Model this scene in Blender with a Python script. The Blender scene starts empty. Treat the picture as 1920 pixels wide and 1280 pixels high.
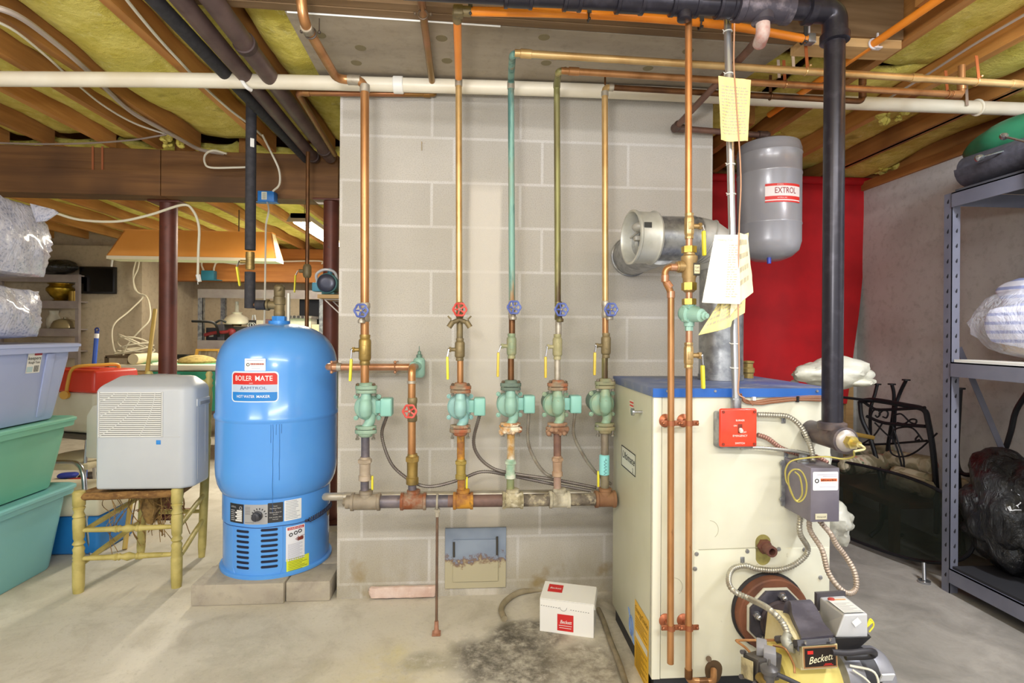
import bpy, bmesh, math, random
from mathutils import Vector as V, Matrix
from mathutils import noise as mnoise
random.seed(7)
pi = math.pi
# ---------------------------------------------------------------- camera model
F = 1000.0                      # focal length in pixels of a 1920 wide frame
YAW = math.radians(4.17); ROLL = 0.007; V0 = 625.0
CAM = V((0.0, -2.46, 1.205))
FW = V((math.sin(YAW), math.cos(YAW), 0))
R0 = V((math.cos(YAW), -math.sin(YAW), 0)); U0 = V((0, 0, 1))
EX = (R0 * math.cos(ROLL) + U0 * math.sin(ROLL)).normalized()
EU = (U0 * math.cos(ROLL) - R0 * math.sin(ROLL)).normalized()
def ray(u, v): return FW + EX * ((u - 960) / F) + EU * ((V0 - v) / F)
def P(u, v, d): return CAM + ray(u, v) * d
def PY(u, v, y): r = ray(u, v); return CAM + r * ((y - CAM.y) / r.y)
def PX(u, v, x): r = ray(u, v); return CAM + r * ((x - CAM.x) / r.x)
def PZ(u, v, z): r = ray(u, v); return CAM + r * ((z - CAM.z) / r.z)
def PR(p):
    w = V(p) - CAM; d = w.dot(FW); return (960 + F * w.dot(EX) / d, V0 - F * w.dot(EU) / d, d)
def PCYL(u, v, c, r):           # first hit of a pixel ray with a vertical cylinder
    q = ray(u, v); ox, oy = CAM.x - c[0], CAM.y - c[1]
    a = q.x * q.x + q.y * q.y; b = 2 * (ox * q.x + oy * q.y); cc = ox * ox + oy * oy - r * r
    disc = max(0, b * b - 4 * a * cc); t = (-b - math.sqrt(disc)) / (2 * a); return CAM + q * t
col = bpy.context.scene.collection
# ---------------------------------------------------------------- mesh builder
def frame(ax):
    ax = V(ax).normalized(); t = V((0, 0, 1)) if abs(ax.z) < .9 else V((1, 0, 0))
    x = ax.cross(t).normalized(); return x, ax.cross(x).normalized(), ax
def spline(pts, k=6, closed=False):
    pts = [V(p) for p in pts]; n = len(pts)
    if n < 3 or k < 2: return pts
    out = []; m = n if closed else n - 1
    for i in range(m):
        p1, p2 = pts[i], pts[(i + 1) % n]
        p0 = pts[i - 1] if (i > 0 or closed) else p1 * 2 - p2
        p3 = pts[(i + 2) % n] if (i + 2 < n or closed) else p2 * 2 - p1
        for j in range(k):
            t = j / k; t2 = t * t; t3 = t2 * t
            out.append(.5 * ((2 * p1) + (p2 - p0) * t + (2 * p0 - 5 * p1 + 4 * p2 - p3) * t2 + (3 * p1 - p0 - 3 * p2 + p3) * t3))
    if not closed: out.append(pts[-1])
    return out
def fillet(pts, rad, k=5):       # round the corners of a polyline
    pts = [V(p) for p in pts]; out = [pts[0]]
    for i in range(1, len(pts) - 1):
        a, b, c = pts[i - 1], pts[i], pts[i + 1]
        r = min(rad, (a - b).length * .49, (c - b).length * .49)
        s = b + (a - b).normalized() * r; e = b + (c - b).normalized() * r
        for j in range(k + 1):
            t = j / k; out.append(s * (1 - t) ** 2 + b * 2 * t * (1 - t) + e * t * t)
    out.append(pts[-1]); return out
class MB:
    def __init__(s): s.bm = bmesh.new()
    def _mi(s, fs, mi):
        for f in fs: f.material_index = mi
    def face(s, pts, mi=0):
        f = s.bm.faces.new([s.bm.verts.new(V(p)) for p in pts]); f.material_index = mi; return f
    def hexa(s, p, mi=0):        # 4 bottom points, 4 top points, same order
        v = [s.bm.verts.new(V(q)) for q in p]; fs = []
        for i in ((3, 2, 1, 0), (4, 5, 6, 7), (0, 1, 5, 4), (1, 2, 6, 5), (2, 3, 7, 6), (3, 0, 4, 7)):
            fs.append(s.bm.faces.new([v[j] for j in i]))
        s._mi(fs, mi); return fs
    def bevel(s, fs, w, seg=2):
        es = list({e for f in fs for e in f.edges})
        mi = fs[0].material_index
        r = bmesh.ops.bevel(s.bm, geom=es, offset=w, segments=seg, affect='EDGES', profile=.5, clamp_overlap=True)
        s._mi(r['faces'], mi)
    def box(s, c, size, R=None, rz=0, bev=0, seg=2, mi=0):
        c = V(c); h = V(size) / 2
        M = R if R is not None else Matrix.Rotation(rz, 3, 'Z')
        q = [c + M @ V((x * h.x, y * h.y, z * h.z)) for z in (-1, 1) for x, y in ((-1, -1), (1, -1), (1, 1), (-1, 1))]
        fs = s.hexa(q, mi)
        if bev: s.bevel(fs, bev, seg)
        return s
    def bb(s, a, b, bev=0, seg=2, mi=0):  # box between two corners
        a, b = V(a), V(b)
        return s.box((a + b) / 2, [abs(x) for x in (b - a)], bev=bev, seg=seg, mi=mi)
    def bar(s, a, b, w, h, up=(0, 0, 1), bev=0, mi=0):
        a, b = V(a), V(b); d = (b - a); L = d.length; d.normalize(); up = V(up)
        x = d.cross(up)
        x = x.normalized() if x.length > 1e-4 else V((1, 0, 0)); z = x.cross(d).normalized()
        R = Matrix((x, d, z)).transposed()
        return s.box((a + b) / 2, (w, L, h), R=R, bev=bev, mi=mi)
    def prism(s, poly, vec, mi=0, bev=0):
        vec = V(vec); n = len(poly)
        a = [s.bm.verts.new(V(p)) for p in poly]; b = [s.bm.verts.new(V(p) + vec) for p in poly]
        fs = [s.bm.faces.new(a[::-1]), s.bm.faces.new(b)]
        for i in range(n): fs.append(s.bm.faces.new((a[i], a[(i + 1) % n], b[(i + 1) % n], b[i])))
        s._mi(fs, mi)
        if bev: s.bevel(fs, bev)
        return s
    def lathe(s, base, axis, prof, n=24, mi=0, cap=True, a0=0, a1=None):
        base = V(base); x, y, z = frame(axis); full = a1 is None
        m = n if full else n + 1; A = 2 * pi if full else a1 - a0; rings = []
        for r, h in prof:
            if r < 1e-6: rings.append([s.bm.verts.new(base + z * h)]); continue
            rings.append([s.bm.verts.new(base + z * h + (x * math.cos(a0 + A * i / n) + y * math.sin(a0 + A * i / n)) * r) for i in range(m)])
        fs = []
        for a, b in zip(rings, rings[1:]):
            for i in range(n):
                j = (i + 1) % m
                q = [a[i] if len(a) > 1 else a[0], a[j] if len(a) > 1 else None, b[j] if len(b) > 1 else b[0], b[i] if len(b) > 1 else None]
                q = [t for t in q if t is not None]
                if len(q) >= 3: fs.append(s.bm.faces.new(q))
        if cap and full:
            if len(rings[0]) > 1: fs.append(s.bm.faces.new(rings[0][::-1]))
            if len(rings[-1]) > 1: fs.append(s.bm.faces.new(rings[-1]))
        s._mi(fs, mi); return s
    def cyl(s, a, b, r, r2=None, n=16, mi=0, bev=0):
        a, b = V(a), V(b); L = (b - a).length; r2 = r if r2 is None else r2
        pr = [(r, 0), (r2, L)]
        if bev: pr = [(r - bev, 0), (r, bev), (r2, L - bev), (r2 - bev, L)]
        return s.lathe(a, b - a, pr, n, mi)
    def tube(s, pts, r, n=10, k=0, mi=0, closed=False, cap=True, rib=None):
        pts = spline(pts, k, closed) if k else [V(p) for p in pts]
        if rib:                   # corrugated conduit: resample by length, alternate radius
            L = [0]
            for a, b in zip(pts, pts[1:]): L.append(L[-1] + (b - a).length)
            m = max(4, int(L[-1] / rib)); q = []; j = 0
            for i in range(m + 1):
                t = L[-1] * i / m
                while j < len(L) - 2 and L[j + 1] < t: j += 1
                w = (t - L[j]) / max(1e-9, L[j + 1] - L[j]); q.append(pts[j].lerp(pts[j + 1], w))
            pts = q
        N = len(pts); rings = []; x = None
        for i, p in enumerate(pts):
            if closed: d = pts[(i + 1) % N] - pts[i - 1]
            else: d = pts[min(i + 1, N - 1)] - pts[max(i - 1, 0)]
            d = d.normalized() if d.length > 1e-9 else V((0, 0, 1))
            if x is None: x, y, _ = frame(d)
            else:
                x = x - d * x.dot(d); x = x.normalized() if x.length > 1e-6 else frame(d)[0]; y = d.cross(x)
            rr = r[min(i * len(r) // N, len(r) - 1)] if isinstance(r, (list, tuple)) else r
            if rib: rr = r * (1.0 if i % 2 else .8)
            rings.append([s.bm.verts.new(p + (x * math.cos(2 * pi * t / n) + y * math.sin(2 * pi * t / n)) * rr) for t in range(n)])
        fs = []
        for i in range(N if closed else N - 1):
            a, b = rings[i], rings[(i + 1) % N]
            for t in range(n): fs.append(s.bm.faces.new((a[t], a[(t + 1) % n], b[(t + 1) % n], b[t])))
        if cap and not closed: fs += [s.bm.faces.new(rings[0][::-1]), s.bm.faces.new(rings[-1])]
        s._mi(fs, mi); return s
    def sph(s, c, r, n=16, mi=0, R=None):
        r = V((r, r, r)) if not hasattr(r, '__len__') else V(r)
        M = Matrix.Translation(V(c)) @ (R.to_4x4() if R is not None else Matrix()) @ Matrix.Diagonal((r.x, r.y, r.z, 1))
        g = bmesh.ops.create_uvsphere(s.bm, u_segments=n, v_segments=max(6, n // 2), radius=1, matrix=M)
        s._mi({f for v in g['verts'] for f in v.link_faces}, mi); return s
    def blob(s, c, r, amp=.15, freq=2.0, sub=4, seed=0, mi=0, box=0.0, flat=None, fn=None):
        # crumpled soft lump; box>0 pushes the sphere towards a box; flat = z below which it is squashed
        c = V(c); r = V(r) if hasattr(r, '__len__') else V((r, r, r)); g = bmesh.ops.create_icosphere(s.bm, subdivisions=sub, radius=1)
        o = V((seed * 7.3, seed * 3.1, seed * 1.7))
        for v in g['verts']:
            n = v.co.normalized(); p = n.copy()
            if box:
                m = max(abs(n.x), abs(n.y), abs(n.z)); p = n.lerp(n / m * .82, box)
            q = V((p.x * r.x, p.y * r.y, p.z * r.z)) * freq * 4 + o
            d = amp * (mnoise.turbulence(q, 4, True) - .55) * 1.6
            p = p * (1 + d); w = c + V((p.x * r.x, p.y * r.y, p.z * r.z))
            if flat is not None and w.z < flat: w.z = flat + (w.z - flat) * .03
            if fn: w = fn(w)
            v.co = w
        s._mi({f for v in g['verts'] for f in v.link_faces}, mi); return s
    def tor(s, c, ax, R, r, n=24, m=8, mi=0):
        x, y, z = frame(ax); c = V(c)
        return s.tube([c + (x * math.cos(2 * pi * i / n) + y * math.sin(2 * pi * i / n)) * R for i in range(n)], r, n=m, mi=mi, closed=True)
    def grid(s, fn, nu, nv, mi=0):
        vs = [[s.bm.verts.new(V(fn(i / nu, j / nv))) for i in range(nu + 1)] for j in range(nv + 1)]
        fs = [s.bm.faces.new((vs[j][i], vs[j][i + 1], vs[j + 1][i + 1], vs[j + 1][i])) for j in range(nv) for i in range(nu)]
        s._mi(fs, mi); return s
    def sheet(s, fn, nu, nv, th, mi=0):  # grid with real thickness th (vector or distance along local normal)
        A = [[V(fn(i / nu, j / nv)) for i in range(nu + 1)] for j in range(nv + 1)]
        def nrm(i, j):
            a = A[j][min(i + 1, nu)] - A[j][max(i - 1, 0)]; b = A[min(j + 1, nv)][i] - A[max(j - 1, 0)][i]
            n = a.cross(b); return n.normalized() if n.length > 1e-9 else V((0, 0, 1))
        t = [[s.bm.verts.new(A[j][i]) for i in range(nu + 1)] for j in range(nv + 1)]
        b = [[s.bm.verts.new(A[j][i] - nrm(i, j) * th) for i in range(nu + 1)] for j in range(nv + 1)]
        fs = []
        for j in range(nv):
            for i in range(nu):
                fs.append(s.bm.faces.new((t[j][i], t[j][i + 1], t[j + 1][i + 1], t[j + 1][i])))
                fs.append(s.bm.faces.new((b[j + 1][i], b[j + 1][i + 1], b[j][i + 1], b[j][i])))
        for i in range(nu):
            fs.append(s.bm.faces.new((t[0][i + 1], t[0][i], b[0][i], b[0][i + 1])))
            fs.append(s.bm.faces.new((t[nv][i], t[nv][i + 1], b[nv][i + 1], b[nv][i])))
        for j in range(nv):
            fs.append(s.bm.faces.new((t[j][0], t[j + 1][0], b[j + 1][0], b[j][0])))
            fs.append(s.bm.faces.new((t[j + 1][nu], t[j][nu], b[j][nu], b[j + 1][nu])))
        s._mi(fs, mi); return s
    def patch(s, fn, x0, x1, y0, y1, nx=1, ny=1, mi=0):
        return s.grid(lambda a, b: fn(x0 + (x1 - x0) * a, y0 + (y1 - y0) * b), nx, ny, mi)
    def rpatch(s, fn, x0, x1, y0, y1, r, mi=0, n=5, cols=10):  # rounded rectangle as vertical strips
        xs = [x0 + r * (1 - math.cos(pi / 2 * i / n)) for i in range(n + 1)] + [x0 + r + (x1 - x0 - 2 * r) * i / cols for i in range(1, cols)] + [x1 - r * (1 - math.cos(pi / 2 * i / n)) for i in range(n, -1, -1)]
        def off(x):
            d = min(x - x0, x1 - x)
            return 0 if d >= r else r - math.sqrt(max(0, r * r - (r - d) ** 2))
        lo = [s.bm.verts.new(V(fn(x, y0 + off(x)))) for x in xs]; hi = [s.bm.verts.new(V(fn(x, y1 - off(x)))) for x in xs]
        fs = []
        for i in range(len(xs) - 1): fs.append(s.bm.faces.new((lo[i], lo[i + 1], hi[i + 1], hi[i])))
        s._mi(fs, mi); return s
    def text(s, body, fn, x, y, h, mi=0, shear=0, align='CENTER', sx=1.0, bold=0.0, w=None):
        cu = bpy.data.curves.new('t', 'FONT'); cu.body = body; cu.size = 1; cu.shear = shear
        cu.align_x = align; cu.offset = bold; cu.resolution_u = 3
        ob = bpy.data.objects.new('t', cu); col.objects.link(ob)
        dg = bpy.context.evaluated_depsgraph_get(); me = bpy.data.meshes.new_from_object(ob.evaluated_get(dg))
        k = h / .7
        xs = [v.co.x for v in me.vertices] or [0]
        if w: sx = w / max(1e-6, (max(xs) - min(xs)) * k)
        vs = [s.bm.verts.new(V(fn(x + v.co.x * k * sx, y + v.co.y * k))) for v in me.vertices]
        for p in me.polygons:
            try:
                f = s.bm.faces.new([vs[i] for i in p.vertices]); f.material_index = mi
            except ValueError: pass
        bpy.data.objects.remove(ob); bpy.data.meshes.remove(me); bpy.data.curves.remove(cu); return s
def plane_fn(o, x, y):
    o, x, y = V(o), V(x).normalized(), V(y).normalized(); return lambda a, b: o + x * a + y * b
WL = {}
def wloc(o): return WL.get(o.name, V((0, 0, 0)))
def fin(mb, name, mats, parent=None, angle=38, smooth=True, normals=True):
    bm = mb.bm
    if normals: bmesh.ops.recalc_face_normals(bm, faces=bm.faces)
    if parent is not None: off = wloc(parent)
    else:
        c = [v.co for v in bm.verts]; lo = V([min(p[i] for p in c) for i in range(3)]); hi = V([max(p[i] for p in c) for i in range(3)])
        off = V(((lo.x + hi.x) / 2, (lo.y + hi.y) / 2, lo.z))
    bmesh.ops.translate(bm, verts=bm.verts, vec=-off)
    me = bpy.data.meshes.new(name); bm.to_mesh(me); bm.free()
    for m in (mats if isinstance(mats, (list, tuple)) else [mats]): me.materials.append(m)
    if smooth:
        me.polygons.foreach_set('use_smooth', [True] * len(me.polygons))
        if angle: me.set_sharp_from_angle(angle=math.radians(angle))
    o = bpy.data.objects.new(name, me); col.objects.link(o)
    if parent is not None: o.parent = parent; WL[o.name] = off
    else: o.location = off; WL[o.name] = off
    return o
def tag(o, label, cat, group=None):
    o['label'] = label; o['category'] = cat
    if group: o['group'] = group
    return o
def thing(name, label, cat, loc, group=None):
    o = bpy.data.objects.new(name, None); o.empty_display_size = .05; col.objects.link(o)
    o.location = V(loc); WL[o.name] = V(loc); return tag(o, label, cat, group)
def one(mb, name, mats, label, cat, group=None, **k): return tag(fin(mb, name, mats, None, **k), label, cat, group)
def structure(mb, name, mats, parent=None, **k):
    o = fin(mb, name, mats, parent, **k)
    if parent is None: o['kind'] = 'structure'
    return o
# ---------------------------------------------------------------- materials
def lin(h):
    if not isinstance(h, str): return tuple(h)
    h = h.lstrip('#'); c = [int(h[i:i + 2], 16) / 255 for i in (0, 2, 4)]
    return tuple(x / 12.92 if x <= .04045 else ((x + .055) / 1.055) ** 2.4 for x in c)
class NT:
    def __init__(s, name):
        s.m = bpy.data.materials.new(name); s.m.use_nodes = True; s.t = s.m.node_tree
        s.b = s.t.nodes['Principled BSDF']; s._tc = None
    def n(s, ty, **k):
        nd = s.t.nodes.new(ty)
        for a, v in k.items():
            if a.startswith('_'): setattr(nd, a[1:], v)
            else: s.set(nd, a, v)
        return nd
    def set(s, nd, key, v):
        key = int(key[1:]) if key[0] == 'i' and key[1:].isdigit() else key.replace('_', ' ')
        inp = nd.inputs[key]
        if isinstance(v, bpy.types.NodeSocket): s.t.links.new(v, inp)
        elif isinstance(v, (tuple, list)) and len(v) == 3 and inp.type == 'RGBA': inp.default_value = (*v, 1)
        else: inp.default_value = v
    def obj(s):
        if not s._tc: s._tc = s.n('ShaderNodeTexCoord')
        return s._tc.outputs['Object']
    def pos(s): return s.n('ShaderNodeNewGeometry').outputs['Position']
    def map(s, vec, scale=(1, 1, 1), loc=(0, 0, 0), rot=(0, 0, 0)):
        return s.n('ShaderNodeMapping', Vector=vec, Scale=scale, Location=loc, Rotation=rot).outputs[0]
    def noise(s, vec, scale, detail=4, rough=.55, dist=0):
        return s.n('ShaderNodeTexNoise', Vector=vec, Scale=scale, Detail=detail, Roughness=rough, Distortion=dist).outputs[0]
    def ramp(s, fac, a, b, ca=(0, 0, 0), cb=(1, 1, 1)):
        r = s.n('ShaderNodeValToRGB', Fac=fac); e = r.color_ramp.elements
        e[0].position = a; e[1].position = b; e[0].color = (*lin(ca), 1); e[1].color = (*lin(cb), 1); return r.outputs[0]
    def mix(s, fac, a, b, mode='MIX'):
        n = s.t.nodes.new('ShaderNodeMix'); n.data_type = 'RGBA'; n.blend_type = mode
        for i, v in ((0, fac), (6, a), (7, b)):
            if isinstance(v, bpy.types.NodeSocket): s.t.links.new(v, n.inputs[i])
            elif i == 0: n.inputs[0].default_value = v
            else: n.inputs[i].default_value = (*lin(v), 1)
        return n.outputs[2]
    def math(s, op, a, b=0.0):
        n = s.t.nodes.new('ShaderNodeMath'); n.operation = op
        for i, v in ((0, a), (1, b)):
            if isinstance(v, bpy.types.NodeSocket): s.t.links.new(v, n.inputs[i])
            else: n.inputs[i].default_value = v
        return n.outputs[0]
    def sep(s, vec): return s.n('ShaderNodeSeparateXYZ', Vector=vec).outputs
    def bump(s, h, strength=.3, dist=.01, prev=None):
        b = s.n('ShaderNodeBump', Height=h, Strength=strength, Distance=dist)
        if prev: s.t.links.new(prev, b.inputs['Normal'])
        s.t.links.new(b.outputs[0], s.b.inputs['Normal']); return b.outputs[0]
    def out(s, color=None, rough=None, metal=None):
        if color is not None: s.set(s.b, 'Base Color', lin(color) if not isinstance(color, bpy.types.NodeSocket) else color)
        if rough is not None: s.set(s.b, 'Roughness', rough)
        if metal is not None: s.set(s.b, 'Metallic', metal)
        return s.m
MC = {}
def mk(c, rough=.5, metal=0, c2=None, sc=8, lo=.4, hi=.65, bump=0, bsc=60, bd=.003, stretch=(1, 1, 1), coat=0, c3=None, sc3=30, lo3=.6, hi3=.7, name=None, alpha=None, trans=0):
    key = str((c, rough, metal, c2, sc, lo, hi, bump, bsc, bd, stretch, coat, c3, sc3, lo3, hi3, alpha, trans))
    if key in MC: return MC[key]
    t = NT(name or 'material_%d' % len(MC)); colr = c
    if c2 is not None or bump: vec = t.map(t.obj(), stretch)
    if c2 is not None: colr = t.mix(t.ramp(t.noise(vec, sc, 5), lo, hi), c, c2)
    if c3 is not None: colr = t.mix(t.ramp(t.noise(t.map(t.obj(), stretch, (3.1, 1.7, .4)), sc3, 6, .7), lo3, hi3), colr, c3)
    t.out(colr, rough, metal)
    if bump: t.bump(t.noise(vec, bsc, 4, .6), bump, bd)
    if coat: t.b.inputs['Coat Weight'].default_value = coat; t.b.inputs['Coat Roughness'].default_value = .12
    if alpha is not None: t.b.inputs['Alpha'].default_value = alpha
    if trans: t.b.inputs['Transmission Weight'].default_value = trans
    MC[key] = t.m; return t.m
def emit(c, s):
    t = NT('lamp_glow'); t.out(c, .5); t.set(t.b, 'Emission Color', (*lin(c), 1)); t.b.inputs['Emission Strength'].default_value = s; return t.m
# ---------------------------------------------------------------- palette
COPPER = mk('c08d5e', .33, .6, '9c6c42', 9, .42, .66, c3='6f4a2c', sc3=26, lo3=.62, hi3=.74, stretch=(1, 1, .35))
COPPER_PINK = mk('c79678', .32, .6, 'b07a56', 9)
COPPER_DARK = mk('7b5330', .4, .6, '4f3524', 7, .4, .65)
COPPER_GOLD = mk('cfae78', .35, .55, 'b08a55', 6, .42, .68)
COPPER_GREEN = mk('7fa79c', .6, .25, 'a3703c', 7, .48, .58, c3='4f7a74', sc3=20, lo3=.5, hi3=.62, stretch=(1, 1, .15))
COPPER_STAIN = mk('8c8a58', .5, .35, '4d3a26', 14, .42, .6, c3='b0a26c', sc3=20, lo3=.55, hi3=.65, stretch=(1, 1, .1))
BRASS = mk('a58a4e', .42, .6, '7c6a3f', 14, .4, .65)
BRASS_DULL = mk('8a7a58', .55, .35, '6a5e44', 14, .4, .65)
BRONZE = mk('b89b6c', .4, .55, '9a7d50', 12, .4, .65)
GOLD_NUT = mk('b79a4a', .3, .75, '8f7733', 14)
SOLDER = mk('b9b1a2', .45, .5, '8f8474', 20)
IRON = mk('5c5862', .5, .35, '7a7178', 18, .4, .65, c3='5b4438', sc3=9, lo3=.6, hi3=.75)
IRON_TEE = mk('7b7062', .65, .15, '94897a', 14, .4, .65, c3='7a5136', sc3=8, lo3=.55, hi3=.7)
IRON_RUST = mk('8f5f35', .8, .05, 'c08a2e', 22, .4, .6, c3='4d3a2c', sc3=16, lo3=.55, hi3=.68)
IRON_CRUST = mk('b5ab8f', .9, 0, '7d7358', 22, .4, .6, c3='d8d1bd', sc3=30, lo3=.5, hi3=.65, bump=.6)
IRON_BROWN = mk('6d5048', .7, .1, '8d6a58', 14, .4, .65)
CRUST_ORANGE = mk('b98a55', .9, 0, 'e0d6c0', 26, .4, .6, c3='8a5030', sc3=18, lo3=.5, hi3=.6, bump=.8)
PUMP = mk('8db5a8', .5, .05, '98beb0', 10)
PUMP_AQUA = mk('92bdba', .45, .05, '86b2b2', 10)
PUMP_WORN = mk('86a894', .55, .05, 'a3a888', 12, .42, .62, c3='7a6a4a', sc3=24, lo3=.62, hi3=.72)
PUMP_BOX = mk('86bcb2', .45, .02)
FLANGE_RUST = mk('8b7b66', .75, .15, 'a05c3c', 16, .45, .62, c3='a9a08c', sc3=25, lo3=.55, hi3=.66)
WHEEL_BLUE = mk('4a5aa0', .35, .1, '6a7abc', 20)
WHEEL_RED = mk('c0403a', .4, .05, 'd8605a', 20)
YELLOW = mk('e8dc3c', .4, 0)
YELLOW_OLD = mk('d8c04a', .45, 0, 'c4a83a', 20)
CHROME = mk('b8b8bc', .25, .9)
STEEL = mk('a9a9ac', .4, .7, '8a8a8e', 10)
GALV = mk('a8aaae', .38, .7, '7c7e84', 24, .4, .6)
DUCT = mk('b0b2b4', .34, .75, '8c8e92', 30, .4, .62, c3='d0d0d0', sc3=12, lo3=.6, hi3=.8)
DUCT_DULL = mk('a6a6a4', .5, .5, 'c0c0bc', 8)
BLACK_PIPE = mk('2b2932', .3, .4, '3f3c46', 30, .5, .8)
CONDUIT = mk('a19c92', .4, .6, '8a7f74', 16)
CONDUIT_DARK = mk('77706a', .45, .5, '665c58', 16)
CONDUIT_RED = mk('9c7468', .45, .45)
WHITE_PVC = mk('e9e2d0', .4, 0, 'ddd2bb', 3)
WHITE = mk('ecebe6', .5, 0)
WHITE_CORD = mk('dcd6c6', .5, 0)
ORANGE = mk('ef8a24', .32, 0, 'f59a38', 5)
BLACK = mk('141416', .5, 0)
BLACK_SOFT = mk('2b2b30', .75, 0, '38363c', 40, bump=.2)
RUBBER = mk('2c2a30', .55, 0)
INK = mk('1c1c22', .6, 0)
GREY_INK = mk('7f7f86', .6, 0)
RED_INK = mk('cf2a24', .5, 0)
BLUE_INK = mk('2382d6', .5, 0)
WOOD = None
def wood(a, b, c, name, axis='Y', sc=1.0, rough=.65):
    t = NT(name); st = {'Y': (14, .8, 14), 'X': (.8, 14, 14), 'Z': (14, 14, .8)}[axis]
    p = t.map(t.pos(), tuple(x * sc for x in st))
    n1 = t.noise(p, 1.6, 6, .6, .6); n2 = t.noise(t.pos(), 1.3, 3)
    k = t.mix(t.ramp(n1, .36, .66), a, b); k = t.mix(t.ramp(n2, .5, .72), k, c)
    t.out(k, rough); t.bump(n1, .25, .004); return t.m
JOIST = wood('bd8648', '9c6a34', '784e26', 'joist_wood')
JOIST_LIGHT = wood('d29a55', 'b97c3c', '97602c', 'pale_joist_wood')
BEAM = wood('80582f', '654221', '4c311a', 'beam_wood', 'X')
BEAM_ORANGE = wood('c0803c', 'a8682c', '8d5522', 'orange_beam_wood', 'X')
PLYWOOD = wood('8f6236', '77502c', '5c3c22', 'subfloor_wood', 'X', .5)
HEADER = wood('8b7050', '705638', '5a452e', 'header_wood', 'X')
PINE = wood('d0ac78', 'bd9660', 'a98250', 'pine_wood', 'X')
def insul():
    t = NT('yellow_glass_wool'); p = t.pos(); n = t.noise(p, 9, 6, .65, .5); n2 = t.noise(t.map(p, (1, .6, 1)), 26, 4, .7)
    k = t.mix(t.ramp(n, .36, .62), 'efe27c', 'd8c958'); k = t.mix(t.ramp(n2, .6, .78), k, 'f4ecaa'); k = t.mix(t.ramp(t.noise(p, 5, 3), .62, .74), k, 'b5a346')
    t.out(k, .95); t.bump(t.noise(p, 40, 5, .7), .8, .02); return t.m
INSUL = insul()
def concrete(a, b, c, name, sc=2.0, streak=(1, 1, 1), bs=.25, dark=.7):
    t = NT(name); p = t.pos(); n1 = t.noise(t.map(p, streak), sc, 6, .6, .4); n2 = t.noise(p, 22, 5, .7); n3 = t.noise(t.map(p, streak, (4, 2, 1)), sc * .6, 4)
    k = t.mix(t.ramp(n1, .35, .68), a, b); k = t.mix(t.ramp(n3, .5, .72), k, c); k = t.mix(t.math('MULTIPLY', t.ramp(n2, .5, .75), .3), k, '5a5146')
    t.out(k, .88); t.bump(n2, bs, .004); return t.m
CONC_WALL = concrete('c4c4c0', 'b2b1ad', '98948f', 'poured_concrete', 1.6)
CONC_FAR = concrete('c2b49c', 'aa9b84', '97866e', 'far_concrete', 1.4, (1, 1, .4))
CONC_SLAB = concrete('a89c8a', '978c7c', '82776a', 'hearth_concrete', 2.4, (.5, 2.5, 1))
CONC_PAD = concrete('b5ac9c', 'a0968a', '8a8172', 'pad_concrete', 5)
CH_OFF = .606 - .006 + 4.064 - .1016
def block_material():
    t = NT('concrete_block'); p = t.pos(); s = t.sep(p)
    cmb = t.n('ShaderNodeCombineXYZ', X=t.math('ADD', s[0], CH_OFF), Y=t.math('ADD', s[2], -.065 + .2032 * 6), Z=0.0)
    br = t.n('ShaderNodeTexBrick', Vector=cmb.outputs[0], Scale=1.0, Mortar_Size=.0085, Mortar_Smooth=.6, Brick_Width=.4064, Row_Height=.2032, Bias=0.0)
    br.offset = .25; br.offset_frequency = 2; br.squash = 1
    br.inputs['Color1'].default_value = (*lin('b3aea6'), 1); br.inputs['Color2'].default_value = (*lin('bdb8b0'), 1); br.inputs['Mortar'].default_value = (*lin('cbc8c4'), 1)
    fine = t.noise(p, 210, 4, .75); big = t.noise(p, 2.2, 4); mid = t.noise(t.map(p, (1, 1, .5)), 6, 5, .6)
    k = t.mix(t.math('MULTIPLY', t.ramp(fine, .48, .68), .5), br.outputs[0], '857c6e')
    k = t.mix(t.math('MULTIPLY', t.ramp(big, .45, .7), .45), k, 'a6a093')
    # pale vertical whitewash band
    x = t.math('SUBTRACT', s[0], t.math('MULTIPLY', t.math('SUBTRACT', mid, .5), .03))
    def band(a, b, soft):
        u = t.n('ShaderNodeMapRange', Value=x, From_Min=a - soft, From_Max=a + soft).outputs[0]
        w = t.n('ShaderNodeMapRange', Value=x, From_Min=b - soft, From_Max=b + soft).outputs[0]
        return t.math('SUBTRACT', u, w)
    below = t.n('ShaderNodeMapRange', Value=s[2], From_Min=1.92, From_Max=1.85).outputs[0]
    bd = t.math('MULTIPLY', t.math('MULTIPLY', band(-.02, .125, .008), below), .75)
    k = t.mix(bd, k, 'd4cdc2')
    # damp dirt near the foot and rusty blots
    foot = t.n('ShaderNodeMapRange', Value=s[2], From_Min=.34, From_Max=.05).outputs[0]
    k = t.mix(t.math('MULTIPLY', t.math('MULTIPLY', foot, t.ramp(mid, .4, .6)), .55), k, '968a6c')
    k = t.mix(t.math('MULTIPLY', t.math('MULTIPLY', foot, t.ramp(t.noise(p, 5.2, 4), .6, .72)), .8), k, '8f7a4c')
    t.out(k, .92); b = t.bump(br.outputs[1], -.35, .006); t.bump(fine, .35, .003, b); return t.m
BLOCK = block_material()
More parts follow.
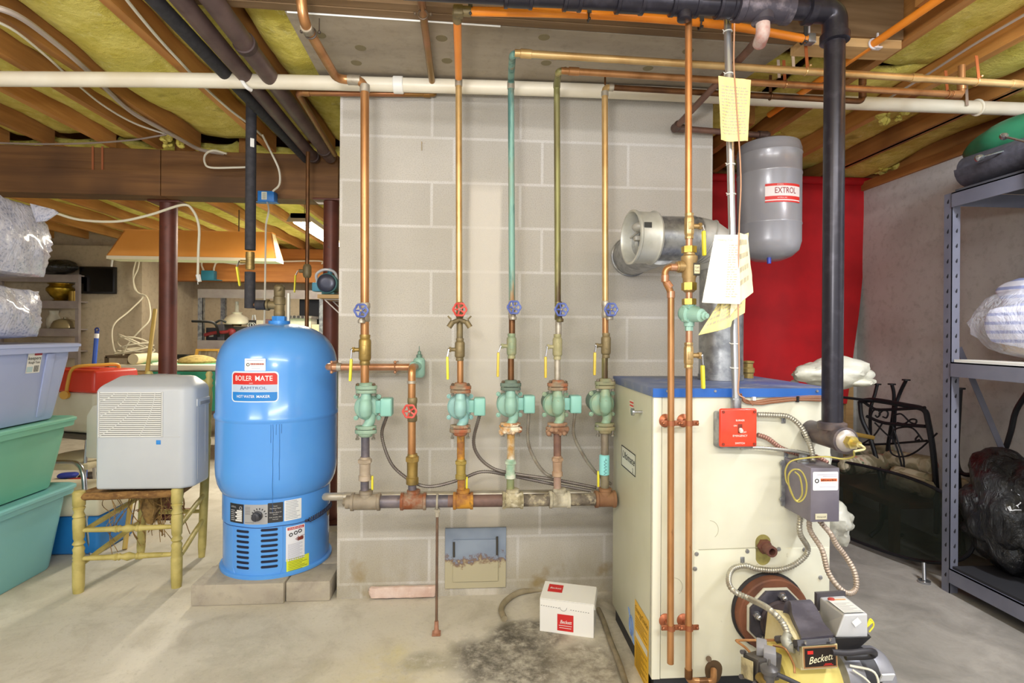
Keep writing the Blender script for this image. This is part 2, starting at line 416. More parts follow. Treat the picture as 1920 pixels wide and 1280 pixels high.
def floor_material():
    t = NT('basement_floor'); p = t.pos(); s = t.sep(p)
    n1 = t.noise(p, 1.1, 6, .6, .5); n2 = t.noise(p, 4.5, 6, .65, .6); n3 = t.noise(p, 60, 4, .7)
    warm = t.mix(t.ramp(n1, .35, .66), 'd3cdc2', 'c1baac'); warm = t.mix(t.math('MULTIPLY', t.ramp(n2, .48, .66), .6), warm, 'aaa294')
    grey = t.mix(t.ramp(n2, .35, .66), '9a948c', '7e7972'); grey = t.mix(t.ramp(n1, .5, .7), grey, '6b6761')
    side = t.n('ShaderNodeMapRange', Value=t.math('ADD', s[0], t.math('MULTIPLY', t.math('SUBTRACT', n2, .5), .8)), From_Min=.55, From_Max=.95).outputs[0]  # right side greyer: partly worn concrete, partly dimmer light put into the colour
    k = t.mix(side, warm, grey)
    def blot(cx, cy, r, soft, amt, c, sc=6):
        v = t.n('ShaderNodeVectorMath', _operation='DISTANCE', i0=p, i1=(cx, cy, 0)).outputs['Value']
        d = t.math('ADD', v, t.math('MULTIPLY', t.math('SUBTRACT', t.noise(p, sc, 6, .7), .5), r * 1.6))
        m = t.n('ShaderNodeMapRange', Value=d, From_Min=r, From_Max=r - soft).outputs[0]
        return t.mix(t.math('MULTIPLY', t.math('MULTIPLY', m, t.ramp(t.noise(p, 24, 5, .75), .3, .62)), amt), k, c)
    for (u, v, r, soft, amt, c) in BLOTS:
        q = PZ(u, v, 0); k = blot(q.x, q.y, r, soft, amt, c)
    k = t.mix(t.math('MULTIPLY', t.ramp(n3, .55, .75), .25), k, '6d6252')
    t.out(k, .82); b = t.bump(n3, .25, .003); t.bump(n2, .2, .01, b); return t.m
BLOTS = [(950, 1235, .22, .06, .85, '4a443c'), (1000, 1190, .15, .04, .8, '423d37'), (890, 1240, .14, .06, .6, '57524a'), (800, 1240, .09, .05, .6, '77736b'),
         (1090, 1245, .2, .06, .7, '5f5648'), (960, 1175, .07, .04, .7, '4f4940'), (785, 1240, .08, .03, .8, '8c8a86'), (745, 1225, .06, .05, .7, 'd6cc9a'), (720, 1270, .3, .2, .5, 'c6b987'),
         (610, 1140, .12, .06, .9, 'dcd6ca'), (600, 1165, .1, .05, .8, 'd6d0c4'), (480, 1230, .4, .3, .5, 'a8a69a'), (250, 1010, .3, .2, .4, 'd8c6a4'), (1010, 1140, .1, .04, .4, 'e0dacb')]
FLOOR = floor_material()
# ---------------------------------------------------------------- setting
CH_L = PY(635, 600, 0).x; CH_R = PY(1334, 600, 0).x
JZ = 2.34                       # underside of the joists
XW = 2.78; XL = -6.3; YB = 1.22; YF1 = 4.4; YF2 = 5.6; YCAM = -5.2
b = MB(); b.bb((XL - .2, YCAM, -.1), (XW + .3, YF2 + .3, 0)); structure(b, 'floor', FLOOR, smooth=False)
b = MB(); b.bb((XW, YCAM, 0), (XW + .22, YB + .25, 2.24)); structure(b, 'wall_right', CONC_WALL, smooth=False)
b = MB(); b.bb((CH_R - .02, YB, 0), (XW, YB + .25, 2.24)); structure(b, 'wall_back_right', CONC_WALL, smooth=False)
b = MB(); b.bb((XL - .22, YCAM, 0), (XL, YF1, JZ + .24)); structure(b, 'wall_left', CONC_FAR, smooth=False)
XC = PY(266, 560, YF1).x
b = MB(); b.bb((XL - .22, YF1, 0), (XC, YF1 + .2, 2.24)); b.bb((XC - .2, YF1 + .2, 0), (XC, YF2, 2.24)); b.bb((XL - .22, YF1 + .12, 2.24), (XC, YF1 + .2, JZ + .24)); structure(b, 'wall_back_left', CONC_FAR, smooth=False)
b = MB(); b.bb((XC - .2, YF2, 0), (CH_R + .3, YF2 + .2, JZ + .24)); structure(b, 'wall_back', CONC_FAR, smooth=False)
b = MB(); b.bb((CH_L, 0, 0), (CH_R, YB + .3, 2.58)); structure(b, 'wall_chimney', BLOCK, smooth=False)
# sill plates on top of the foundation walls
b = MB(); b.bb((XW - .02, YCAM, 2.24), (XW + .18, YB + .2, 2.30)); b.bb((XW + .05, YCAM, 2.30), (XW + .18, YB + .2, JZ + .24)); structure(b, 'trim_1', JOIST, smooth=False)
b = MB(); b.bb((CH_R, YB, 2.24), (XW - .03, YB + .2, 2.30)); b.bb((CH_R, YB + .16, 2.30), (XW - .03, YB + .22, JZ + .24)); structure(b, 'trim_2', JOIST, smooth=False)
# floor above, its joists and the glass wool between them
b = MB(); b.bb((XL - .2, YCAM, JZ + .24), (XW + .3, YF2 + .3, JZ + .27)); ceil = structure(b, 'ceiling', PLYWOOD, smooth=False)
def joist(x, y0, y1, m, w=.04, z=JZ):
    mb = MB(); mb.bb((x - w / 2, y0, z), (x + w / 2, y1, JZ + .239)); return fin(mb, 'joist', m, ceil, smooth=False)
JL = [PZ(333 + 12, 135, JZ).x, PZ(501, 135, JZ).x]
xs_left = [PZ(121, 230, JZ).x, PZ(216, 230, JZ).x, PZ(293, 230, JZ).x, JL[0], JL[1]]
BY = P(300, 340, 3.33).y        # front face of the girder
x = xs_left[0]
more = [x - .36, x - .62] + [x - 1.02 - .406 * i for i in range(12)]
xs_left = sorted([q for q in more if q > XL] + xs_left)
for i, x in enumerate(xs_left): joist(x, YCAM, BY - .002, JOIST_LIGHT if i % 3 == 1 else JOIST)
RX = [PZ(1671, 100, JZ).x]; RX += [RX[0] + .4064, RX[0] + .8128]
RX = [RX[0] - .4064] + RX
RX = [q for q in RX if q < XW - .05]
FY = PZ(700, 33, JZ).y         # front edge of the hearth slab
joist(RX[0] - .12, .02, YB + .2, JOIST); joist(RX[0] + .22, .3, YB + .2, JOIST)
for i, x in enumerate(RX[1:]): joist(x, YCAM, YB + .2, JOIST_LIGHT if i == 1 else JOIST)
joist(XW - .28, YCAM, YB + .2, JOIST)
mid_x = [JL[1] + .4064 * k for k in range(1, 7)]
for x in mid_x: joist(x, YCAM, FY - .22, JOIST)
far_x = [XL + .3 + .4064 * k for k in range(17)]
for i, x in enumerate(far_x): joist(x, BY + .16, YF2, JOIST_LIGHT)
for i, x in enumerate([CH_R - 1.35, CH_R - .95]): pass
def batt(x0, x1, y0, y1, sd, z=JZ + .10, sag=.05):
    mb = MB(); nx, ny = 10, max(8, int((y1 - y0) / .05))
    def fnn(a, c):
        x = x0 + (x1 - x0) * a; y = y0 + (y1 - y0) * c
        q = V((x * 4 + sd * 9.1, y * 2.2, sd))
        h = mnoise.noise(q) * .7 + mnoise.noise(q * 2.7) * .35 + mnoise.noise(q * 7) * .16
        edge = math.sin(pi * min(1, max(0, a))) ** .4
        lump = max(0, mnoise.noise(V((x * 1.5, y * 1.1 + sd * 5, sd * 2.2)))) * 2.0
        return (x, y, z - edge * (.02 + sag * .6 * lump) + h * .022)
    mb.sheet(fnn, nx, ny, -.03); return fin(mb, 'insulation_batt', INSUL, ceil, angle=0)
def bays(xs, y0, y1, sd):
    xs = sorted(xs)
    for i, (a, c) in enumerate(zip(xs, xs[1:])):
        if c - a > .12: batt(a + .021, c - .021, y0, y1, sd + i, sag=.11 if (i + sd) % 3 else .06)
bays([XL] + xs_left + [CH_L - .02], YCAM, BY - .01, 1)
bays([RX[0] - .12, RX[0] + .22] + RX[1:] + [XW - .28], FY + .3, YB + .1, 20)
bays(RX[1:] + [XW - .28], YCAM, FY + .28, 30)
bays(far_x, BY + .17, YF2 - .05, 40)
bays([JL[1]] + mid_x, YCAM, FY - .24, 60)
# torn tufts of glass wool that hang down
def tuft(q, r, sd):
    mb = MB(); random.seed(sd)
    for i in range(9): mb.blob(V(q) + V((random.gauss(0, r * .6), random.gauss(0, r * .9), random.uniform(-.1, .8) * r)), (r * random.uniform(.3, .7), r * random.uniform(.3, .7), r * random.uniform(.3, .7)), 1.3, 3.2, 3, sd + i)
    fin(mb, 'insulation_tuft', INSUL, ceil, angle=0)
for k, (u, v, z) in enumerate([(1660, 222, JZ - .01), (1655, 318, JZ + .0), (326, 268, JZ), (1440, 262, JZ + .02)]): tuft(PZ(u, v, z), .045, 11 + k * 9)
batt(XW - .255, XW + .05, YCAM, YB + .1, 71, z=JZ + .06, sag=.12)
# rim boards by the hearth opening
SF0, SF1 = PZ(534, 22, JZ - .002), PZ(1487, 86, JZ - .002)
def slabline(x, o): t = (x - SF0.x) / (SF1.x - SF0.x); q = SF0.lerp(SF1, t); return V((x, q.y - o, 0))
for (o0, o1, z0) in ((.005, .045, JZ - .001), (.048, .086, JZ + .002)):
    mb = MB(); xa, xb = SF0.x - .32, RX[1] - .03; mb.prism([slabline(xa, o1) + V((0, 0, z0)), slabline(xb, o1) + V((0, 0, z0)), slabline(xb, o0) + V((0, 0, z0)), slabline(xa, o0) + V((0, 0, z0))], (0, 0, .24)); fin(mb, 'header_board', HEADER, ceil, smooth=False)
q0 = PZ(1555, 70, JZ); mb = MB(); mb.bb((q0.x - .1, q0.y, JZ - .03), (RX[1] - .03, q0.y + .09, JZ + .05), bev=.002); fin(mb, 'blocking_board', PINE, ceil, smooth=False)
# hearth slab
mb = MB(); SLZ = JZ - .002
mb.prism([V((SF0.x, SF0.y, SLZ)), V((SF1.x, SF1.y, SLZ)), V((CH_R + .03, -.002, SLZ)), V((CH_L - .08, -.002, SLZ))], (0, 0, .17))
for u, v in [(676, 90), (668, 118), (828, 72), (838, 114), (1020, 70), (1024, 118), (1215, 128), (600, 66), (1290, 96)]:
    q = PZ(u, v, SLZ - .0005); mb.lathe(q, (0, 0, 1), [(.0, -.0008), (.022, -.0006), (.024, .004)], 14, 1)
one(mb, 'hearth_slab', [CONC_SLAB, mk('7d7256', .9)], 'grey concrete hearth slab overhead in front of the block chimney', 'slab', smooth=False)
mb = MB(); mb.tube([SF0.lerp(SF1, .004), SF0.lerp(SF1, .12), SF0.lerp(SF1, .25), SF0.lerp(SF1, .4)], .004, 5, 4); one(mb, 'caulk_bead', WHITE, 'thin white bead of caulk along the front edge of the concrete slab', 'caulk')
# girder and steel columns
mb = MB(); bz0 = JZ - .29
mb.bb((XL, BY, bz0), (PY(300, 340, BY).x, BY + .15, JZ), bev=.004); mb.bb((PY(301, 340, BY).x, BY + .001, bz0), (PY(634, 340, BY).x, BY + .15, JZ - .004), bev=.004)
one(mb, 'girder_beam', BEAM, 'dark stained wooden girder beam carrying the joists, left of the block chimney', 'beam', smooth=False)
BY2 = P(400, 510, 7.2).y
mb = MB(); mb.bb((XC + .02, BY2, PY(400, 527, BY2).z), (CH_L + .9, BY2 + .15, JZ - .001), bev=.006); one(mb, 'girder_beam', BEAM_ORANGE, 'orange wooden beam far back in the room above the far shelf', 'beam', smooth=False)
COLM = mk('6e3c30', .45, .2, '5a3128', 6, .42, .62, c3='4a3a34', sc3=30, lo3=.6, hi3=.7)
def column(u, d, r, label, vtop):
    c = P(u, 600, d); root = thing('steel_column', label, 'column', (c.x, c.y, 0))
    mb = MB(); mb.cyl((c.x, c.y, .012), (c.x, c.y, bz0 - .012), r, n=28); fin(mb, 'shaft', COLM, root)
    mb = MB(); mb.box((c.x, c.y, bz0 - .006), (.2, .13, .012), bev=.002); fin(mb, 'top_plate', COLM, root)
    mb = MB(); mb.box((c.x, c.y, .006), (.2, .2, .012), bev=.002); fin(mb, 'base_plate', COLM, root)
column(315, BY + .075 + 2.46 - .06, .052, 'rusty red steel column under the girder beam behind the dehumidifier', 400)
column(620, 3.42, .048, 'rusty red steel column tucked against the chimney behind the blue tank', 395)
# ---------------------------------------------------------------- plumbing on the chimney
YR = -.31
def py(u, v): return PY(u, v, YR)
def pipe(name, pts, r, m, label, cat='pipe', group=None, fil=.03, ends=None, n=14):
    mb = MB(); mb.tube(fillet(pts, fil), r, n); return one(mb, name, m, label, cat, group)
def sweat(mb, p, ax, r, L=.03, mi=0):     # a soldered coupling sleeve
    p = V(p); a = V(ax).normalized(); mb.cyl(p - a * L / 2, p + a * L / 2, r * 1.16, n=16, mi=mi, bev=r * .08)
Z = V((0, 0, 1))
def riser_pipe(label, pts, r, m, sleeves=(), fil=.028, m2=None, strap=()):
    root = thing('copper_pipe', label, 'pipe', V(pts[-1]))
    mb = MB(); mb.tube(fillet(pts, fil, 6), r, 16); fin(mb, 'pipe_run', m, root)
    for p, ax, L in sleeves:
        mb = MB(); sweat(mb, p, ax, r, L); fin(mb, 'soldered_coupling', m2 or SOLDER, root)
    for p, ax in strap:
        mb = MB(); x, y, z = frame(ax); mb.tor(p, ax, r * 1.12, .003, 18, 6)
        for s in (-1, 1): mb.sph(V(p) + V((s * (r + .012), 0, .004)), .006, 8); mb.cyl(V(p) + V((s * (r + .012), 0, 0)), V(p) + V((s * (r + .012), 0, .05)), .002, n=6)
        fin(mb, 'pipe_clamp', mk('4a4038', .5, .4), root)
    return root
def handwheel(mb, c, ax, R, r, mi=0, stem=.03):
    x, y, z = frame(ax); c = V(c); n = 30
    mb.tube([c + (x * math.cos(2 * pi * i / n) + y * math.sin(2 * pi * i / n)) * R * (1 + .07 * math.cos(6 * 2 * pi * i / n)) for i in range(n)], r, n=7, closed=True, mi=mi)
    for k in range(5):
        a = 2 * pi * k / 5; e = c + (x * math.cos(a) + y * math.sin(a)) * R; mb.tube([c - z * .004, (c - z * .003).lerp(e, .5), e], [r * .9, r * .75], n=6, mi=mi)
    mb.cyl(c - z * .007, c + z * .004, R * .28, n=12, mi=mi); return c - z * stem
def drain_valve(u, v0, v1, r, wheel, m_body, m_wheel, label, spout=None, wcap=None):
    # soldered body in the riser, angled stem with a handwheel, small hose spout below it
    a, b_ = py(u, v1), py(u, v0); root = thing('drain_valve', label, 'valve', a)
    mb = MB(); mb.lathe(a, Z, [(r * 1.05, 0), (r * 1.22, .004), (r * 1.22, .02), (r * 1.1, .024), (r * 1.1, (b_ - a).z - .024), (r * 1.22, (b_ - a).z - .02), (r * 1.22, (b_ - a).z - .004), (r * 1.05, (b_ - a).z)], 18)
    w = PY(wheel[0], wheel[1], YR - .055); mid = (a + b_) / 2
    mb.tube([mid, mid.lerp(w, .6)], [.011, .010], n=10)
    if spout:
        s = PY(spout[0], spout[1], YR - .032); mb.tube([mid - Z * .01, mid.lerp(s, .6) - Z * .004, s + V((0, -.004, .0)), s - Z * .012], .0085, 10, 4)
        mb.lathe(s - Z * .016, Z, [(.012, 0), (.0145, .002), (.0145, .012), (.010, .016)], 14)
    fin(mb, 'valve_body', m_body, root)
    mb = MB(); ax = (w - mid).normalized(); ax = (ax + V((0, -1.6, 0))).normalized(); c2 = handwheel(mb, w, ax, .0245, .0042); whl = fin(mb, 'handwheel', m_wheel, root)
    mb = MB(); mb.tube([w + ax * .004, w - ax * .03], .004, 8); mb.sph(w + ax * .004, .0055, 8); fin(mb, 'stem', SOLDER, whl)
    if wcap:
        for s in (-1, 1):
            e = py(wcap[0] + s * 14, wcap[1]) + V((0, -.03, 0)); m2 = MB(); m2.tube([py(wcap[0], wcap[1] - 8) + V((0, -.022, 0)), e + V((-s * .004, 0, .006))], .009, 10)
            m2.cyl(e + V((-s * .004, 0, .01)), e + V((s * .012, 0, -.014)), .011, n=12); m2.cyl(e + V((s * .002, -.012, .016)), e + V((s * .016, -.012, .03)), .003, n=8); fin(m2, 'hose_outlet', BRASS_DULL, root)
    return root
def ball_valve(c_fn, u, v0, v1, r, m, label, side=-1, hnd=None, hm=YELLOW, off=0.0, rb=1.55):
    # c_fn maps pixels to the plane of the valve
    a, b_ = c_fn(u, v1), c_fn(u, v0); H = (b_ - a).z; root = thing('ball_valve', label, 'valve', a)
    mb = MB(); R = r * rb
    mb.lathe(a, Z, [(r * 1.2, 0), (r * 1.25, .004), (r * 1.2, H * .1), (r * 1.12, H * .13), (R * .9, H * .16), (R, H * .22), (R, H * .78), (R * .9, H * .84), (r * 1.12, H * .87), (r * 1.2, H * .9), (r * 1.25, H - .004), (r * 1.2, H)], 8 if rb < 1.4 else 20)
    mid = (a + b_) / 2; e = mid + V((side * (R + .02), -.004, 0))
    mb.cyl(mid, e, .0085, .0075, n=12); mb.cyl(e - V((side * .006, 0, 0)), e + V((side * .003, 0, 0)), .0115, n=6); mb.box(mid + V((0, -R + .001, 0)), (.014, .004, H * .3), bev=.0015)
    fin(mb, 'valve_body', m, root)
    h0, h1 = [c_fn(*q) for q in hnd]; e2 = e + V((side * .003, -.006, 0))
    h0 = h0 + V((0, -.012, 0)); h1 = h1 + V((0, -.014, 0))
    mb = MB(); mb.bar(e2, h0.lerp(e2, .02), .003, .014, up=(0, 1, 0)); mb.sph(e2, .006, 8); lever = fin(mb, 'lever_arm', CHROME, root)
    mb = MB(); mb.bar(h0, h1, .0105, .017, up=(0, 1, 0), bev=.004); fin(mb, 'handle_grip', hm, lever)
    return root
def flange(mb, c, r, mi=0, t=.012, w=.043):
    # oval two-bolt flange
    n = 22; pts = [V(c) + V((math.cos(2 * pi * i / n) * w, math.sin(2 * pi * i / n) * .026, 0)) for i in range(n)]
    mb.prism(pts, (0, 0, t), mi=mi, bev=.002)
def pump(u, vt, vb, label, m_body, m_fl, m_box=None, box=True, crust=None, motor=mk('6f8f86', .5, .1)):
    a, c = py(u, vb), py(u, vt); H = (c - a).z; root = thing('circulator_pump', label, 'pump', a, 'circulator pumps on the manifold'); mid = (a + c) / 2
    for nm, z0, sgn in (('upper_flange', H - .016, 1), ('lower_flange', 0, -1)):
        mb = MB(); q = a + Z * z0; flange(mb, q, 0, t=.015); flange(mb, q - Z * sgn * .016 + Z * .001, 0, t=.013, w=.041)
        mb.lathe(q + Z * (.0 if sgn < 0 else .014), Z * sgn, [(.03, 0), (.028, .008), (.022, .013)], 16)
        if crust and sgn < 0:
            for i in range(14):
                t = 2 * pi * i / 14; mb.blob(q + V((math.cos(t) * .04, math.sin(t) * .024, random.uniform(-.012, .012))), .011, .4, 1.5, 2, i + 3)
        flo = fin(mb, nm, crust if (crust and sgn < 0) else m_fl, root)
        for s in (-1, 1):
            mb = MB(); p = q + V((s * .031, -.010, 0)); mb.cyl(p - Z * .022, p + Z * .026, .004, n=8); mb.cyl(p - Z * .024, p - Z * .017, .0078, n=6); mb.cyl(p + Z * .016, p + Z * .023, .0078, n=6)
            fin(mb, 'bolt', mk('8e8e86', .45, .5, '6b5a48', 30), flo)
    # volute: inlet snout at the front, flat round casing behind with four ears, outlet neck below
    mb = MB(); rc = .049; cy = mid + V((-.002, .022, .002))
    mb.lathe(cy + V((0, .028, 0)), (0, -1, 0), [(rc * .9, 0), (rc * 1.06, .003), (rc * 1.06, .011), (rc, .014), (rc * .96, .022), (rc * .72, .030), (rc * .3, .032)], 30)
    for s in (-1, 1):
        for t in (-1, 1): mb.lathe(cy + V((s * .045, .028, t * .043)), (0, -1, 0), [(.007, 0), (.0095, .001), (.0095, .011), (.005, .013), (.004, .011)], 12)
    mb.tube([a + Z * (H - .03), mid + V((0, -.006, .035)), mid + V((0, -.014, .005)), mid + V((0, -.004, -.02)), mid + V((0, .02, -.03))], [.019, .021, .0245, .0255, .024, .019, .012], 16, 5)
    mb.tube([mid + V((.012, .026, -.03)), mid + V((.014, .014, -.048)), mid + V((.006, 0, -.066)), a + Z * .022, a + Z * .01], [.022, .02, .018, .018, .018, .018], 14, 4)
    fin(mb, 'volute', m_body, root)
    mb = MB(); q = cy + V((0, .03, 0)); mb.lathe(q, (0, 1, 0), [(.052, 0), (.052, .012), (.046, .016), (.046, .1), (.040, .118), (.02, .124)], 28); fin(mb, 'motor_can', motor, root)
    if box:
        mb = MB(); q = mid + V((.078, .028, .006)); mb.box(q, (.046, .055, .072), bev=.006); mb.box(q + V((-.03, .01, 0)), (.03, .035, .05), bev=.003); mb.box(q + V((0, -.0275, 0)), (.038, .004, .064), bev=.003); fin(mb, 'wiring_box', m_box or PUMP_BOX, root)
        return root, q
    return root, None
def union(u, v0, v1, r, m, label, name='check_valve', cat='valve'):
    a, b_ = py(u, v1), py(u, v0); H = (b_ - a).z; mb = MB()
    mb.lathe(a, Z, [(r * 1.15, 0), (r * 1.5, .003), (r * 1.5, H * .22), (r * 1.28, H * .25), (r * 1.3, H * .5), (r * 1.34, H * .72), (r * 1.52, H * .75), (r * 1.52, H * .9), (r * 1.25, H * .92), (r * 1.15, H)], 16)
    mb.lathe(a + Z * H * .75, Z, [(r * 1.4, 0), (r * 1.72, .002), (r * 1.72, H * .14), (r * 1.4, H * .16)], 6)
    return one(mb, name, m, label, cat)
def nipple(u, v0, v1, r, m, label):
    mb = MB(); a, b_ = py(u, v1), py(u, v0); mb.cyl(a, b_, r, n=16)
    return one(mb, 'pipe_nipple', m, label, 'pipe')
rb = .0168; rs = .0128
T = lambda u, v: py(u, v)
# --- riser tops that turn and run along the ceiling
hR1 = T(684, 150)
pts = [P(562, -30, 1.70), P(569, 40, 1.72), P(632, 149, 2.10), T(684, 150), T(684, 568)]
pts[2] = py(632, 149)
riser_pipe('thick copper riser nearest the blue tank, bending at the top towards the ceiling slab', pts, rb, COPPER,
    [(py(664, 150), (1, 0, 0), .05), (py(684, 166), Z, .03), (P(576, 54, 1.76), P(600, 95, 1.9) - P(569, 40, 1.72), .03)], .045, strap=[(P(582, 62, 1.78), P(600, 95, 1.9) - P(569, 40, 1.72))])
riser_pipe('copper riser with the red handwheel, hanging from the orange tubing', [T(860, 152), T(861, 568)], rs, COPPER_GOLD, [(T(860, 155), Z, .03)])
o1 = P(857, 24, 1.72)
root = thing('orange_tube', 'bright orange tube overhead running left to right under the black pipe', 'tube', o1)
mb = MB(); mb.tube(fillet([T(860, 148), o1], .02), rs * 1.08, 14); fin(mb, 'short_run', ORANGE, root)
mb = MB(); o2 = P(1516, 74, 1.95); mb.tube(spline([o1 + V((.02, 0, .006)), P(1100, 27, 1.78), P(1340, 45, 1.86), o2], 6), rs * 1.1, 14); fin(mb, 'long_run', ORANGE, root)
mb = MB(); mb.box(o1 + V((.004, 0, .004)), (.034, .034, .034), bev=.006); mb.cyl(o1 + V((.01, 0, .006)), o1 + V((.045, 0, .006)), .016, n=14); mb.cyl(o1, o1 - (o1 - T(860, 148)).normalized() * .04, .016, n=14); fin(mb, 'elbow_fitting', BRASS_DULL, root)
mb = MB(); mb.box(o2 + V((.005, 0, 0)), (.03, .034, .034), bev=.005); fin(mb, 'end_fitting', STEEL, root)
for u, v, d in ((882, 20, 1.73), (1103, 30, 1.78), (1312, 45, 1.85), (1505, 73, 1.95)):
    mb = MB(); q = P(u, v, d); mb.tor(q, (1, -.1, 0), .0175, .003, 18, 6); mb.bar(q + V((0, -.018, 0)), q + V((0, -.018, .07)), .014, .003, up=(0, 1, 0)); mb.sph(q + V((0, -.02, -.02)), .005, 8); fin(mb, 'hanger_clip', mk('4a4a4e', .4, .6), root)
riser_pipe('copper riser streaked with green corrosion, bending right along the ceiling at the top', [P(1935, 160, 2.06), P(961, 100, 1.895), py(958, 150), py(960, 566)], rs, COPPER_GREEN, [(py(958, 160), Z, .03)], .03)
mb = MB(); a_, c_ = P(965, 99.5, 1.893), P(1935, 160, 2.06)
mb.tube([a_, c_], rs * 1.04, 14)
for k in (.02, .76, .965): sweat(mb, a_.lerp(c_, k), c_ - a_, rs * 1.08, .04)
for u in (1490, 1822):
    k = (u - 965) / 970; q = a_.lerp(c_, k); mb.tor(q, c_ - a_, rs * 1.15, .0025, 16, 6); mb.bar(q + V((0, -.012, 0)), q + V((0, 0, .1)), .012, .002, up=(0, 1, 0), mi=1); mb.sph(q + V((.01, -.014, .016)), .005, 8)
one(mb, 'copper_pipe', [COPPER_GOLD, mk('b5683c', .5, .4)], 'highest copper pipe crossing above the white drain pipe to the right edge', 'pipe')
riser_pipe('copper riser with dark vertical drip stains, topped by a low elbow', [P(1062, 132, 2.04), P(1047, 134, 2.035), py(1044, 160), py(1046, 568)], rs, COPPER_STAIN, [(py(1044, 160), Z, .02)], .02)
mb = MB(); a_, c_ = P(1052, 132.5, 2.035), P(1803, 178, 2.17)
mb.tube(fillet([a_, c_, c_ + Z * .12], .02), rs, 14)
for k in (.03, .985): sweat(mb, a_.lerp(c_, k), c_ - a_, rs * 1.05, .04)
sweat(mb, c_ + Z * .04, Z, rs * 1.05, .04)
for u in (1460, 1775):
    k = (u - 1052) / 751; q = a_.lerp(c_, k); mb.tor(q, c_ - a_, rs * 1.15, .0025, 16, 6); mb.bar(q, q + V((0, .01, .1)), .012, .002, up=(0, 1, 0), mi=1)
one(mb, 'copper_pipe', [COPPER, mk('b5683c', .5, .4)], 'middle brown copper pipe crossing above the white drain pipe, turning up at its right end', 'pipe')
riser_pipe('rightmost copper riser on the block chimney, close to the boiler', [py(1150, 164), py(1134, 164), py(1135, 568)], rs, COPPER_GOLD, [(py(1134, 176), Z, .02), (py(1146, 164), (1, 0, 0), .02)], .02)
mb = MB(); a_, c_ = py(1148, 164), P(1617, 190, 2.30)
mb.tube(fillet([a_, c_, c_ + Z * .13], .02), rs * .95, 14); sweat(mb, c_ + Z * .03, Z, rs, .03); sweat(mb, c_ + Z * .09, Z, rs, .04)
q = a_.lerp(c_, .62); mb.tor(q, c_ - a_, rs * 1.15, .0025, 16, 6); mb.bar(q, q + V((0, 0, .09)), .012, .002, up=(0, 1, 0)); mb.cyl(a_ + V((-.03, 0, .01)), a_ + V((-.03, 0, .05)), .004, n=8)
one(mb, 'copper_pipe', [COPPER_DARK], 'lowest dark copper pipe running right in front of the white drain pipe', 'pipe')
# --- valve stacks
R = [dict(u=684, r=rb, name='thick leftmost riser'), dict(u=862, r=rs), dict(u=960, r=rs), dict(u=1046, r=rs), dict(u=1136, r=rs)]
drain_valve(684, 567, 603, rb, (677, 582), SOLDER, WHEEL_BLUE, 'drain valve with blue handwheel on the thick copper riser by the tank', spout=(678, 598))
drain_valve(862, 566, 596, rs, (862, 580), BRASS_DULL, WHEEL_RED, 'drain valve with red handwheel and two hose outlets, second riser from the left', wcap=(862, 607))
drain_valve(960, 563, 596, rs, (964, 576), SOLDER, WHEEL_BLUE, 'drain valve with blue handwheel on the green corroded riser', spout=(962, 592))
drain_valve(1047, 565, 600, rs, (1053, 580), COPPER_STAIN, WHEEL_BLUE, 'drain valve with blue handwheel and yellowed spout on the drip-stained riser', spout=(1050, 596))
drain_valve(1135, 564, 596, rs, (1146, 580), SOLDER, WHEEL_BLUE, 'drain valve with blue handwheel on the riser closest to the boiler', spout=(1143, 592))
def link(u, v0, v1, r, m, lab): nipple(u, v0, v1, r, m, lab)
link(684, 603, 627, rb, COPPER, 'short copper link between blue drain valve and ball valve on thick riser')
link(862, 596, 634, rs, BRASS_DULL, 'short dull brass link below the red handwheel')
link(960, 596, 628, rs, COPPER_DARK, 'short tarnished link below the drain valve of the green corroded riser')
link(1047, 600, 628, rs, SOLDER, 'short pale corroded link below the yellowed spout')
link(1135, 596, 625, rs, COPPER, 'short copper link below the drain valve closest to the boiler')
ball_valve(py, 684, 627, 684, rb, BRASS, 'large brass ball valve with hanging yellow lever on the thick riser', -1, ((660, 672), (658, 714)), rb=1.45)
ball_valve(py, 862, 634, 676, rs, BRASS_DULL, 'dull brass ball valve with yellow lever under the red handwheel', -1, ((839, 668), (840, 711)))
ball_valve(py, 959, 625, 672, rs, mk('86957a', .6, .2, 'a59a72', 14), 'green tinged ball valve with yellow lever on the corroded riser', -1, ((934, 660), (933, 706)), YELLOW_OLD)
ball_valve(py, 1045, 626, 674, rs, mk('9c9670', .6, .2, 'b3ab88', 14), 'pale corroded ball valve with yellow lever on the drip-stained riser', -1, ((1022, 668), (1022, 708)), YELLOW_OLD)
ball_valve(py, 1136, 624, 671, rs, BRASS_DULL, 'brass ball valve with yellow lever and pale crust by the boiler', -1, ((1114, 660), (1113, 703)), YELLOW_OLD)
link(684, 684, 719, rb, COPPER, 'short copper pipe above the leftmost pump')
link(863, 676, 719, rs, COPPER, 'short copper pipe above the second pump from the left')
link(958, 672, 714, rs, COPPER_DARK, 'short tarnished pipe above the third pump from the left')
link(1045, 674, 714, rs, SOLDER, 'short whitish pipe above the fourth pump from the left')
link(1134, 671, 710, rs, COPPER_STAIN, 'short stained pipe above the pump half hidden by the boiler')
p1, q1 = pump(686, 722, 812, 'green circulator pump at the left end, above the bare grey pipe', PUMP, mk('7f9c8a', .6, .1, '8fa896', 14, .4, .6))
p2, q2 = pump(863, 722, 810, 'bluish green circulator pump in the second stack, above the rusty pipe', PUMP_AQUA, FLANGE_RUST)
p3, q3 = pump(957, 717, 806, 'circulator pump whose lower flange is caked in orange crust', PUMP, mk('6f7f74', .7, .1, '5a6a60', 14), crust=CRUST_ORANGE)
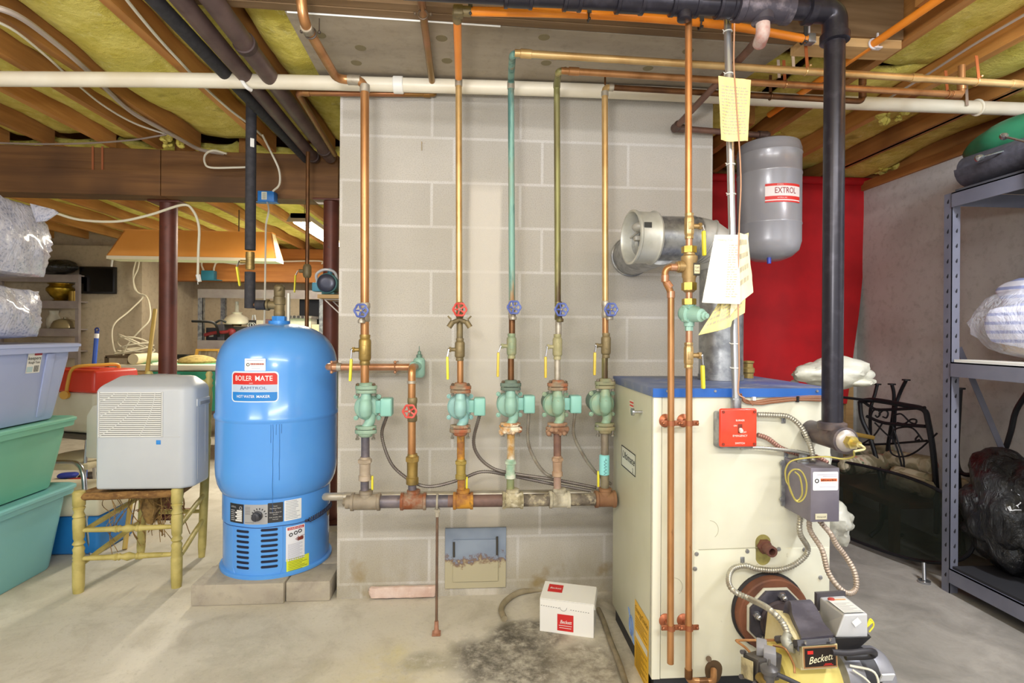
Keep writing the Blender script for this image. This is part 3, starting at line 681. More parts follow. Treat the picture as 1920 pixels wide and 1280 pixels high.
p4, q4 = pump(1045, 717, 806, 'worn circulator pump with rusty flanges, second from the boiler', PUMP_WORN, FLANGE_RUST, crust=mk('a3836a', .9, 0, '7a5540', 20))
p5, q5 = pump(1134, 714, 806, 'circulator pump half hidden behind the boiler', PUMP_WORN, mk('7d8468', .7, .1, '9c8f70', 14), box=False)
link(685, 812, 858, .0165, IRON, 'bare grey iron pipe under the leftmost pump')
link(864, 810, 862, .0155, IRON_RUST, 'rusty orange pipe under the second pump')
link(958, 806, 862, .0155, mk('b08a50', .75, .1, 'd8d2c4', 14, .42, .6, c3='8a4f2a', sc3=12), 'orange and white streaked pipe under the crusted pump')
link(1045, 806, 856, .0155, IRON_BROWN, 'brown pipe under the worn pump with rusty flanges')
link(1134, 806, 852, .0155, mk('8a7f70', .6, .2, '6d6258', 10), 'grey pipe under the pump half hidden by the boiler')
union(684, 856, 901, .0165, mk('a59684', .6, .2, 'b8a898', 14, .4, .6, c3='a36a45', sc3=10), 'pinkish grey check valve in the leftmost stack over the manifold')
union(864, 860, 898, .0145, mk('a58e48', .6, .2, '8d7c42', 14), 'yellowed check valve over the rusty orange manifold tee')
union(957, 860, 897, .0145, mk('8fb09a', .7, .1, 'd2d4c4', 14, .42, .6, c3='4f8a70', sc3=9), 'green and white corroded check valve over the manifold')
union(1045, 854, 893, .0145, mk('a0826a', .7, .1, 'b89c84', 14), 'rusty pinkish check valve over the white crusted tee')
mb = MB(); a_, c_ = py(1133, 890), py(1133, 852)
mb.lathe(a_, Z, [(.016, 0), (.021, .003), (.021, (c_ - a_).z - .004), (.016, (c_ - a_).z)], 18)
for k in range(5): mb.tube([py(1131 + random.uniform(-1, 3), 858 + k * 6) + V((0, -.0215, 0)), py(1134, 860 + k * 6) + V((.002, -.0215, 0)), py(1130, 863 + k * 6) + V((0, -.0213, 0))], .0009, 4, mi=1)
one(mb, 'check_valve', [mk('8fd8dc', .45, 0), INK], 'check valve wrapped in pale turquoise label, in the stack next to the boiler', 'valve')
link(684, 901, 922, .0165, IRON, 'dark grey nipple joining the leftmost stack to the manifold')
link(865, 898, 924, .0155, IRON_RUST, 'heavily rusted orange nipple on the manifold')
link(957, 897, 921, .0155, mk('7f8a66', .8, .1, '9c9a6a', 14), 'green stained nipple on the manifold')
link(1045, 893, 919, .0155, mk('9c7f72', .7, .1, 'b09a8c', 14), 'pinkish brown nipple above the white crusted tee')
link(1134, 890, 916, .0165, mk('8a806a', .7, .1, '6d6452', 14), 'grey nipple under the turquoise check valve')
for u, v0, v1, lab in ((875, 895, 927, 'second stack'), (1123, 884, 914, 'stack by the boiler'), (697, 893, 920, 'leftmost stack')):
    mb = MB(); mb.bar(py(u, v0) + V((0, .012, 0)), py(u, v1) + V((0, .012, 0)), .009, .012, up=(0, 1, 0), bev=.003); one(mb, 'valve_lever', YELLOW, 'yellow lever hanging behind the nipple of the %s' % lab, 'lever')
# --- manifold
A, B = py(652, 941), py(1150, 935); root = thing('manifold_header', 'horizontal iron manifold pipe with tees along the foot of the chimney', 'manifold', A)
mb = MB(); mb.cyl(A, py(840, 939), .0245, n=20); fin(mb, 'header_pipe', IRON, root)
mb = MB(); mb.cyl(py(840, 939), py(960, 938), .0243, n=20); fin(mb, 'header_pipe', mk('7a5f58', .65, .2, '5c4b48', 12), root)
mb = MB(); mb.cyl(py(960, 938), B, .0243, n=20); fin(mb, 'header_pipe', mk('8a8070', .75, .15, '5d544c', 16, .4, .6, c3='c0b59a', sc3=22, lo3=.52, hi3=.66), root)
D = (B - A).normalized()
for u, hw, m in ((685, 27, IRON_TEE), (772, 24, mk('85705c', .65, .15, '9a8a78', 14, .4, .65, c3='85492a', sc3=8, lo3=.5, hi3=.66)), (864, 19, IRON_RUST), (957, 20, IRON_CRUST), (1046, 20, mk('c2bba8', .9, 0, '8a8272', 22, bump=.5)), (1134, 20, mk('8f6a4c', .75, .1, '7a543c', 10))):
    k = (u - 652) / (1150 - 652); q = A.lerp(B, k); h = hw / 470
    mb = MB(); mb.lathe(q - D * h, D, [(.027, 0), (.0345, .001), (.0345, .011), (.031, .014), (.031, 2 * h - .014), (.0345, 2 * h - .011), (.0345, 2 * h - .001), (.027, 2 * h)], 22)
    mb.lathe(q, Z, [(.028, 0), (.026, .025), (.0245, .032), (.0265, .034), (.0265, .045), (.021, .047)], 18); fin(mb, 'tee', m, root)
mb = MB(); q = A - D * .004; mb.cyl(q - D * .014, q, .017, n=4); mb.cyl(q - D * .002, q + D * .02, .026, n=18); fin(mb, 'end_plug', IRON_TEE, root)
# support rod and foot
f_ = PZ(820, 1194, 0); q = py(820, 940); f_ = V((q.x, q.y, 0))
root = thing('support_stand', 'thin rusty rod with a square foot propping up the manifold', 'support', f_)
mb = MB(); mb.cyl(f_ + Z * .05, q - Z * .05, .0055, n=10); fin(mb, 'rod', mk('7d6250', .6, .3, '5d4a40', 12), root)
mb = MB(); mb.box(f_ + Z * .004, (.034, .034, .008), bev=.002); mb.lathe(f_ + Z * .008, Z, [(.014, 0), (.009, .012), (.008, .045)], 12); fin(mb, 'foot_plate', mk('b0806a', .75, .1, '8f5f45', 20), root)
mb = MB(); mb.tor(q, D, .0275, .0045, 20, 6); mb.cyl(q - Z * .06, q - Z * .026, .0085, n=8); mb.cyl(q - Z * .04, q - Z * .03, .012, n=6); fin(mb, 'clamp', mk('b0a89a', .55, .3), root)
# grey pipe behind the manifold from the tank
mb = MB(); p0, p1_ = PY(640, 931, -.085), PY(1150, 923, -.085); mb.tube(fillet([PY(611, 931, .10), PY(611, 931, -.085), p1_], .03), .017, 16); sweat(mb, PY(655, 931, -.085), p1_ - p0, .0175, .05)
one(mb, 'tank_pipe', mk('b9b3a8', .4, .45, 'a39a8c', 12), 'pale silver pipe running from the blue tank behind the manifold', 'pipe')
# copper supply pipe of the tank with flow valve
YH = -.085; ph = lambda u, v: PY(u, v, YH)
root = thing('copper_pipe', 'horizontal copper pipe joining the blue tank to the green flow valve', 'pipe', ph(700, 688))
mb = MB(); mb.tube(fillet([ph(612, 688) + V((.012, .19, 0)), ph(613, 688), ph(778, 688)], .03, 6), rb * .92, 16); fin(mb, 'pipe_run', COPPER_PINK, root)
mb = MB(); sweat(mb, ph(636, 688), (1, 0, 0), rb * .93, .02); fin(mb, 'soldered_coupling', SOLDER, root)
for u in (622, 741):
    mb = MB(); q = ph(u, 688); mb.tor(q, (1, 0, 0), rb, .003, 18, 6)
    for s in (-1, 1): mb.sph(q + V((0, -.004, s * .022)), .007, 10); mb.cyl(q + V((0, 0, s * .022)), q + V((0, .085, s * .022)), .003, n=6)
    fin(mb, 'pipe_clamp', COPPER_PINK, root)
q = ph(786, 686); root = thing('flow_valve', 'green flow control valve with a small stem at the bend of the copper pipe', 'valve', q - Z * .05)
mb = MB(); mb.lathe(q - Z * .05, Z, [(.016, 0), (.024, .008), (.026, .02), (.026, .075), (.022, .083), (.014, .088)], 18); mb.cyl(q - V((.035, 0, 0)), q, .02, n=16); mb.cyl(q + V((-.02, -.05, 0)), q, .021, n=16); fin(mb, 'valve_body', PUMP, root)
mb = MB(); mb.lathe(q + Z * .038, Z, [(.013, 0), (.013, .012), (.008, .014), (.007, .026), (.002, .03), (.0015, .05)], 12); fin(mb, 'stem', mk('6d8a7c', .5, .3), root)
d1 = PY(771, 690, -.2); up = PY(771, 690, YR)
riser_pipe('copper drop pipe below the green flow valve, with the red handwheel at mid height', [ph(780, 687), PY(772, 689, YR), py(772, 755)], rb * .92, COPPER, [(py(772, 716), Z, .012)], .035)
drain_valve(773, 745, 790, rb * .95, (768, 771), BRASS_DULL, WHEEL_RED, 'gate valve with a brick red handwheel, lowest of all the handwheels')
link(772, 790, 850, rb * .95, COPPER, 'copper pipe below the brick red handwheel')
union(773, 850, 908, .0165, BRASS, 'brass check valve under the brick red handwheel')
link(773, 908, 924, .0165, IRON, 'dark nipple under the brass check valve')
# armoured cables of the pumps
def flex(name, pts, r, m, label, rib=.0045, group=None, n=8):
    mb = MB(); mb.tube(spline(pts, 8), r, n, rib=rib); return one(mb, name, m, label, 'cable', group)
YC = -.245
cpx = lambda l, y=YC: [PY(u, v, y) for u, v in l]
def below(q): return q - Z * .036
flex('armoured_cable', [below(q1)] + cpx([(716, 815), (730, 862), (752, 888)]) + cpx([(785, 908), (815, 911)], -.27) + cpx([(862, 899), (905, 884)], -.26) + cpx([(960, 892), (1040, 908), (1108, 920)], -.245), .0075, CONDUIT_DARK, 'grey armoured cable looping from the leftmost pump under the check valves')
flex('armoured_cable', [below(q2)] + cpx([(888, 826), (898, 856), (925, 878), (965, 888), (1040, 899), (1118, 914)], -.262), .0075, CONDUIT_DARK, 'grey armoured cable from the bluish pump along the manifold')
flex('armoured_cable', [below(q3)] + cpx([(990, 826), (1002, 860), (1020, 885), (1036, 894)], -.262), .0075, CONDUIT, 'grey armoured cable from the pump with the crusted flange')
flex('armoured_cable', [below(q4)] + cpx([(1076, 815), (1095, 855), (1120, 888), (1146, 908)], -.25), .0075, CONDUIT, 'grey armoured cable from the worn pump towards the boiler')
# --- white drain pipe across the whole ceiling
YP = -.085
root = thing('drain_pipe', 'long white plastic drain pipe crossing the whole room under the joists', 'pipe', PY(0, 148, YP))
PV = [(-60, 147), (0, 148), (350, 150.5), (690, 157.5), (1130, 171), (1500, 189), (1920, 205), (1990, 208)]
def t_(u):
    for (u0, v0), (u1, v1) in zip(PV, PV[1:]):
        if u <= u1: return PY(u, v0 + (v1 - v0) * (u - u0) / (u1 - u0), YP)
mb = MB(); mb.tube([PY(u, v, YP) for u, v in PV], .0302, 28, 5); fin(mb, 'pipe_run', WHITE_PVC, root)
d_ = (t_(900) - t_(600)).normalized()
mb = MB(); q = t_(747); mb.cyl(q - d_ * .022, q + d_ * .022, .0365, n=28, bev=.003); fin(mb, 'coupling', mk('f0efea', .4, 0), root)
q = t_(462); mb = MB(); mb.tube([q + V((-.02, -.035, .09)), q + V((-.018, -.036, .03)), q + V((-.004, -.036, -.01)), q + V((.01, -.025, -.034)), q + V((.02, .0, -.036))], .008, 8, 5); one(mb, 'pipe_hook', WHITE, 'white plastic hook holding the drain pipe left of the chimney', 'hook')
q = t_(1832); mb = MB(); mb.tor(q, d_ + V((0, 0, .25)), .034, .006, 22, 8); one(mb, 'pipe_ring', WHITE_PVC, 'white ring hanger round the drain pipe near the right wall', 'hanger')
q = t_(1810); mb = MB(); mb.bar(q + V((-.03, -.04, -.01)), q + V((-.03, -.03, .2)), .014, .002, up=(0, 1, 0)); one(mb, 'hanger_strap', mk('b5a090', .5, .3), 'perforated metal strap beside the ring hanger of the drain pipe', 'strap')
# --- copper pipe above the drain pipe, turning back along the chimney
YQ = -.034; pq = lambda u, v: PY(u, v, YQ)
mb = MB(); e0 = pq(815, 176); s0 = pq(558, 174)
mb.tube(fillet([P(786, -30, 1.66), P(790, 0, 1.74), V((pq(812, 160).x, YQ, 2.305)), e0, s0, P(628, 290, 3.05)], .022, 5), .0135, 14)
for p, ax in ((pq(800, 176), (1, 0, 0)), (pq(575, 174), (1, 0, 0))): sweat(mb, p, ax, .0138, .03)
q = P(793, 27, 1.78); mb.tor(q, (0, 1, 0), .016, .003, 16, 6, 1)
for s in (-1, 1): mb.sph(q + V((s * .026, 0, .002)), .006, 8, 1)
one(mb, 'copper_pipe', [mk('a5704f', .35, .7, '8a6a34', 5), mk('6a5a4a', .5, .4)], 'reddish copper pipe strapped under the slab, then running left under the drain pipe', 'pipe')
# ---------------------------------------------------------------- boiler
BF = PZ(1221, 1309, 0); BX0, BYF = BF.x, BF.y
bf = lambda u, v, o=0.0: PY(u, v, BYF - o)          # point on the boiler front, o metres in front of it
BX1 = bf(1556, 1000).x; BYB = PX(1149, 1000, BX0).y; BZT = bf(1221, 727).z; BZ0 = bf(1221, 1273).z
CREAM = mk('dcdac8', .38, 0, 'cecbb7', 3, .45, .7, c3='b8ae94', sc3=9, lo3=.7, hi3=.8, coat=.2)
CREAM_EDGE = mk('e2e0d0', .35, 0)
BLUE_TOP = mk('2f5fae', .45, 0, '5a6690', 5, .45, .65, c3='7f8496', sc3=12, lo3=.55, hi3=.7)
root = thing('boiler', 'cream boiler with blue top standing in front of the block chimney', 'boiler', ((BX0 + BX1) / 2, (BYF + BYB) / 2, 0))
mb = MB(); mb.bb((BX0 + .012, BYF + .012, 0), (BX1 - .012, BYB - .01, BZ0 + .01)); fin(mb, 'plinth', mk('2a2b30', .6, 0), root)
mb = MB(); mb.bb((BX0, BYF + .004, BZ0), (BX0 + .02, BYB, BZT - .028), bev=.002); sidep = fin(mb, 'side_panel', mk('c9c9b4', .4, 0, 'bdbda6', 2), root)
mb = MB(); mb.bb((BX1 - .02, BYF + .004, BZ0), (BX1, BYB, BZT - .028), bev=.002); mb.bb((BX0 + .02, BYB - .02, BZ0), (BX1 - .02, BYB, BZT - .028)); fin(mb, 'rear_jacket', CREAM, root)
xt = bf(1240, 1000).x
mb = MB(); mb.bb((BX0, BYF - .003, BZ0), (xt - .002, BYF + .02, BZT - .03), bev=.002); fin(mb, 'edge_trim', CREAM_EDGE, root)
# front panels, the lower one with cut-outs left to the fittings
zs = bf(1400, 1029).z
mb = MB(); mb.bb((xt, BYF, BZ0), (BX1, BYF + .018, BZT - .03), bev=.0015); frontp = fin(mb, 'front_panel', CREAM, root)
mb = MB(); mb.bb((bf(1308, 1).x, BYF - .0025, BZ0 + .004), (BX1 - .004, BYF + .002, zs), bev=.001); fin(mb, 'lower_panel', mk('dad8c5', .38, 0, 'ccc9b4', 3, .45, .7, c3='a39d86', sc3=14, lo3=.66, hi3=.76), root)
mb = MB(); mb.bb((BX0 - .004, BYF - .008, BZT - .03), (BX1 + .004, BYB + .004, BZT), bev=.003)
tpan = fin(mb, 'top_panel', mk('4a5f94', .5, 0, '6d7792', 4, .4, .6, c3='858a98', sc3=10, lo3=.5, hi3=.66), root)
mb = MB(); mb.bb((BX0 - .0045, BYF - .0095, BZT - .03), (BX1 + .0045, BYF - .0075, BZT - .001)); fin(mb, 'front_lip', mk('2a62b8', .4, 0, '3468b8', 5), tpan)
mb = MB()
for u, v in ((1306, 1038), (1401, 1033), (1460, 1029), (1538, 1082), (1508, 1030), (1250, 738), (1303, 1066)): mb.lathe(bf(u, v, .002), (0, -1, 0), [(.0075, 0), (.0075, .001), (.0058, .004), (.0, .0045)], 14); mb.box(bf(u, v, .0065), (.01, .001, .0016))
for u in (1251, 1341, 1532): mb.lathe(bf(u, 733, .0095), (0, -1, 0), [(.005, 0), (.004, .003), (0, .0035)], 12)
fin(mb, 'screws', STEEL, root)
for u, v, r in ((1330, 993, .031), (1263, 1100, .03)):
    mb = MB(); c = bf(u, v, .0003); mb.tube([c + V((math.cos(t) * r, 0, math.sin(t) * r)) for t in [(-.9 + i * .12) for i in range(21)]], .0007, 5); fin(mb, 'panel_knockout', mk('a8a590', .6, 0), frontp)
mb = MB(); mb.tube([bf(1310, 1030, .0028), bf(1400, 1027, .0028), bf(1420, 1026, .0028)], .0008, 5); fin(mb, 'panel_seam', mk('a8a590', .6, 0), root)
# oval opening with pipe stub
c = bf(1431, 1029, .003)
mb = MB(); n = 30; pts = []
for i in range(n):
    t = 2 * pi * i / n; pts.append(c + V((math.cos(t) * .026, 0, math.sin(t) * .026 + (.022 if math.sin(t) > 0 else -.028))))
mb.prism(pts, (0, .003, 0)); oval = fin(mb, 'oval_opening', mk('a39a58', .9, 0, '6d6440', 14), frontp)
mb = MB(); c2 = bf(1431, 1022, 0); mb.cyl(c2, c2 + V((0, -.02, 0)), .024, n=6); mb.lathe(c2 + V((0, -.02, 0)), (0, -1, 0), [(.018, 0), (.018, .035), (.011, .035), (.011, .01), (0, .01)], 18, cap=False); fin(mb, 'pipe_stub', mk('7a5044', .6, .2, '5c3a32', 20), root)
# emblem, warning sticker and serial sheet on the left side
sfn = lambda y, z: V((BX0 - .0012, y, z))
pY = lambda u, v: PX(u, v, BX0)
def side_fn(u, v):               # local frame on the left side, x towards the front of the boiler
    o = pY(u, v); return lambda a, b2: V((BX0 - .001, o.y - a, o.z + b2))
o = pY(1166, 833); e = pY(1192, 882); w = o.y - e.y; g = side_fn(1166, 833); h = .082
mb = MB(); mb.patch(g, 0, w, -h, 0, mi=0)
for a0, a1, b0, b1 in ((0, w, -.004, 0), (0, w, -h, -h + .004), (0, .004, -h, 0), (w - .004, w, -h, 0)): mb.patch(lambda a, b2: g(a, b2) + V((-.0006, 0, 0)), a0, a1, b0, b1, mi=1)
mb.text('Ultimate', lambda a, b2: g(a, b2) + V((-.0008, 0, 0)), w * .5, -h * .55, .028, 1, .3, w=w * .86, bold=.006); mb.text('2', lambda a, b2: g(a, b2) + V((-.0008, 0, 0)), w * .82, -h * .92, .018, 1)
fin(mb, 'emblem', [mk('d8dcd0', .4), INK], sidep, smooth=False)
g = side_fn(1191, 1122); w = pY(1191, 1122).y - pY(1217, 1166).y
hh = .245; mb = MB(); mb.patch(g, 0, w, -hh, 0, mi=0)
gg = lambda a, b2: g(a, b2) + V((-.0006, 0, 0))
mb.text('EnergyGuide', gg, w * .5, -.036, .02, 1, w=w * .9, bold=.006); mb.patch(gg, w * .06, w * .94, -.128, -.105, mi=2)
for i in range(13): mb.patch(gg, w * .08, w * (.9 - .2 * (i % 3)), -.147 - i * .0072, -.1445 - i * .0072, mi=1)
for i in range(5): mb.patch(gg, w * .08, w * (.9 - .2 * (i % 2)), -.055 - i * .009, -.0525 - i * .009, mi=1)
fin(mb, 'energy_sticker', [mk('e8b422', .45), mk('8a6a1c', .6), mk('d9d5c4', .5)], sidep, smooth=False)
g = side_fn(1184, 1172); mb = MB()
for k in range(4):
    mb.tube([g(.0 + math.cos(t) * .026 * (1 - .14 * k), math.sin(t) * .036 * (1 - .14 * k)) + V((-.0004, 0, 0)) for t in [2 * pi * i / 28 for i in range(28)]], .0016, 5, closed=True)
for a, b2 in ((-.025, -.05), (.025, .05)): mb.tube([g(-a * 1.5, b2) + V((-.0005, 0, 0)), g(a * .2, -b2 * .2) + V((-.0005, 0, 0)), g(a, -b2) + V((-.0005, 0, 0))], .0016, 5, 5)
fin(mb, 'round_logo', mk('6f8fc8', .5), sidep)
g = side_fn(1181, 748); mb = MB(); mb.patch(g, 0, .055, -.05, 0)
for k in range(2): mb.patch(lambda a, b2: g(a, b2) + V((-.0006, 0, 0)), .004, .05, -.012 - k * .012, -.006 - k * .012, mi=1)
for k in range(3): mb.patch(lambda a, b2: g(a, b2) + V((-.0006, 0, 0)), .01, .045, -.032 - k * .006, -.03 - k * .006, mi=2)
fin(mb, 'warning_sticker', [mk('d8d6c4', .5), RED_INK, GREY_INK], sidep, smooth=False)
mb = MB(); q = pY(1204, 772); mb.cyl(q, q + V((-.03, 0, 0)), .005, n=10); mb.cyl(q + V((-.03, 0, 0)), q + V((-.038, 0, 0)), .013, n=14); fin(mb, 'side_bolt', CHROME, sidep)
# burner opening flange
c = bf(1439, 1142, 0)
mb = MB(); mb.cyl(c, c + V((0, -.045, 0)), .121, n=44, bev=.004); fin(mb, 'burner_ring', mk('80503a', .7, .15, '5e3c30', 8, .4, .65, c3='a3705a', sc3=14, lo3=.6, hi3=.7), root)
mb = MB(); mb.lathe(c + V((0, .001, 0)), (0, -1, 0), [(.128, 0), (.128, .012), (.12, .014), (.12, .003)], 44, cap=False); fin(mb, 'ring_seal', mk('2c2a2c', .7), root)
# ---------------------------------------------------------------- oil burner
c = c + V((0, -.046, 0)); burner = thing('oil_burner', 'cream and black oil burner mounted on the boiler front at the floor', 'burner', c)
ax = V((0, -1, 0)); xd, zd = V((1, 0, 0)), Z
mb = MB(); pts = []
for i in range(8):
    t = pi / 8 + i * pi / 4; k = 1.0 if i % 2 else 1.0; pts.append(c + V((math.cos(t) * .104 - .002, 0, math.sin(t) * .104)))
mb.prism(pts, (0, -.007, 0), bev=.0015); fin(mb, 'gasket_plate', mk('c9c5b4', .6, .1), burner)
mb = MB(); mb.prism([p + (c - p).normalized() * .006 + V((0, -.0075, 0)) for p in pts], (0, -.012, 0), bev=.002); mflange = fin(mb, 'mounting_flange', mk('3a3842', .5, .25, '55525e', 16), burner)
for t in (1.45, 2.9, 3.95, 5.4):
    mb = MB(); q = c + V((math.cos(t) * .078, -.019, math.sin(t) * .078)); mb.cyl(q, q + ax * .012, .013, n=6); mb.sph(q + ax * .018, .009, 12); fin(mb, 'bolt', CHROME, mflange)
mb = MB(); mb.cyl(c + ax * .018, c + ax * .085, .062, n=32); mb.tor(c + ax * .03, ax, .062, .006, 32); fin(mb, 'air_tube', mk('4a4044', .5, .3), burner)
HOUS = mk('d9cfa8', .5, 0, 'c4b070', 7, .42, .66, c3='8f6d3a', sc3=10, lo3=.6, hi3=.74)
# housing: a sloping body from the air tube towards the viewer, wedge front with name plate
fb = 1.33                         # depth of the name plate
def q4(l, d): return [P(u, v, d) for u, v in l]
D0, D1 = 1.62, 1.40
mb = MB()
back = [P(1432, 1212, D0), P(1500, 1210, D0), P(1500, 1150, D0), P(1440, 1140, D0)]
front = [P(1502, 1256, D1), P(1570, 1252, D1), P(1570, 1207, D1), P(1502, 1211, D1)]
mb.hexa([back[0], back[1], front[1], front[0], back[3], back[2], front[2], front[3]]); fin(mb, 'housing', HOUS, burner, smooth=False)
mb = MB(); ctr = P(1480, 1256, 1.50); mb.cyl(ctr + V((-.05, .0, -.02)), ctr + V((.115, 0, -.02)), .088, n=36, bev=.008); fin(mb, 'blower_drum', mk('e0cf7a', .45, 0, 'd2ba58', 8, .42, .66, c3='8f6d3a', sc3=9, lo3=.64, hi3=.74), burner)
# name plate
o = P(1506, 1254, D1 - .012); xr = (P(1571, 1250, D1 - .012) - o); yr = P(1504, 1212, D1 - .012) - o; W_, H_ = xr.length, yr.length
g = plane_fn(o, xr, yr); nrm = xr.cross(yr).normalized()
mb = MB(); mb.prism([g(0, 0), g(W_, 0), g(W_, H_), g(0, H_)], -nrm * .012); pmount = fin(mb, 'plate_mount', HOUS, burner, smooth=False)
lift = lambda k: (lambda a, b2: g(a, b2) + nrm * k)
mb = MB(); mb.patch(lift(.0008), .001, W_ - .001, .001, H_ - .001, mi=0); mb.patch(lift(.0014), .005, W_ - .005, .005, H_ - .005, mi=1); mb.patch(lift(.002), .012, .027, H_ - .02, H_ - .011, mi=2)
def tilt(a, b2): return lift(.0022)(a, b2 + (a - W_ / 2) * .16)
mb.text('Beckett', tilt, W_ * .5, H_ * .3, .018, 3, .35, w=W_ * .72, bold=.006)
mb.patch(lift(.0022), W_ * .62, W_ * .82, .0105, .0125, mi=2); mb.patch(lift(.0022), W_ * .58, W_ * .86, .0075, .009, mi=2)
fin(mb, 'name_plate', [mk('b0835a', .4, .4), mk('20140f', .4), RED_INK, mk('e6dfbf', .5)], pmount, smooth=False)
# black igniter cover (curved hump)
mb = MB(); prof = [(1482, 1151, 1.60), (1500, 1126, 1.60), (1518, 1124, 1.585), (1524, 1148, 1.53), (1530, 1168, 1.48), (1542, 1182, 1.44), (1562, 1190, 1.40)]
L = [(1466, 1160, 1.60), (1472, 1130, 1.60), (1482, 1128, 1.585), (1486, 1152, 1.53), (1494, 1172, 1.48), (1500, 1188, 1.44), (1503, 1196, 1.40)]
Rr = [(1512, 1158, 1.60), (1514, 1127, 1.60), (1522, 1126, 1.585), (1536, 1148, 1.53), (1544, 1166, 1.48), (1556, 1180, 1.44), (1563, 1190, 1.40)]
Ls, Rs = spline([P(*t) for t in L], 4), spline([P(*t) for t in Rr], 4); dn = V((0, .01, -.05))
tv = [(a, b2) for a, b2 in zip(Ls, Rs)]
for (a, b2), (a1, b3) in zip(tv, tv[1:]):
    mb.face([a, b2, b3, a1]); mb.face([a, a1, a1 + dn, a + dn]); mb.face([b2, b2 + dn, b3 + dn, b3])
mb.face([Ls[0], Ls[0] + dn, Rs[0] + dn, Rs[0]]); mb.face([Ls[-1], Rs[-1], Rs[-1] + dn, Ls[-1] + dn])
bmesh.ops.remove_doubles(mb.bm, verts=mb.bm.verts, dist=1e-5); fin(mb, 'igniter_cover', mk('47434f', .55, .05, '5f5b68', 18), burner, angle=50)
mb = MB(); mb.bar(P(1486, 1204, 1.47), P(1497, 1216, 1.385), .004, .012); mb.prism([P(1494, 1199, 1.40), P(1566, 1194, 1.40), P(1568, 1206, 1.385), P(1496, 1212, 1.385)], (0, .02, -.012), bev=.001); fin(mb, 'cover_base', mk('35333a', .5, .1), burner, smooth=False)
mb = MB()
for u, v in ((1510, 1206), (1557, 1201)): mb.cyl(P(u, v, 1.386), P(u, v, 1.386) + Z * .006, .004, n=10)
fin(mb, 'cover_screws', CHROME, burner)
# grey primary control with black base on the right
o = P(1580, 1202, 1.42)
def ctl(a): return [P(*t) for t in a]
mb = MB(); mb.hexa(ctl([(1535, 1174, 1.62), (1566, 1195, 1.44), (1627, 1195, 1.44), (1594, 1160, 1.62), (1535, 1118, 1.62), (1583, 1152, 1.44), (1627, 1150, 1.44), (1582, 1115, 1.62)])); mb.bevel(list(mb.bm.faces), .004, 2)
ccase = fin(mb, 'control_case', mk('cfd0d2', .45, 0, 'c2c3c8', 8), burner, smooth=False)
g0, gx, gy = P(1583, 1151, 1.438), P(1626, 1149.5, 1.438) - P(1583, 1151, 1.438), P(1546, 1122, 1.58) - P(1583, 1151, 1.438)
nn = gx.cross(gy).normalized(); nn = nn if nn.z > 0 else -nn; gg = lambda a, b2: g0 + gx * a + gy * b2 + nn * .0018
mb = MB(); mb.patch(gg, .04, .94, .04, .96, mi=0)
for i in range(7): mb.patch(lambda a, b2: gg(a, b2) + nn * .0006, .1, .85 - .25 * (i % 2), .1 + i * .085, .115 + i * .085, mi=1)
mb.patch(lambda a, b2: gg(a, b2) + nn * .0006, .35, .88, .82, .9, mi=2); mb.lathe(gg(.2, .86), nn, [(.009, 0), (.009, .004), (.006, .006), (0, .006)], 14, 3)
fin(mb, 'control_label', [mk('e2e2de', .5), mk('a3a3a8', .5), mk('e0a878', .5), mk('a33b34', .4)], ccase, smooth=False)
mb = MB(); f0 = P(1606, 1166, 1.436); gx = V(EX); gy = V(EU); mb.prism([f0 + gx * .013, f0 + gy * .013 + gx * .003, f0 - gx * .013, f0 - gy * .013 - gx * .003][::1], FW * -.0008); fin(mb, 'diamond_sticker', mk('f0f0ee', .5), ccase, smooth=False)
mb = MB(); mb.hexa(ctl([(1525, 1190, 1.62), (1572, 1222, 1.44), (1608, 1217, 1.44), (1590, 1180, 1.62), (1528, 1170, 1.62), (1563, 1197, 1.43), (1634, 1194, 1.43), (1600, 1160, 1.63)])); fin(mb, 'control_base', mk('232226', .5), burner, smooth=False)
mb = MB(); mb.hexa(ctl([(1527, 1142, 1.625), (1532, 1146, 1.61), (1587, 1128, 1.61), (1580, 1124, 1.625), (1527, 1109, 1.625), (1532, 1112, 1.61), (1585, 1108, 1.61), (1578, 1106, 1.625)])); fin(mb, 'control_back_plate', mk('4a464c', .5), burner, smooth=False)
mb = MB()
for k in range(3): mb.tube([P(1624, 1176, 1.46), P(1632 + k * 2, 1160 + k * 3, 1.46), P(1638, 1172, 1.46 + k * .01), P(1630, 1184, 1.46)], .002, 6, 6)
fin(mb, 'yellow_wire', YELLOW, burner)
# motor on the right, fuel unit on the left
mc = P(1608, 1262, 1.47)
mb = MB(); mb.lathe(mc - V((.07, 0, 0)), (1, 0, 0), [(.03, 0), (.06, .006), (.066, .02), (.066, .05), (.062, .052), (.062, .09), (.066, .092), (.066, .125), (.058, .138), (.02, .144)], 32); motr = fin(mb, 'motor', mk('9a9aa2', .4, .4, '84848c', 10), burner)
mb = MB(); mb.cyl(mc - V((.019, 0, 0)), mc + V((.021, 0, 0)), .0645, n=32); fin(mb, 'motor_band', mk('2c2b30', .5), motr)
mb = MB(); q = mc + V((.032, -.062, .022)); mb.box(q, (.035, .004, .04), R=Matrix.Rotation(.4, 3, 'X')); fin(mb, 'motor_sticker', mk('d6d8de', .5), motr)
mb = MB(); mb.tube([mc + V((-.06, -.05, .055)), mc + V((-.01, -.075, .05)), mc + V((.0, -.08, -.01)), mc + V((.01, -.07, -.05))], .003, 6, 6); mb.tube([mc + V((-.06, -.06, .05)), mc + V((-.03, -.08, .03)), mc + V((-.005, -.082, -.02)), mc + V((-.02, -.07, -.06))], .0025, 6, 6); fin(mb, 'motor_wire', mk('dcd8c8', .5), motr)
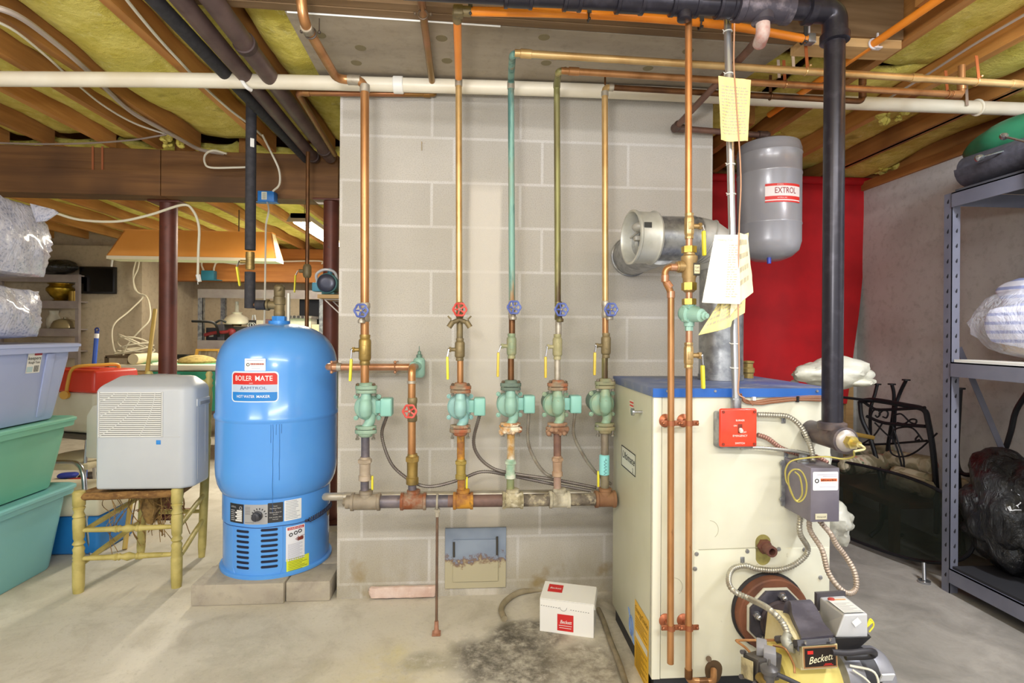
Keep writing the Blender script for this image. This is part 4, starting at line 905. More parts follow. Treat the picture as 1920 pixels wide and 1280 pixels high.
mb = MB(); mb.tube([P(1560, 1222, 1.36), P(1590, 1224, 1.36), P(1630, 1220, 1.37), P(1640, 1224, 1.4), P(1630, 1230, 1.42), P(1585, 1232, 1.42)], .0075, 10, 6); fin(mb, 'black_cable', RUBBER, burner)
fu = P(1425, 1248, 1.42)
mb = MB(); mb.hexa(ctl([(1392, 1272, 1.43), (1420, 1282, 1.36), (1462, 1276, 1.40), (1450, 1262, 1.5), (1392, 1224, 1.43), (1422, 1237, 1.36), (1468, 1226, 1.40), (1440, 1212, 1.5)])); mb.bevel(list(mb.bm.faces), .006, 2); fpump = fin(mb, 'fuel_pump', mk('3c3838', .5, .1, '4c4846', 16), burner, smooth=False)
mb = MB(); a4 = ctl([(1393, 1268, 1.425), (1415, 1276, 1.37), (1415, 1240, 1.37), (1393, 1230, 1.425)]); nn = (a4[1] - a4[0]).cross(a4[3] - a4[0]).normalized(); nn = nn if nn.dot(FW) < 0 else -nn
mb.prism([t + nn * .004 for t in a4], nn * .0015); fin(mb, 'pump_sticker', mk('c8bc94', .6, 0, '8f8468', 30), fpump, smooth=False)
mb = MB()
for u, v, d in ((1396, 1222, 1.435), (1394, 1268, 1.42), (1420, 1282, 1.36)): mb.cyl(P(u, v, d), P(u - 5, v, d - .01), .006, n=8)
fin(mb, 'pump_bolt', mk('5a5658', .4, .5), fpump)
mb = MB(); mb.box(P(1428, 1215, 1.42), (.026, .05, .03), bev=.003, rz=-.5); mb.box(P(1443, 1228, 1.39), (.03, .04, .032), bev=.003, rz=-.5); fin(mb, 'solenoid', mk('8d8c92', .5, .1), burner)
mb = MB(); mb.lathe(P(1442, 1262, 1.335), Z, [(.012, -.03), (.013, 0), (.019, .002), (.021, .008), (.021, .014), (.012, .02), (.004, .021), (.003, .034)], 20); fin(mb, 'bleed_valve', mk('5c5a5c', .4, .4), burner)
mb = MB(); mb.cyl(P(1424, 1268, 1.36), P(1437, 1285, 1.33), .012, n=14); fin(mb, 'fuel_fitting', BRASS, burner)
mb = MB(); mb.tube([P(1452, 1262, 1.33), P(1475, 1272, 1.32), P(1500, 1284, 1.31)], .006, 10, 5); fin(mb, 'black_cable', RUBBER, burner)
mb = MB(); mb.tube([P(1462, 1199, 1.5), P(1430, 1200, 1.5), P(1386, 1200, 1.5), P(1382, 1202, 1.5), P(1398, 1214, 1.48), P(1410, 1228, 1.45)], .0035, 8, 5); mb.tube([P(1450, 1210, 1.45), P(1472, 1216, 1.42), P(1488, 1245, 1.40), P(1490, 1262, 1.39)], .003, 8, 6); fin(mb, 'fuel_line', COPPER, burner)
mb = MB(); q = P(1455, 1199, 1.5); mb.cyl(q, P(1466, 1198, 1.49), .010, n=6); fin(mb, 'flare_nut', mk('5a5658', .4, .5), burner)
mb = MB(); mb.tube([P(1478, 1186, 1.455), P(1474, 1200, 1.45), P(1480, 1212, 1.44), P(1490, 1216, 1.43)], [.011, .014, .015, .012], 12, 5); fin(mb, 'cable_clamp', mk('a5a59c', .5, .3), burner)
# ---------------------------------------------------------------- pipes in front of the boiler
OB = .055
bp = lambda u, v: bf(u, v, OB)
r6 = .0107
root = thing('copper_pipe', 'tall copper pipe from the ceiling to the valves in front of the boiler', 'pipe', bp(1291, 404))
mb = MB(); mb.cyl(bp(1291, -20), bp(1291, 405), r6, n=16); fin(mb, 'pipe_run', mk('c98f5c', .35, .65, 'b5794a', 8), root)
ball_valve(bp, 1292, 400, 448, .0118, BRONZE, 'bronze ball valve with bright yellow lever, upper one in front of the flue', 1, ((1316, 434), (1317, 481)), rb=1.35)
def seg(u, v0, v1, r, m, name, label, cat='pipe', fn=bp):
    mb = MB(); mb.cyl(fn(u, v1), fn(u, v0), r, n=16); return one(mb, name, m, label, cat)
seg(1292, 448, 464, r6, COPPER_PINK, 'pipe_nipple', 'short copper link between the upper ball valve and the backflow valve')
a_, c_ = bp(1292, 548), bp(1292, 462); H = (c_ - a_).z
root = thing('backflow_valve', 'brass backflow valve with a side outlet in front of the flue', 'valve', a_)
mb = MB(); mb.lathe(a_, Z, [(.014, 0), (.02, .006), (.02, H * .3), (.023, H * .34), (.023, H * .66), (.026, H * .7), (.026, H * .78), (.018, H * .82), (.016, H)], 22); mb.cyl(bp(1292, 500), bp(1268, 500), .0165, n=16); mb.cyl(bp(1280, 500), bp(1272, 500), .019, n=16); fin(mb, 'valve_body', BRONZE, root)
for v0_, v1_ in ((474, 462), (544, 530)): mb = MB(); mb.cyl(bp(1292, v0_), bp(1292, v1_), .024, n=6); fin(mb, 'hex_nut', GOLD_NUT, root)
q = bp(1301, 506) + V((0, -.024, 0)); g = plane_fn(q, (1, 0, 0), Z); mb = MB(); mb.prism([g(-.011, -.02), g(.011, -.02), g(.011, .02), g(-.011, .02)], (0, .012, 0)); mb.patch(lambda a, b2: g(a, b2) + V((0, -.0006, 0)), -.009, .009, -.014, .014, mi=1); g2 = lambda a, b2: g(a, b2) + V((0, -.001, 0)); mb.text('Cash', g2, 0, .003, .006, 0, w=.014); mb.text('Acme', g2, 0, -.008, .006, 0, w=.014); fin(mb, 'tag', [mk('3a362c', .5), mk('d6cba8', .5)], root, smooth=False)
root = thing('copper_pipe', 'left copper discharge pipe strapped to the boiler front, ending above the floor', 'pipe', bp(1257, 1243))
mb = MB(); mb.tube(fillet([bp(1271, 500), bp(1247, 502), bp(1247, 528), bp(1258, 546), bp(1258, 700), bp(1257, 1243)], .02, 6), r6, 16); fin(mb, 'pipe_run', COPPER, root)
for u, v, ax in ((1263, 501, (1, 0, 0)), (1247, 522, Z), (1258, 552, Z), (1253, 534, (.6, 0, -.8))):
    mb = MB(); sweat(mb, bp(u, v), ax, r6, .022); fin(mb, 'soldered_coupling', COPPER_PINK, root)
seg(1292, 548, 560, r6, COPPER_PINK, 'pipe_nipple', 'short copper link above the green pressure regulator')
a_ = bp(1292, 612); root = thing('pressure_regulator', 'green pressure regulator with a cone pointing forward right, under the brass valve', 'regulator', a_)
mb = MB(); c = bp(1292, 588); ax2 = V((.42, -.9, -.12)).normalized()
mb.cyl(c - Z * .04, c + Z * .03, .0165, n=18); mb.sph(c - ax2 * .008, (.03, .03, .03), 18); mb.lathe(c - ax2 * .004, ax2, [(.03, 0), (.034, .004), (.034, .012), (.026, .016), (.021, .055), (.013, .06), (.013, .068), (.008, .07), (.008, .078), (.0, .08)], 24)
for t in (.8, 2.4, 3.9, 5.5):
    x, y, z = frame(ax2); mb.cyl(c + (x * math.cos(t) + y * math.sin(t)) * .03 - ax2 * .006, c + (x * math.cos(t) + y * math.sin(t)) * .03 + ax2 * .018, .005, n=8)
mb.cyl(c - Z * .055, c - Z * .035, .013, n=6); fin(mb, 'regulator_body', PUMP, root)
mb = MB(); mb.cyl(bp(1292, 571), bp(1292, 560), .0225, n=6); fin(mb, 'hex_nut', GOLD_NUT, root)
seg(1292, 616, 645, r6, COPPER_PINK, 'pipe_nipple', 'short copper link below the green pressure regulator')
ball_valve(bp, 1291, 642, 690, .0118, BRONZE, 'bronze ball valve with bright yellow lever, lower one just above the boiler top', 1, ((1314, 684), (1315, 728)), rb=1.35)
root = thing('copper_pipe', 'right copper pipe strapped to the boiler front, bending into the boiler at the bottom', 'pipe', bp(1291, 1270))
mb = MB(); mb.tube(fillet([bp(1292, 690), bp(1291, 1276), bp(1338, 1279), bf(1338, 1256, .01)], .018, 6), r6, 16); fin(mb, 'pipe_run', COPPER, root)
mb = MB(); sweat(mb, bp(1291, 1262), Z, r6, .03); sweat(mb, bp(1318, 1278), (1, 0, 0), r6, .03); fin(mb, 'soldered_coupling', COPPER_DARK, root)
c = bf(1338, 1254, .003); mb = MB(); mb.prism([c + V((math.cos(t) * .03, 0, math.sin(t) * .03 if math.sin(t) > 0 else math.sin(t) * .05)) for t in [2 * pi * i / 24 for i in range(24)]], (0, .003, 0)); mb.cyl(bf(1329, 1235, .004), bf(1329, 1235, .012), .009, n=14); one(mb, 'pipe_escutcheon', mk('5a4630', .6, .1), 'dark rusty opening plate at the bottom of the boiler front', 'plate')
for j, (u, v) in enumerate(((1258, 790), (1292, 790), (1258, 1170), (1292, 1170))):
    c = bf(u - 11, v - (2 if v < 900 else 8), 0); nm = ('upper left', 'upper right', 'lower left', 'lower right')[j]
    root = thing('pipe_hanger', '%s of four copper plated bell hangers on the boiler front pipes' % nm, 'hanger', c)
    mb = MB(); mb.lathe(c, (0, -1, 0), [(.022, 0), (.022, .003), (.016, .008), (.008, .012), (.006, .04)], 24); fin(mb, 'base_disc', mk('b06a4c', .4, .6, '9a5a40', 20), root)
    q = bp(u, v + (3 if v < 900 else 6)); mb = MB(); mb.lathe(q - Z * .008, Z, [(r6 * 1.02, 0), (r6 * 1.22, 0), (r6 * 1.22, .016), (r6 * 1.02, .016)], 20, cap=False)
    for s in (-1, 1): mb.box(q + V((s * .021, 0, 0)), (.022, .005, .017), bev=.0015); mb.sph(q + V((s * .026, -.004, 0)), .0055, 8)
    fin(mb, 'strap', mk('a8694a', .4, .6, '8a523a', 20), root)
# ---------------------------------------------------------------- electrical
c = bf(1383, 802, .03); root = thing('emergency_switch', 'red emergency burner switch box on the boiler front', 'switch', c)
mb = MB(); mb.box(c + V((-.012, .006, -.006)), (.118, .048, .118), bev=.007); fin(mb, 'steel_box', GALV, root)
RED = mk('dc3c24', .35, 0, 'e04a30', 10, coat=.3)
o = bf(1385, 802, .06); mb = MB(); mb.box(o + V((0, .006, 0)), (.125, .014, .125), bev=.009, seg=3); rcov = fin(mb, 'red_cover', RED, root)
g = lambda a, b2: o + V((a, -.0018, b2))
for txt, a_, b2, h in (('BURNER', .004, .022, .0055), ('EMERGENCY', .004, -.028, .006), ('SWITCH', .004, -.052, .006), ('ON', -.012, .005, .005), ('OFF', .019, -.016, .005)): mb = MB(); mb.text(txt, g, a_, b2, h, 0, bold=.006); fin(mb, 'lettering', mk('f2e8e2', .5), rcov, smooth=False)
mb = MB(); mb.box(o + V((.004, -.001, -.002)), (.014, .003, .03), bev=.001, mi=1); mb.box(o + V((.004, -.007, -.007)), (.009, .014, .012), R=Matrix.Rotation(.5, 3, 'X'), bev=.002); fin(mb, 'toggle', [mk('f0ece2', .4), mk('7a2a1c', .4)], rcov)
mb = MB()
for a, b2 in ((-.052, .052), (.052, .052), (-.052, -.052), (.052, -.052)): mb.cyl(o + V((a, 0, b2)), o + V((a, -.004, b2)), .0045, n=10)
fin(mb, 'screws', mk('8a3a2c', .5, .2), rcov)
# thin wall conduit
e0, e1 = P(1363, -10, 1.765), bf(1380, 766, .034)
root = thing('conduit', 'shiny steel conduit running from the ceiling down to the red switch box', 'conduit', e1)
mb = MB(); mb.cyl(e1, e0, .0118, n=18); fin(mb, 'tube', CHROME if False else mk('c3c4c8', .28, .8), root)
mb = MB(); mb.cyl(e1, e1 + Z * .03, .0165, n=14); mb.cyl(e1 + Z * .03, e1 + Z * .036, .018, n=6); fin(mb, 'connector', GALV, root)
mb = MB()
for v in (60, 140, 180, 228, 310, 366, 645, 690):
    k = (v + 10) / 776; q = e0.lerp(e1, k); mb.tor(q, e1 - e0, .0135, .0018, 16, 5); mb.cyl(q + V((-.013, -.002, 0)), q + V((-.02, -.006, .003)), .0015, n=5)
fin(mb, 'cable_tie', WHITE, root)
mb = MB(); mb.tube([P(1377, 44, 1.66), P(1376, 120, 1.66), P(1381, 200, 1.65), P(1389, 330, 1.64), P(1386, 420, 1.64), P(1384, 560, 1.64), P(1386, 690, 1.65), P(1384, 735, 1.66), P(1396, 746, 1.66)] , .0022, 6, 6); one(mb, 'thermostat_wire', mk('b98a6c', .5), 'thin copper coloured wire tied along the steel conduit', 'wire')
mb = MB()
for k in range(5):
    mb.tube([bf(1386 + k, 738, .02 + .003 * k), bf(1396, 748 + k * 1.5, .012), bf(1410 + k * 4, 752 + k * 1.4, .012), bf(1450, 746 + k * 2.2, .008), bf(1500, 742 + k * 2.0, .008), bf(1545, 742 + 2.5 * k, .01)], .0021, 6, 6, mi=k % 2)
mb.tube([bf(1396, 748, .01), bf(1405, 752, .02), bf(1412, 760, .03)], .0018, 6, 6); mb.box(bf(1495, 748, .01), (.006, .012, .02), mi=2); mb.box(bf(1413, 747, .01), (.01, .012, .012), mi=3)
one(mb, 'thermostat_wires', [mk('8f5c40', .5), mk('a88068', .5), INK, WHITE], 'bundle of thin brown wires along the top of the boiler front', 'wires')
cable_m = mk('b5b2a6', .38, .6, '9a9488', 20)
def bflex(pts, r, m, label, rib=.0042): return flex('armoured_cable', pts, r, m, label, rib, None, 10)
bflex([bf(1420, 777, .03), bf(1450, 778, .03), bf(1478, 781, .03), bf(1500, 798, .035), bf(1516, 826, .045), bf(1523, 850, .07), bf(1524, 866, .085)], .0092, cable_m, 'upper armoured cable curving from the red switch to the grey box')
bflex([bf(1420, 815, .02), bf(1440, 822, .02), bf(1465, 840, .018), bf(1495, 850, .018), bf(1530, 856, .03), bf(1552, 868, .06)], .0088, CONDUIT_RED, 'reddish armoured cable leaving the lower right of the switch box')
bflex([bf(1388, 840, .035), bf(1420, 839, .037), bf(1460, 842, .037), bf(1500, 847, .037), bf(1520, 852, .04)], .0062, mk('c0bfb8', .35, .7), 'thin bright armoured cable crossing under the switch box', .005)
for u, v, lab in ((1469, 785, 'upper cable'), (1474, 854, 'reddish cable'), (1392, 1052, 'long lower cable')):
    mb = MB(); q = bf(u, v, .003); mb.box(q, (.014, .003, .03), bev=.001); mb.cyl(q + V((0, 0, -.004)), q + V((0, -.006, -.004)), .004, n=10); one(mb, 'cable_strap', GALV, 'small steel strap fixing the %s to the boiler' % lab, 'strap')
# grey control box
g0 = bf(1504, 922, .0); bx0, bx1 = bf(1483, 920).x, P(1577, 920, 1.655).x; yb = BYF - .004; yfr = P(1521, 920, 1.655).y
bxl = P(1520, 920, 1.655).x; zt, zb = P(1520, 877, 1.655).z, P(1520, 979, 1.655).z
root = thing('control_box', 'grey metal control box with white sticker at the right of the boiler front', 'control box', ((bxl + bx1) / 2, (yb + yfr) / 2, zb))
BOX = mk('7d7884', .4, .25, '6f6a78', 8)
mb = MB(); mb.bb((bxl, yfr, zb), (bx1, yb, zt), bev=.003); bcase = fin(mb, 'case', BOX, root)
mb = MB(); mb.bb((bxl - .012, yb - .006, zb + .008), (bxl + .001, yb - .002, zt - .008)); 
for zz in (zt - .018, zb + .03): mb.cyl((bxl - .012, yb - .004, zz), (bxl - .012, yb - .012, zz), .008, n=12)
fin(mb, 'mounting_ear', GALV, root)
g = lambda a, b2: V((bxl + a, yfr - .0012, zt + b2)); W_ = bx1 - bxl
mb = MB(); mb.rpatch(g, .006, W_ - .006, -.07, -.012, .004, 0); g2 = lambda a, b2: g(a, b2) + V((0, -.0006, 0))
mb.patch(g2, W_ * .33, W_ * .9, -.042, -.033, mi=1); random.seed(6)
for i in range(9): mb.patch(lambda a, b2: g(a, b2) + V((0, -.001, 0)), W_ * (.36 + i * .058), W_ * (.385 + i * .058 + random.uniform(0, .012)), -.0405, -.0348 - random.uniform(0, .002), mi=2); mb.patch(g2, W_ * (.36 + i * .06), W_ * (.375 + i * .06), -.0485, -.0455, mi=3)
mb.tor(g2(W_ * .2, -.04), (0, 1, 0), .0055, .0014, 16, 5, 2)
for k, (b2, a0, a1) in enumerate(((-.022, .2, .9), (-.027, .4, .9), (-.06, .3, .85))): mb.patch(g2, W_ * a0, W_ * a1, b2, b2 + .0015, mi=3)
fin(mb, 'service_sticker', [mk('eeeef2', .4), mk('d86a38', .5), INK, mk('b0a8c0', .5)], bcase, smooth=False)
mb = MB(); mb.box(V(((bxl + W_ * .35), yfr - .002, zb + .018)), (.038, .003, .018), bev=.001); mb.text('Honeywell', lambda a, b2: V((bxl + W_ * .35 + a, yfr - .0042, zb + .016 + b2)), 0, 0, .004, 1, w=.028); fin(mb, 'maker_plate', [mk('cfc9b0', .4, .2), INK], bcase, smooth=False)
mb = MB(); q = V((bxl + .02, (yb + yfr) / 2, zt)); mb.lathe(q, Z, [(.018, 0), (.018, .005), (.013, .008), (.0125, .025)], 14); fin(mb, 'cable_connector', GALV, root)
# cables below the box
zz = zb
def under(k): return V((bxl + W_ * k, (yb + yfr) / 2, zz))
for k in (.12, .5, .82):
    pass
bflex([under(.12), under(.12) - Z * .06, bf(1515, 1030, .04), bf(1495, 1055, .035), bf(1460, 1068, .03), bf(1420, 1066, .03), bf(1398, 1060, .03), bf(1374, 1066, .04), bf(1366, 1086, .08), bf(1374, 1106, .12), bf(1405, 1122, .15), P(1440, 1140, 1.52), P(1466, 1165, 1.49), P(1478, 1190, 1.455)], .0092, cable_m, 'long lower armoured cable snaking from the grey box round to the burner')
bflex([under(.48), under(.48) - Z * .05, P(1541, 1030, 1.69), P(1552, 1070, 1.68), P(1570, 1098, 1.66), P(1590, 1112, 1.66), P(1605, 1102, 1.68), P(1602, 1072, 1.69), P(1585, 1042, 1.70), P(1568, 1020, 1.70), P(1557, 1000, 1.70), under(.82) - Z * .02, under(.82)], .009, mk('b5a698', .45, .4, 'a39284', 20), 'armoured cable hanging in a loop from the grey box beside the boiler')
# capillary coil
mb = MB(); cap = [P(1601, 846, 1.57), P(1600, 856, 1.58), P(1580, 860, 1.6), P(1550, 856, 1.62), P(1515, 858, 1.64), P(1484, 864, 1.65), P(1473, 880, 1.655), P(1474, 900, 1.655), P(1480, 912, 1.65), P(1490, 936, 1.645), P(1500, 940, 1.64), P(1510, 928, 1.64), P(1512, 905, 1.64), P(1503, 884, 1.645), P(1488, 880, 1.65), P(1478, 893, 1.65), P(1482, 920, 1.65), P(1494, 938, 1.645), P(1504, 925, 1.64), P(1500, 895, 1.645), P(1490, 884, 1.65)]
mb.tube(cap, .0026, 7, 6); one(mb, 'capillary_tube', mk('b0a458', .4, .4), 'thin yellowish capillary tube coiled beside the grey control box', 'tube')
# ---------------------------------------------------------------- black iron pipe
bt = P(1560, 798, 1.70); root = thing('black_pipe', 'thick black iron pipe dropping to the boiler and running across the top of the picture', 'pipe', bt)
rp = .0302; tp = P(1562, 22, 1.70); tp = V((bt.x, bt.y, tp.z)); lf = tp + V((-1.36, 0, 0)); lf.z = P(1000, -6, 1.66).z; lf.z = tp.z - .0
mb = MB(); mb.cyl(bt, tp - Z * .05, rp, n=28); fin(mb, 'drop_run', BLACK_PIPE, root)
mb = MB(); mb.cyl(tp - V((.05, 0, 0)), lf, rp, n=28); fin(mb, 'top_run', BLACK_PIPE, root)
mb = MB(); mb.tube(fillet([tp - V((.085, 0, 0)), tp, tp - Z * .085], .055, 8), .037, 24)
for p, a in ((tp - V((.085, 0, 0)), (1, 0, 0)), (tp - Z * .085, Z)): mb.lathe(V(p) - V(a) * .014, a, [(.037, 0), (.043, .003), (.043, .025), (.037, .028)], 28)
fin(mb, 'elbow', BLACK_PIPE, root)
tx = P(1428, 22, 1.69).x; q = V((tx, tp.y, tp.z))
mb = MB(); mb.lathe(q - V((.09, 0, 0)), (1, 0, 0), [(.035, 0), (.046, .002), (.046, .022), (.042, .026), (.042, .154), (.046, .158), (.046, .178), (.035, .18)], 28); mb.lathe(q, -Z, [(.036, 0), (.034, .045), (.026, .05)], 20); fin(mb, 'tee', mk('4a4650', .35, .35, '8a8088', 22, .5, .7), root)
for u in (1362, 1282, 1178, 1070, 970):
    x = P(u, 5, 1.67).x; q2 = V((x, tp.y, tp.z)); mb = MB(); L = .03 if u in (1362, 1070) else .045
    mb.lathe(q2 - V((L, 0, 0)), (1, 0, 0), [(.032, 0), (.039, .002), (.039, .012), (.036, .014), (.036, 2 * L - .014), (.039, 2 * L - .012), (.039, 2 * L - .002), (.032, 2 * L)], 26)
    if u in (1282, 1178, 970): mb.lathe(q2 + V((0, 0, 0)), Z if u != 1282 else -Z, [(.024, 0), (.022, .05), (.018, .052)], 16)
    fin(mb, 'coupling', BLACK_PIPE, root)
mb = MB(); mb.lathe(bt - Z * .012, Z, [(.033, 0), (.042, .002), (.042, .022), (.034, .026)], 28)
zc = bt.z - .035; yb2 = BYF - .001; mb.cyl((bt.x, yb2, zc), (bt.x, bt.y - .06, zc), .036, n=26); mb.cyl((bt.x, bt.y, zc), bt, .036, n=26)
mb.lathe((bt.x, bt.y - .06, zc), (0, -1, 0), [(.038, -.012), (.041, -.01), (.041, .004), (.036, .006)], 26); fin(mb, 'lower_tee', mk('4c464c', .45, .3, '6a5c58', 16), root)
mb = MB(); e = V((bt.x, bt.y - .066, zc)); mb.lathe(e, (0, -1, 0), [(.034, 0), (.03, .006), (.022, .012)], 20); fin(mb, 'reducer', mk('b0a8a4', .4, .4), root)
mb = MB(); mb.cyl(e + V((0, -.012, 0)), e + V((0, -.032, 0)), .02, n=6); mb.cyl(e + V((0, -.03, 0)), e + V((0, -.055, 0)), .012, .009, n=12); fin(mb, 'brass_gland', mk('c4b060', .35, .6, 'e0d8b8', 20), root)
mb = MB(); mb.tube([e + V((0, -.05, 0)), e + V((.004, -.06, -.002)), e + V((.012, -.06, -.012)), P(1601, 846, 1.57)], .0034, 8, 4); fin(mb, 'probe_wire', mk('c9c08c', .5), root)
# branch feeding the expansion tank
q3 = q - Z * .05; t1 = P(1415, 76, 1.86); k0 = P(1266, 240, 2.46); k1 = P(1436, 254, 2.52)
root = thing('feed_pipe', 'reddish brown iron pipe slanting from the black tee back to the grey tank', 'pipe', k0)
mb = MB(); mb.tube(fillet([q3 + Z * .01, q3 - Z * .03, P(1405, 92, 1.9), k0, k1 + V((0, 0, .0)), k1 - Z * .03], .02, 5), .0135, 14); fin(mb, 'pipe_run', mk('6d5048', .5, .3, '7f5f50', 10), root)
mb = MB(); mb.tube([q3 + Z * .004, q3 - Z * .03, q3 - Z * .045 + (P(1405, 92, 1.9) - q3).normalized() * .05], .021, 14, 4); fin(mb, 'drop_elbow', mk('b5837a', .7, .1, 'cfc0b8', 22), root)
for c in (k0, k1):
    mb = MB(); mb.sph(c, .021, 14); d2 = (k1 - k0).normalized() * (1 if c is k0 else -1); mb.cyl(c, c + d2 * .04, .0195, n=14); o2 = (P(1405, 92, 1.9) - k0).normalized() if c is k0 else -Z; mb.cyl(c, c + o2 * .035, .0195, n=14); fin(mb, 'elbow_fitting', mk('5a463e', .5, .3), root)
# expansion tank
tc = P(1441, 380, 2.52); root = thing('expansion_tank', 'grey steel expansion tank with red label hanging right of the chimney', 'tank', tc)
zt, zb = P(1441, 266, 2.52).z, P(1441, 491, 2.52).z; TR = .1405
mb = MB(); mb.lathe((tc.x, tc.y, zb), Z, [(0, 0), (.06, .006), (.1, .022), (.13, .05), (TR, .09), (TR, .165), (TR + .002, .168), (TR + .002, .172), (TR, .175), (TR, zt - zb - .17), (TR + .002, zt - zb - .167), (TR + .002, zt - zb - .16), (TR, zt - zb - .157), (TR, zt - zb - .075), (TR + .003, zt - zb - .07), (TR, zt - zb - .065), (TR, zt - zb - .05), (.132, zt - zb - .02), (.1, zt - zb - .006), (.04, zt - zb), (0, zt - zb)], 48)
tshell = fin(mb, 'shell', mk('9c9ba1', .3, .15, '929198', 3, coat=.3), root)
mb = MB(); mb.cyl((tc.x, tc.y, zt - .002), (tc.x, tc.y, k1.z - .02), .016, n=14); fin(mb, 'top_fitting', mk('5a463e', .5, .3), root)
pa = PCYL(1440, 362, (tc.x, tc.y), TR); th0 = math.atan2(pa.y - tc.y, pa.x - tc.x)
def ew(k): return lambda a, b2: V((tc.x + (TR + k) * math.cos(th0 + a / TR), tc.y + (TR + k) * math.sin(th0 + a / TR), pa.z + b2))
mb = MB(); A1, B1 = .155, .042
mb.patch(ew(.0008), -.012, A1, -B1, B1, 24, 1, 0); mb.patch(ew(.0014), -.012, A1, B1 - .011, B1, 24, 1, 1); mb.patch(ew(.0014), -.012, A1, -B1 + .012, -B1 + .028, 24, 1, 1); mb.patch(ew(.0014), -.012, A1, -B1, -B1 + .007, 24, 1, 1)
mb.patch(ew(.0012), -.012, A1, -.008, .028, 24, 1, 0); mb.text('EXTROL', ew(.002), .076, -.002, .026, 2, sx=.72, bold=.006); mb.text('AMTROL', ew(.0022), .05, B1 - .008, .005, 0); mb.text('AMTROL INC.', ew(.0024), .06, -B1 + .017, .005, 0)
fin(mb, 'label', [mk('e8dcda', .45), RED_INK, mk('8a1c2c', .5)], tshell, smooth=False)
mb = MB(); q = V((tc.x - .03, tc.y - .06, zb + .004)); mb.cyl(q - Z * .02, q + Z * .01, .009, n=12); fin(mb, 'valve_cap', mk('3a4ab0', .4), root)
# ---------------------------------------------------------------- flue
fc = P(1351, 706, 2.12); fc.z = BZT + .001; FR = .083; ez = P(1352, 456, 2.12).z
root = thing('flue_duct', 'galvanised flue duct rising from the boiler and bending left into the chimney', 'duct', fc)
mb = MB(); mb.cyl(fc, (fc.x, fc.y, ez - .09), FR, n=36); mb.cyl(fc, fc + Z * .02, FR + .003, n=36); fin(mb, 'vertical_run', DUCT, root)
mb = MB(); rr = .105; arc = [V((fc.x - rr + rr * math.cos(t), fc.y, ez - .09 + rr * math.sin(t))) for t in [pi / 2 * i / 4 for i in range(5)]]
mb.tube([fc + Z * (ez - .092 - fc.z)] + arc[1:-1] + [arc[-1], arc[-1] - V((.01, 0, 0))], FR * 1.03, 36)
for i in (1, 2, 3): mb.tor(arc[i], arc[i + 1] - arc[i - 1], FR * 1.05, .003, 36, 6)
fin(mb, 'elbow', DUCT_DULL, root)
hz = ez - .09 + .105; xe = PY(1200, 448, fc.y - .01).x; tcx = PY(1252, 455, fc.y).x
mb = MB(); mb.cyl((fc.x - .1, fc.y, hz), (tcx - .06, fc.y, hz), FR * 1.04, n=36); mb.tor((fc.x - .12, fc.y, hz), (1, 0, 0), FR * 1.05, .003, 36, 6); fin(mb, 'horizontal_run', DUCT, root)
mb = MB(); mb.cyl((tcx - .03, fc.y + .0, hz - .015), (tcx - .03, -.004, hz - .015), FR * 1.08, n=36); mb.tor((tcx - .03, -.02, hz - .015), (0, 1, 0), FR * 1.08, .006, 36, 6); fin(mb, 'wall_branch', DUCT, root)
# open damper sleeve
axs = V((-1, -.10, 0)).normalized(); s0 = V((tcx - .055, fc.y, hz))
root2 = root
mb = MB(); mb.lathe(s0, axs, [(.087, 0), (.102, .004), (.106, .012), (.1, .02), (.1, .085), (.106, .09), (.106, .098), (.098, .1), (.094, .09), (.094, .02), (.0, .02)], 40, cap=False); fin(mb, 'damper_sleeve', mk('c6c6c0', .45, .4, 'b2b2aa', 12), root)
mb = MB(); c = s0 + axs * .07; mb.sph(c + V((0, -.03, .035)), (.03, .035, .02), 14); mb.box(c + V((0, -.005, -.005)), (.03, .03, .02), bev=.006); mb.tube([c + V((0, -.09, .02)), c + V((0, 0, .018)), c + V((0, .09, .015))], .004, 8); fin(mb, 'damper_weight', mk('a8a6a0', .5, .2), root)
mb = MB(); q = s0 + axs * .06; x, y, z = frame(axs)
mb.box(q + V((0, -.1, .03)), (.028, .003, .02)); fin(mb, 'dark_patch', mk('2a2a28', .7), root)
# brass stub on the boiler top
q = P(1403, 700, 2.2); q.z = BZT; mb = MB(); mb.lathe(q, Z, [(.02, 0), (.02, .02), (.024, .024), (.024, .04), (.018, .045), (.018, .06), (.022, .064), (.022, .07), (.01, .072)], 16); one(mb, 'brass_stub', mk('a08a52', .45, .5), 'brass fitting standing on the boiler top behind the conduit', 'fitting')
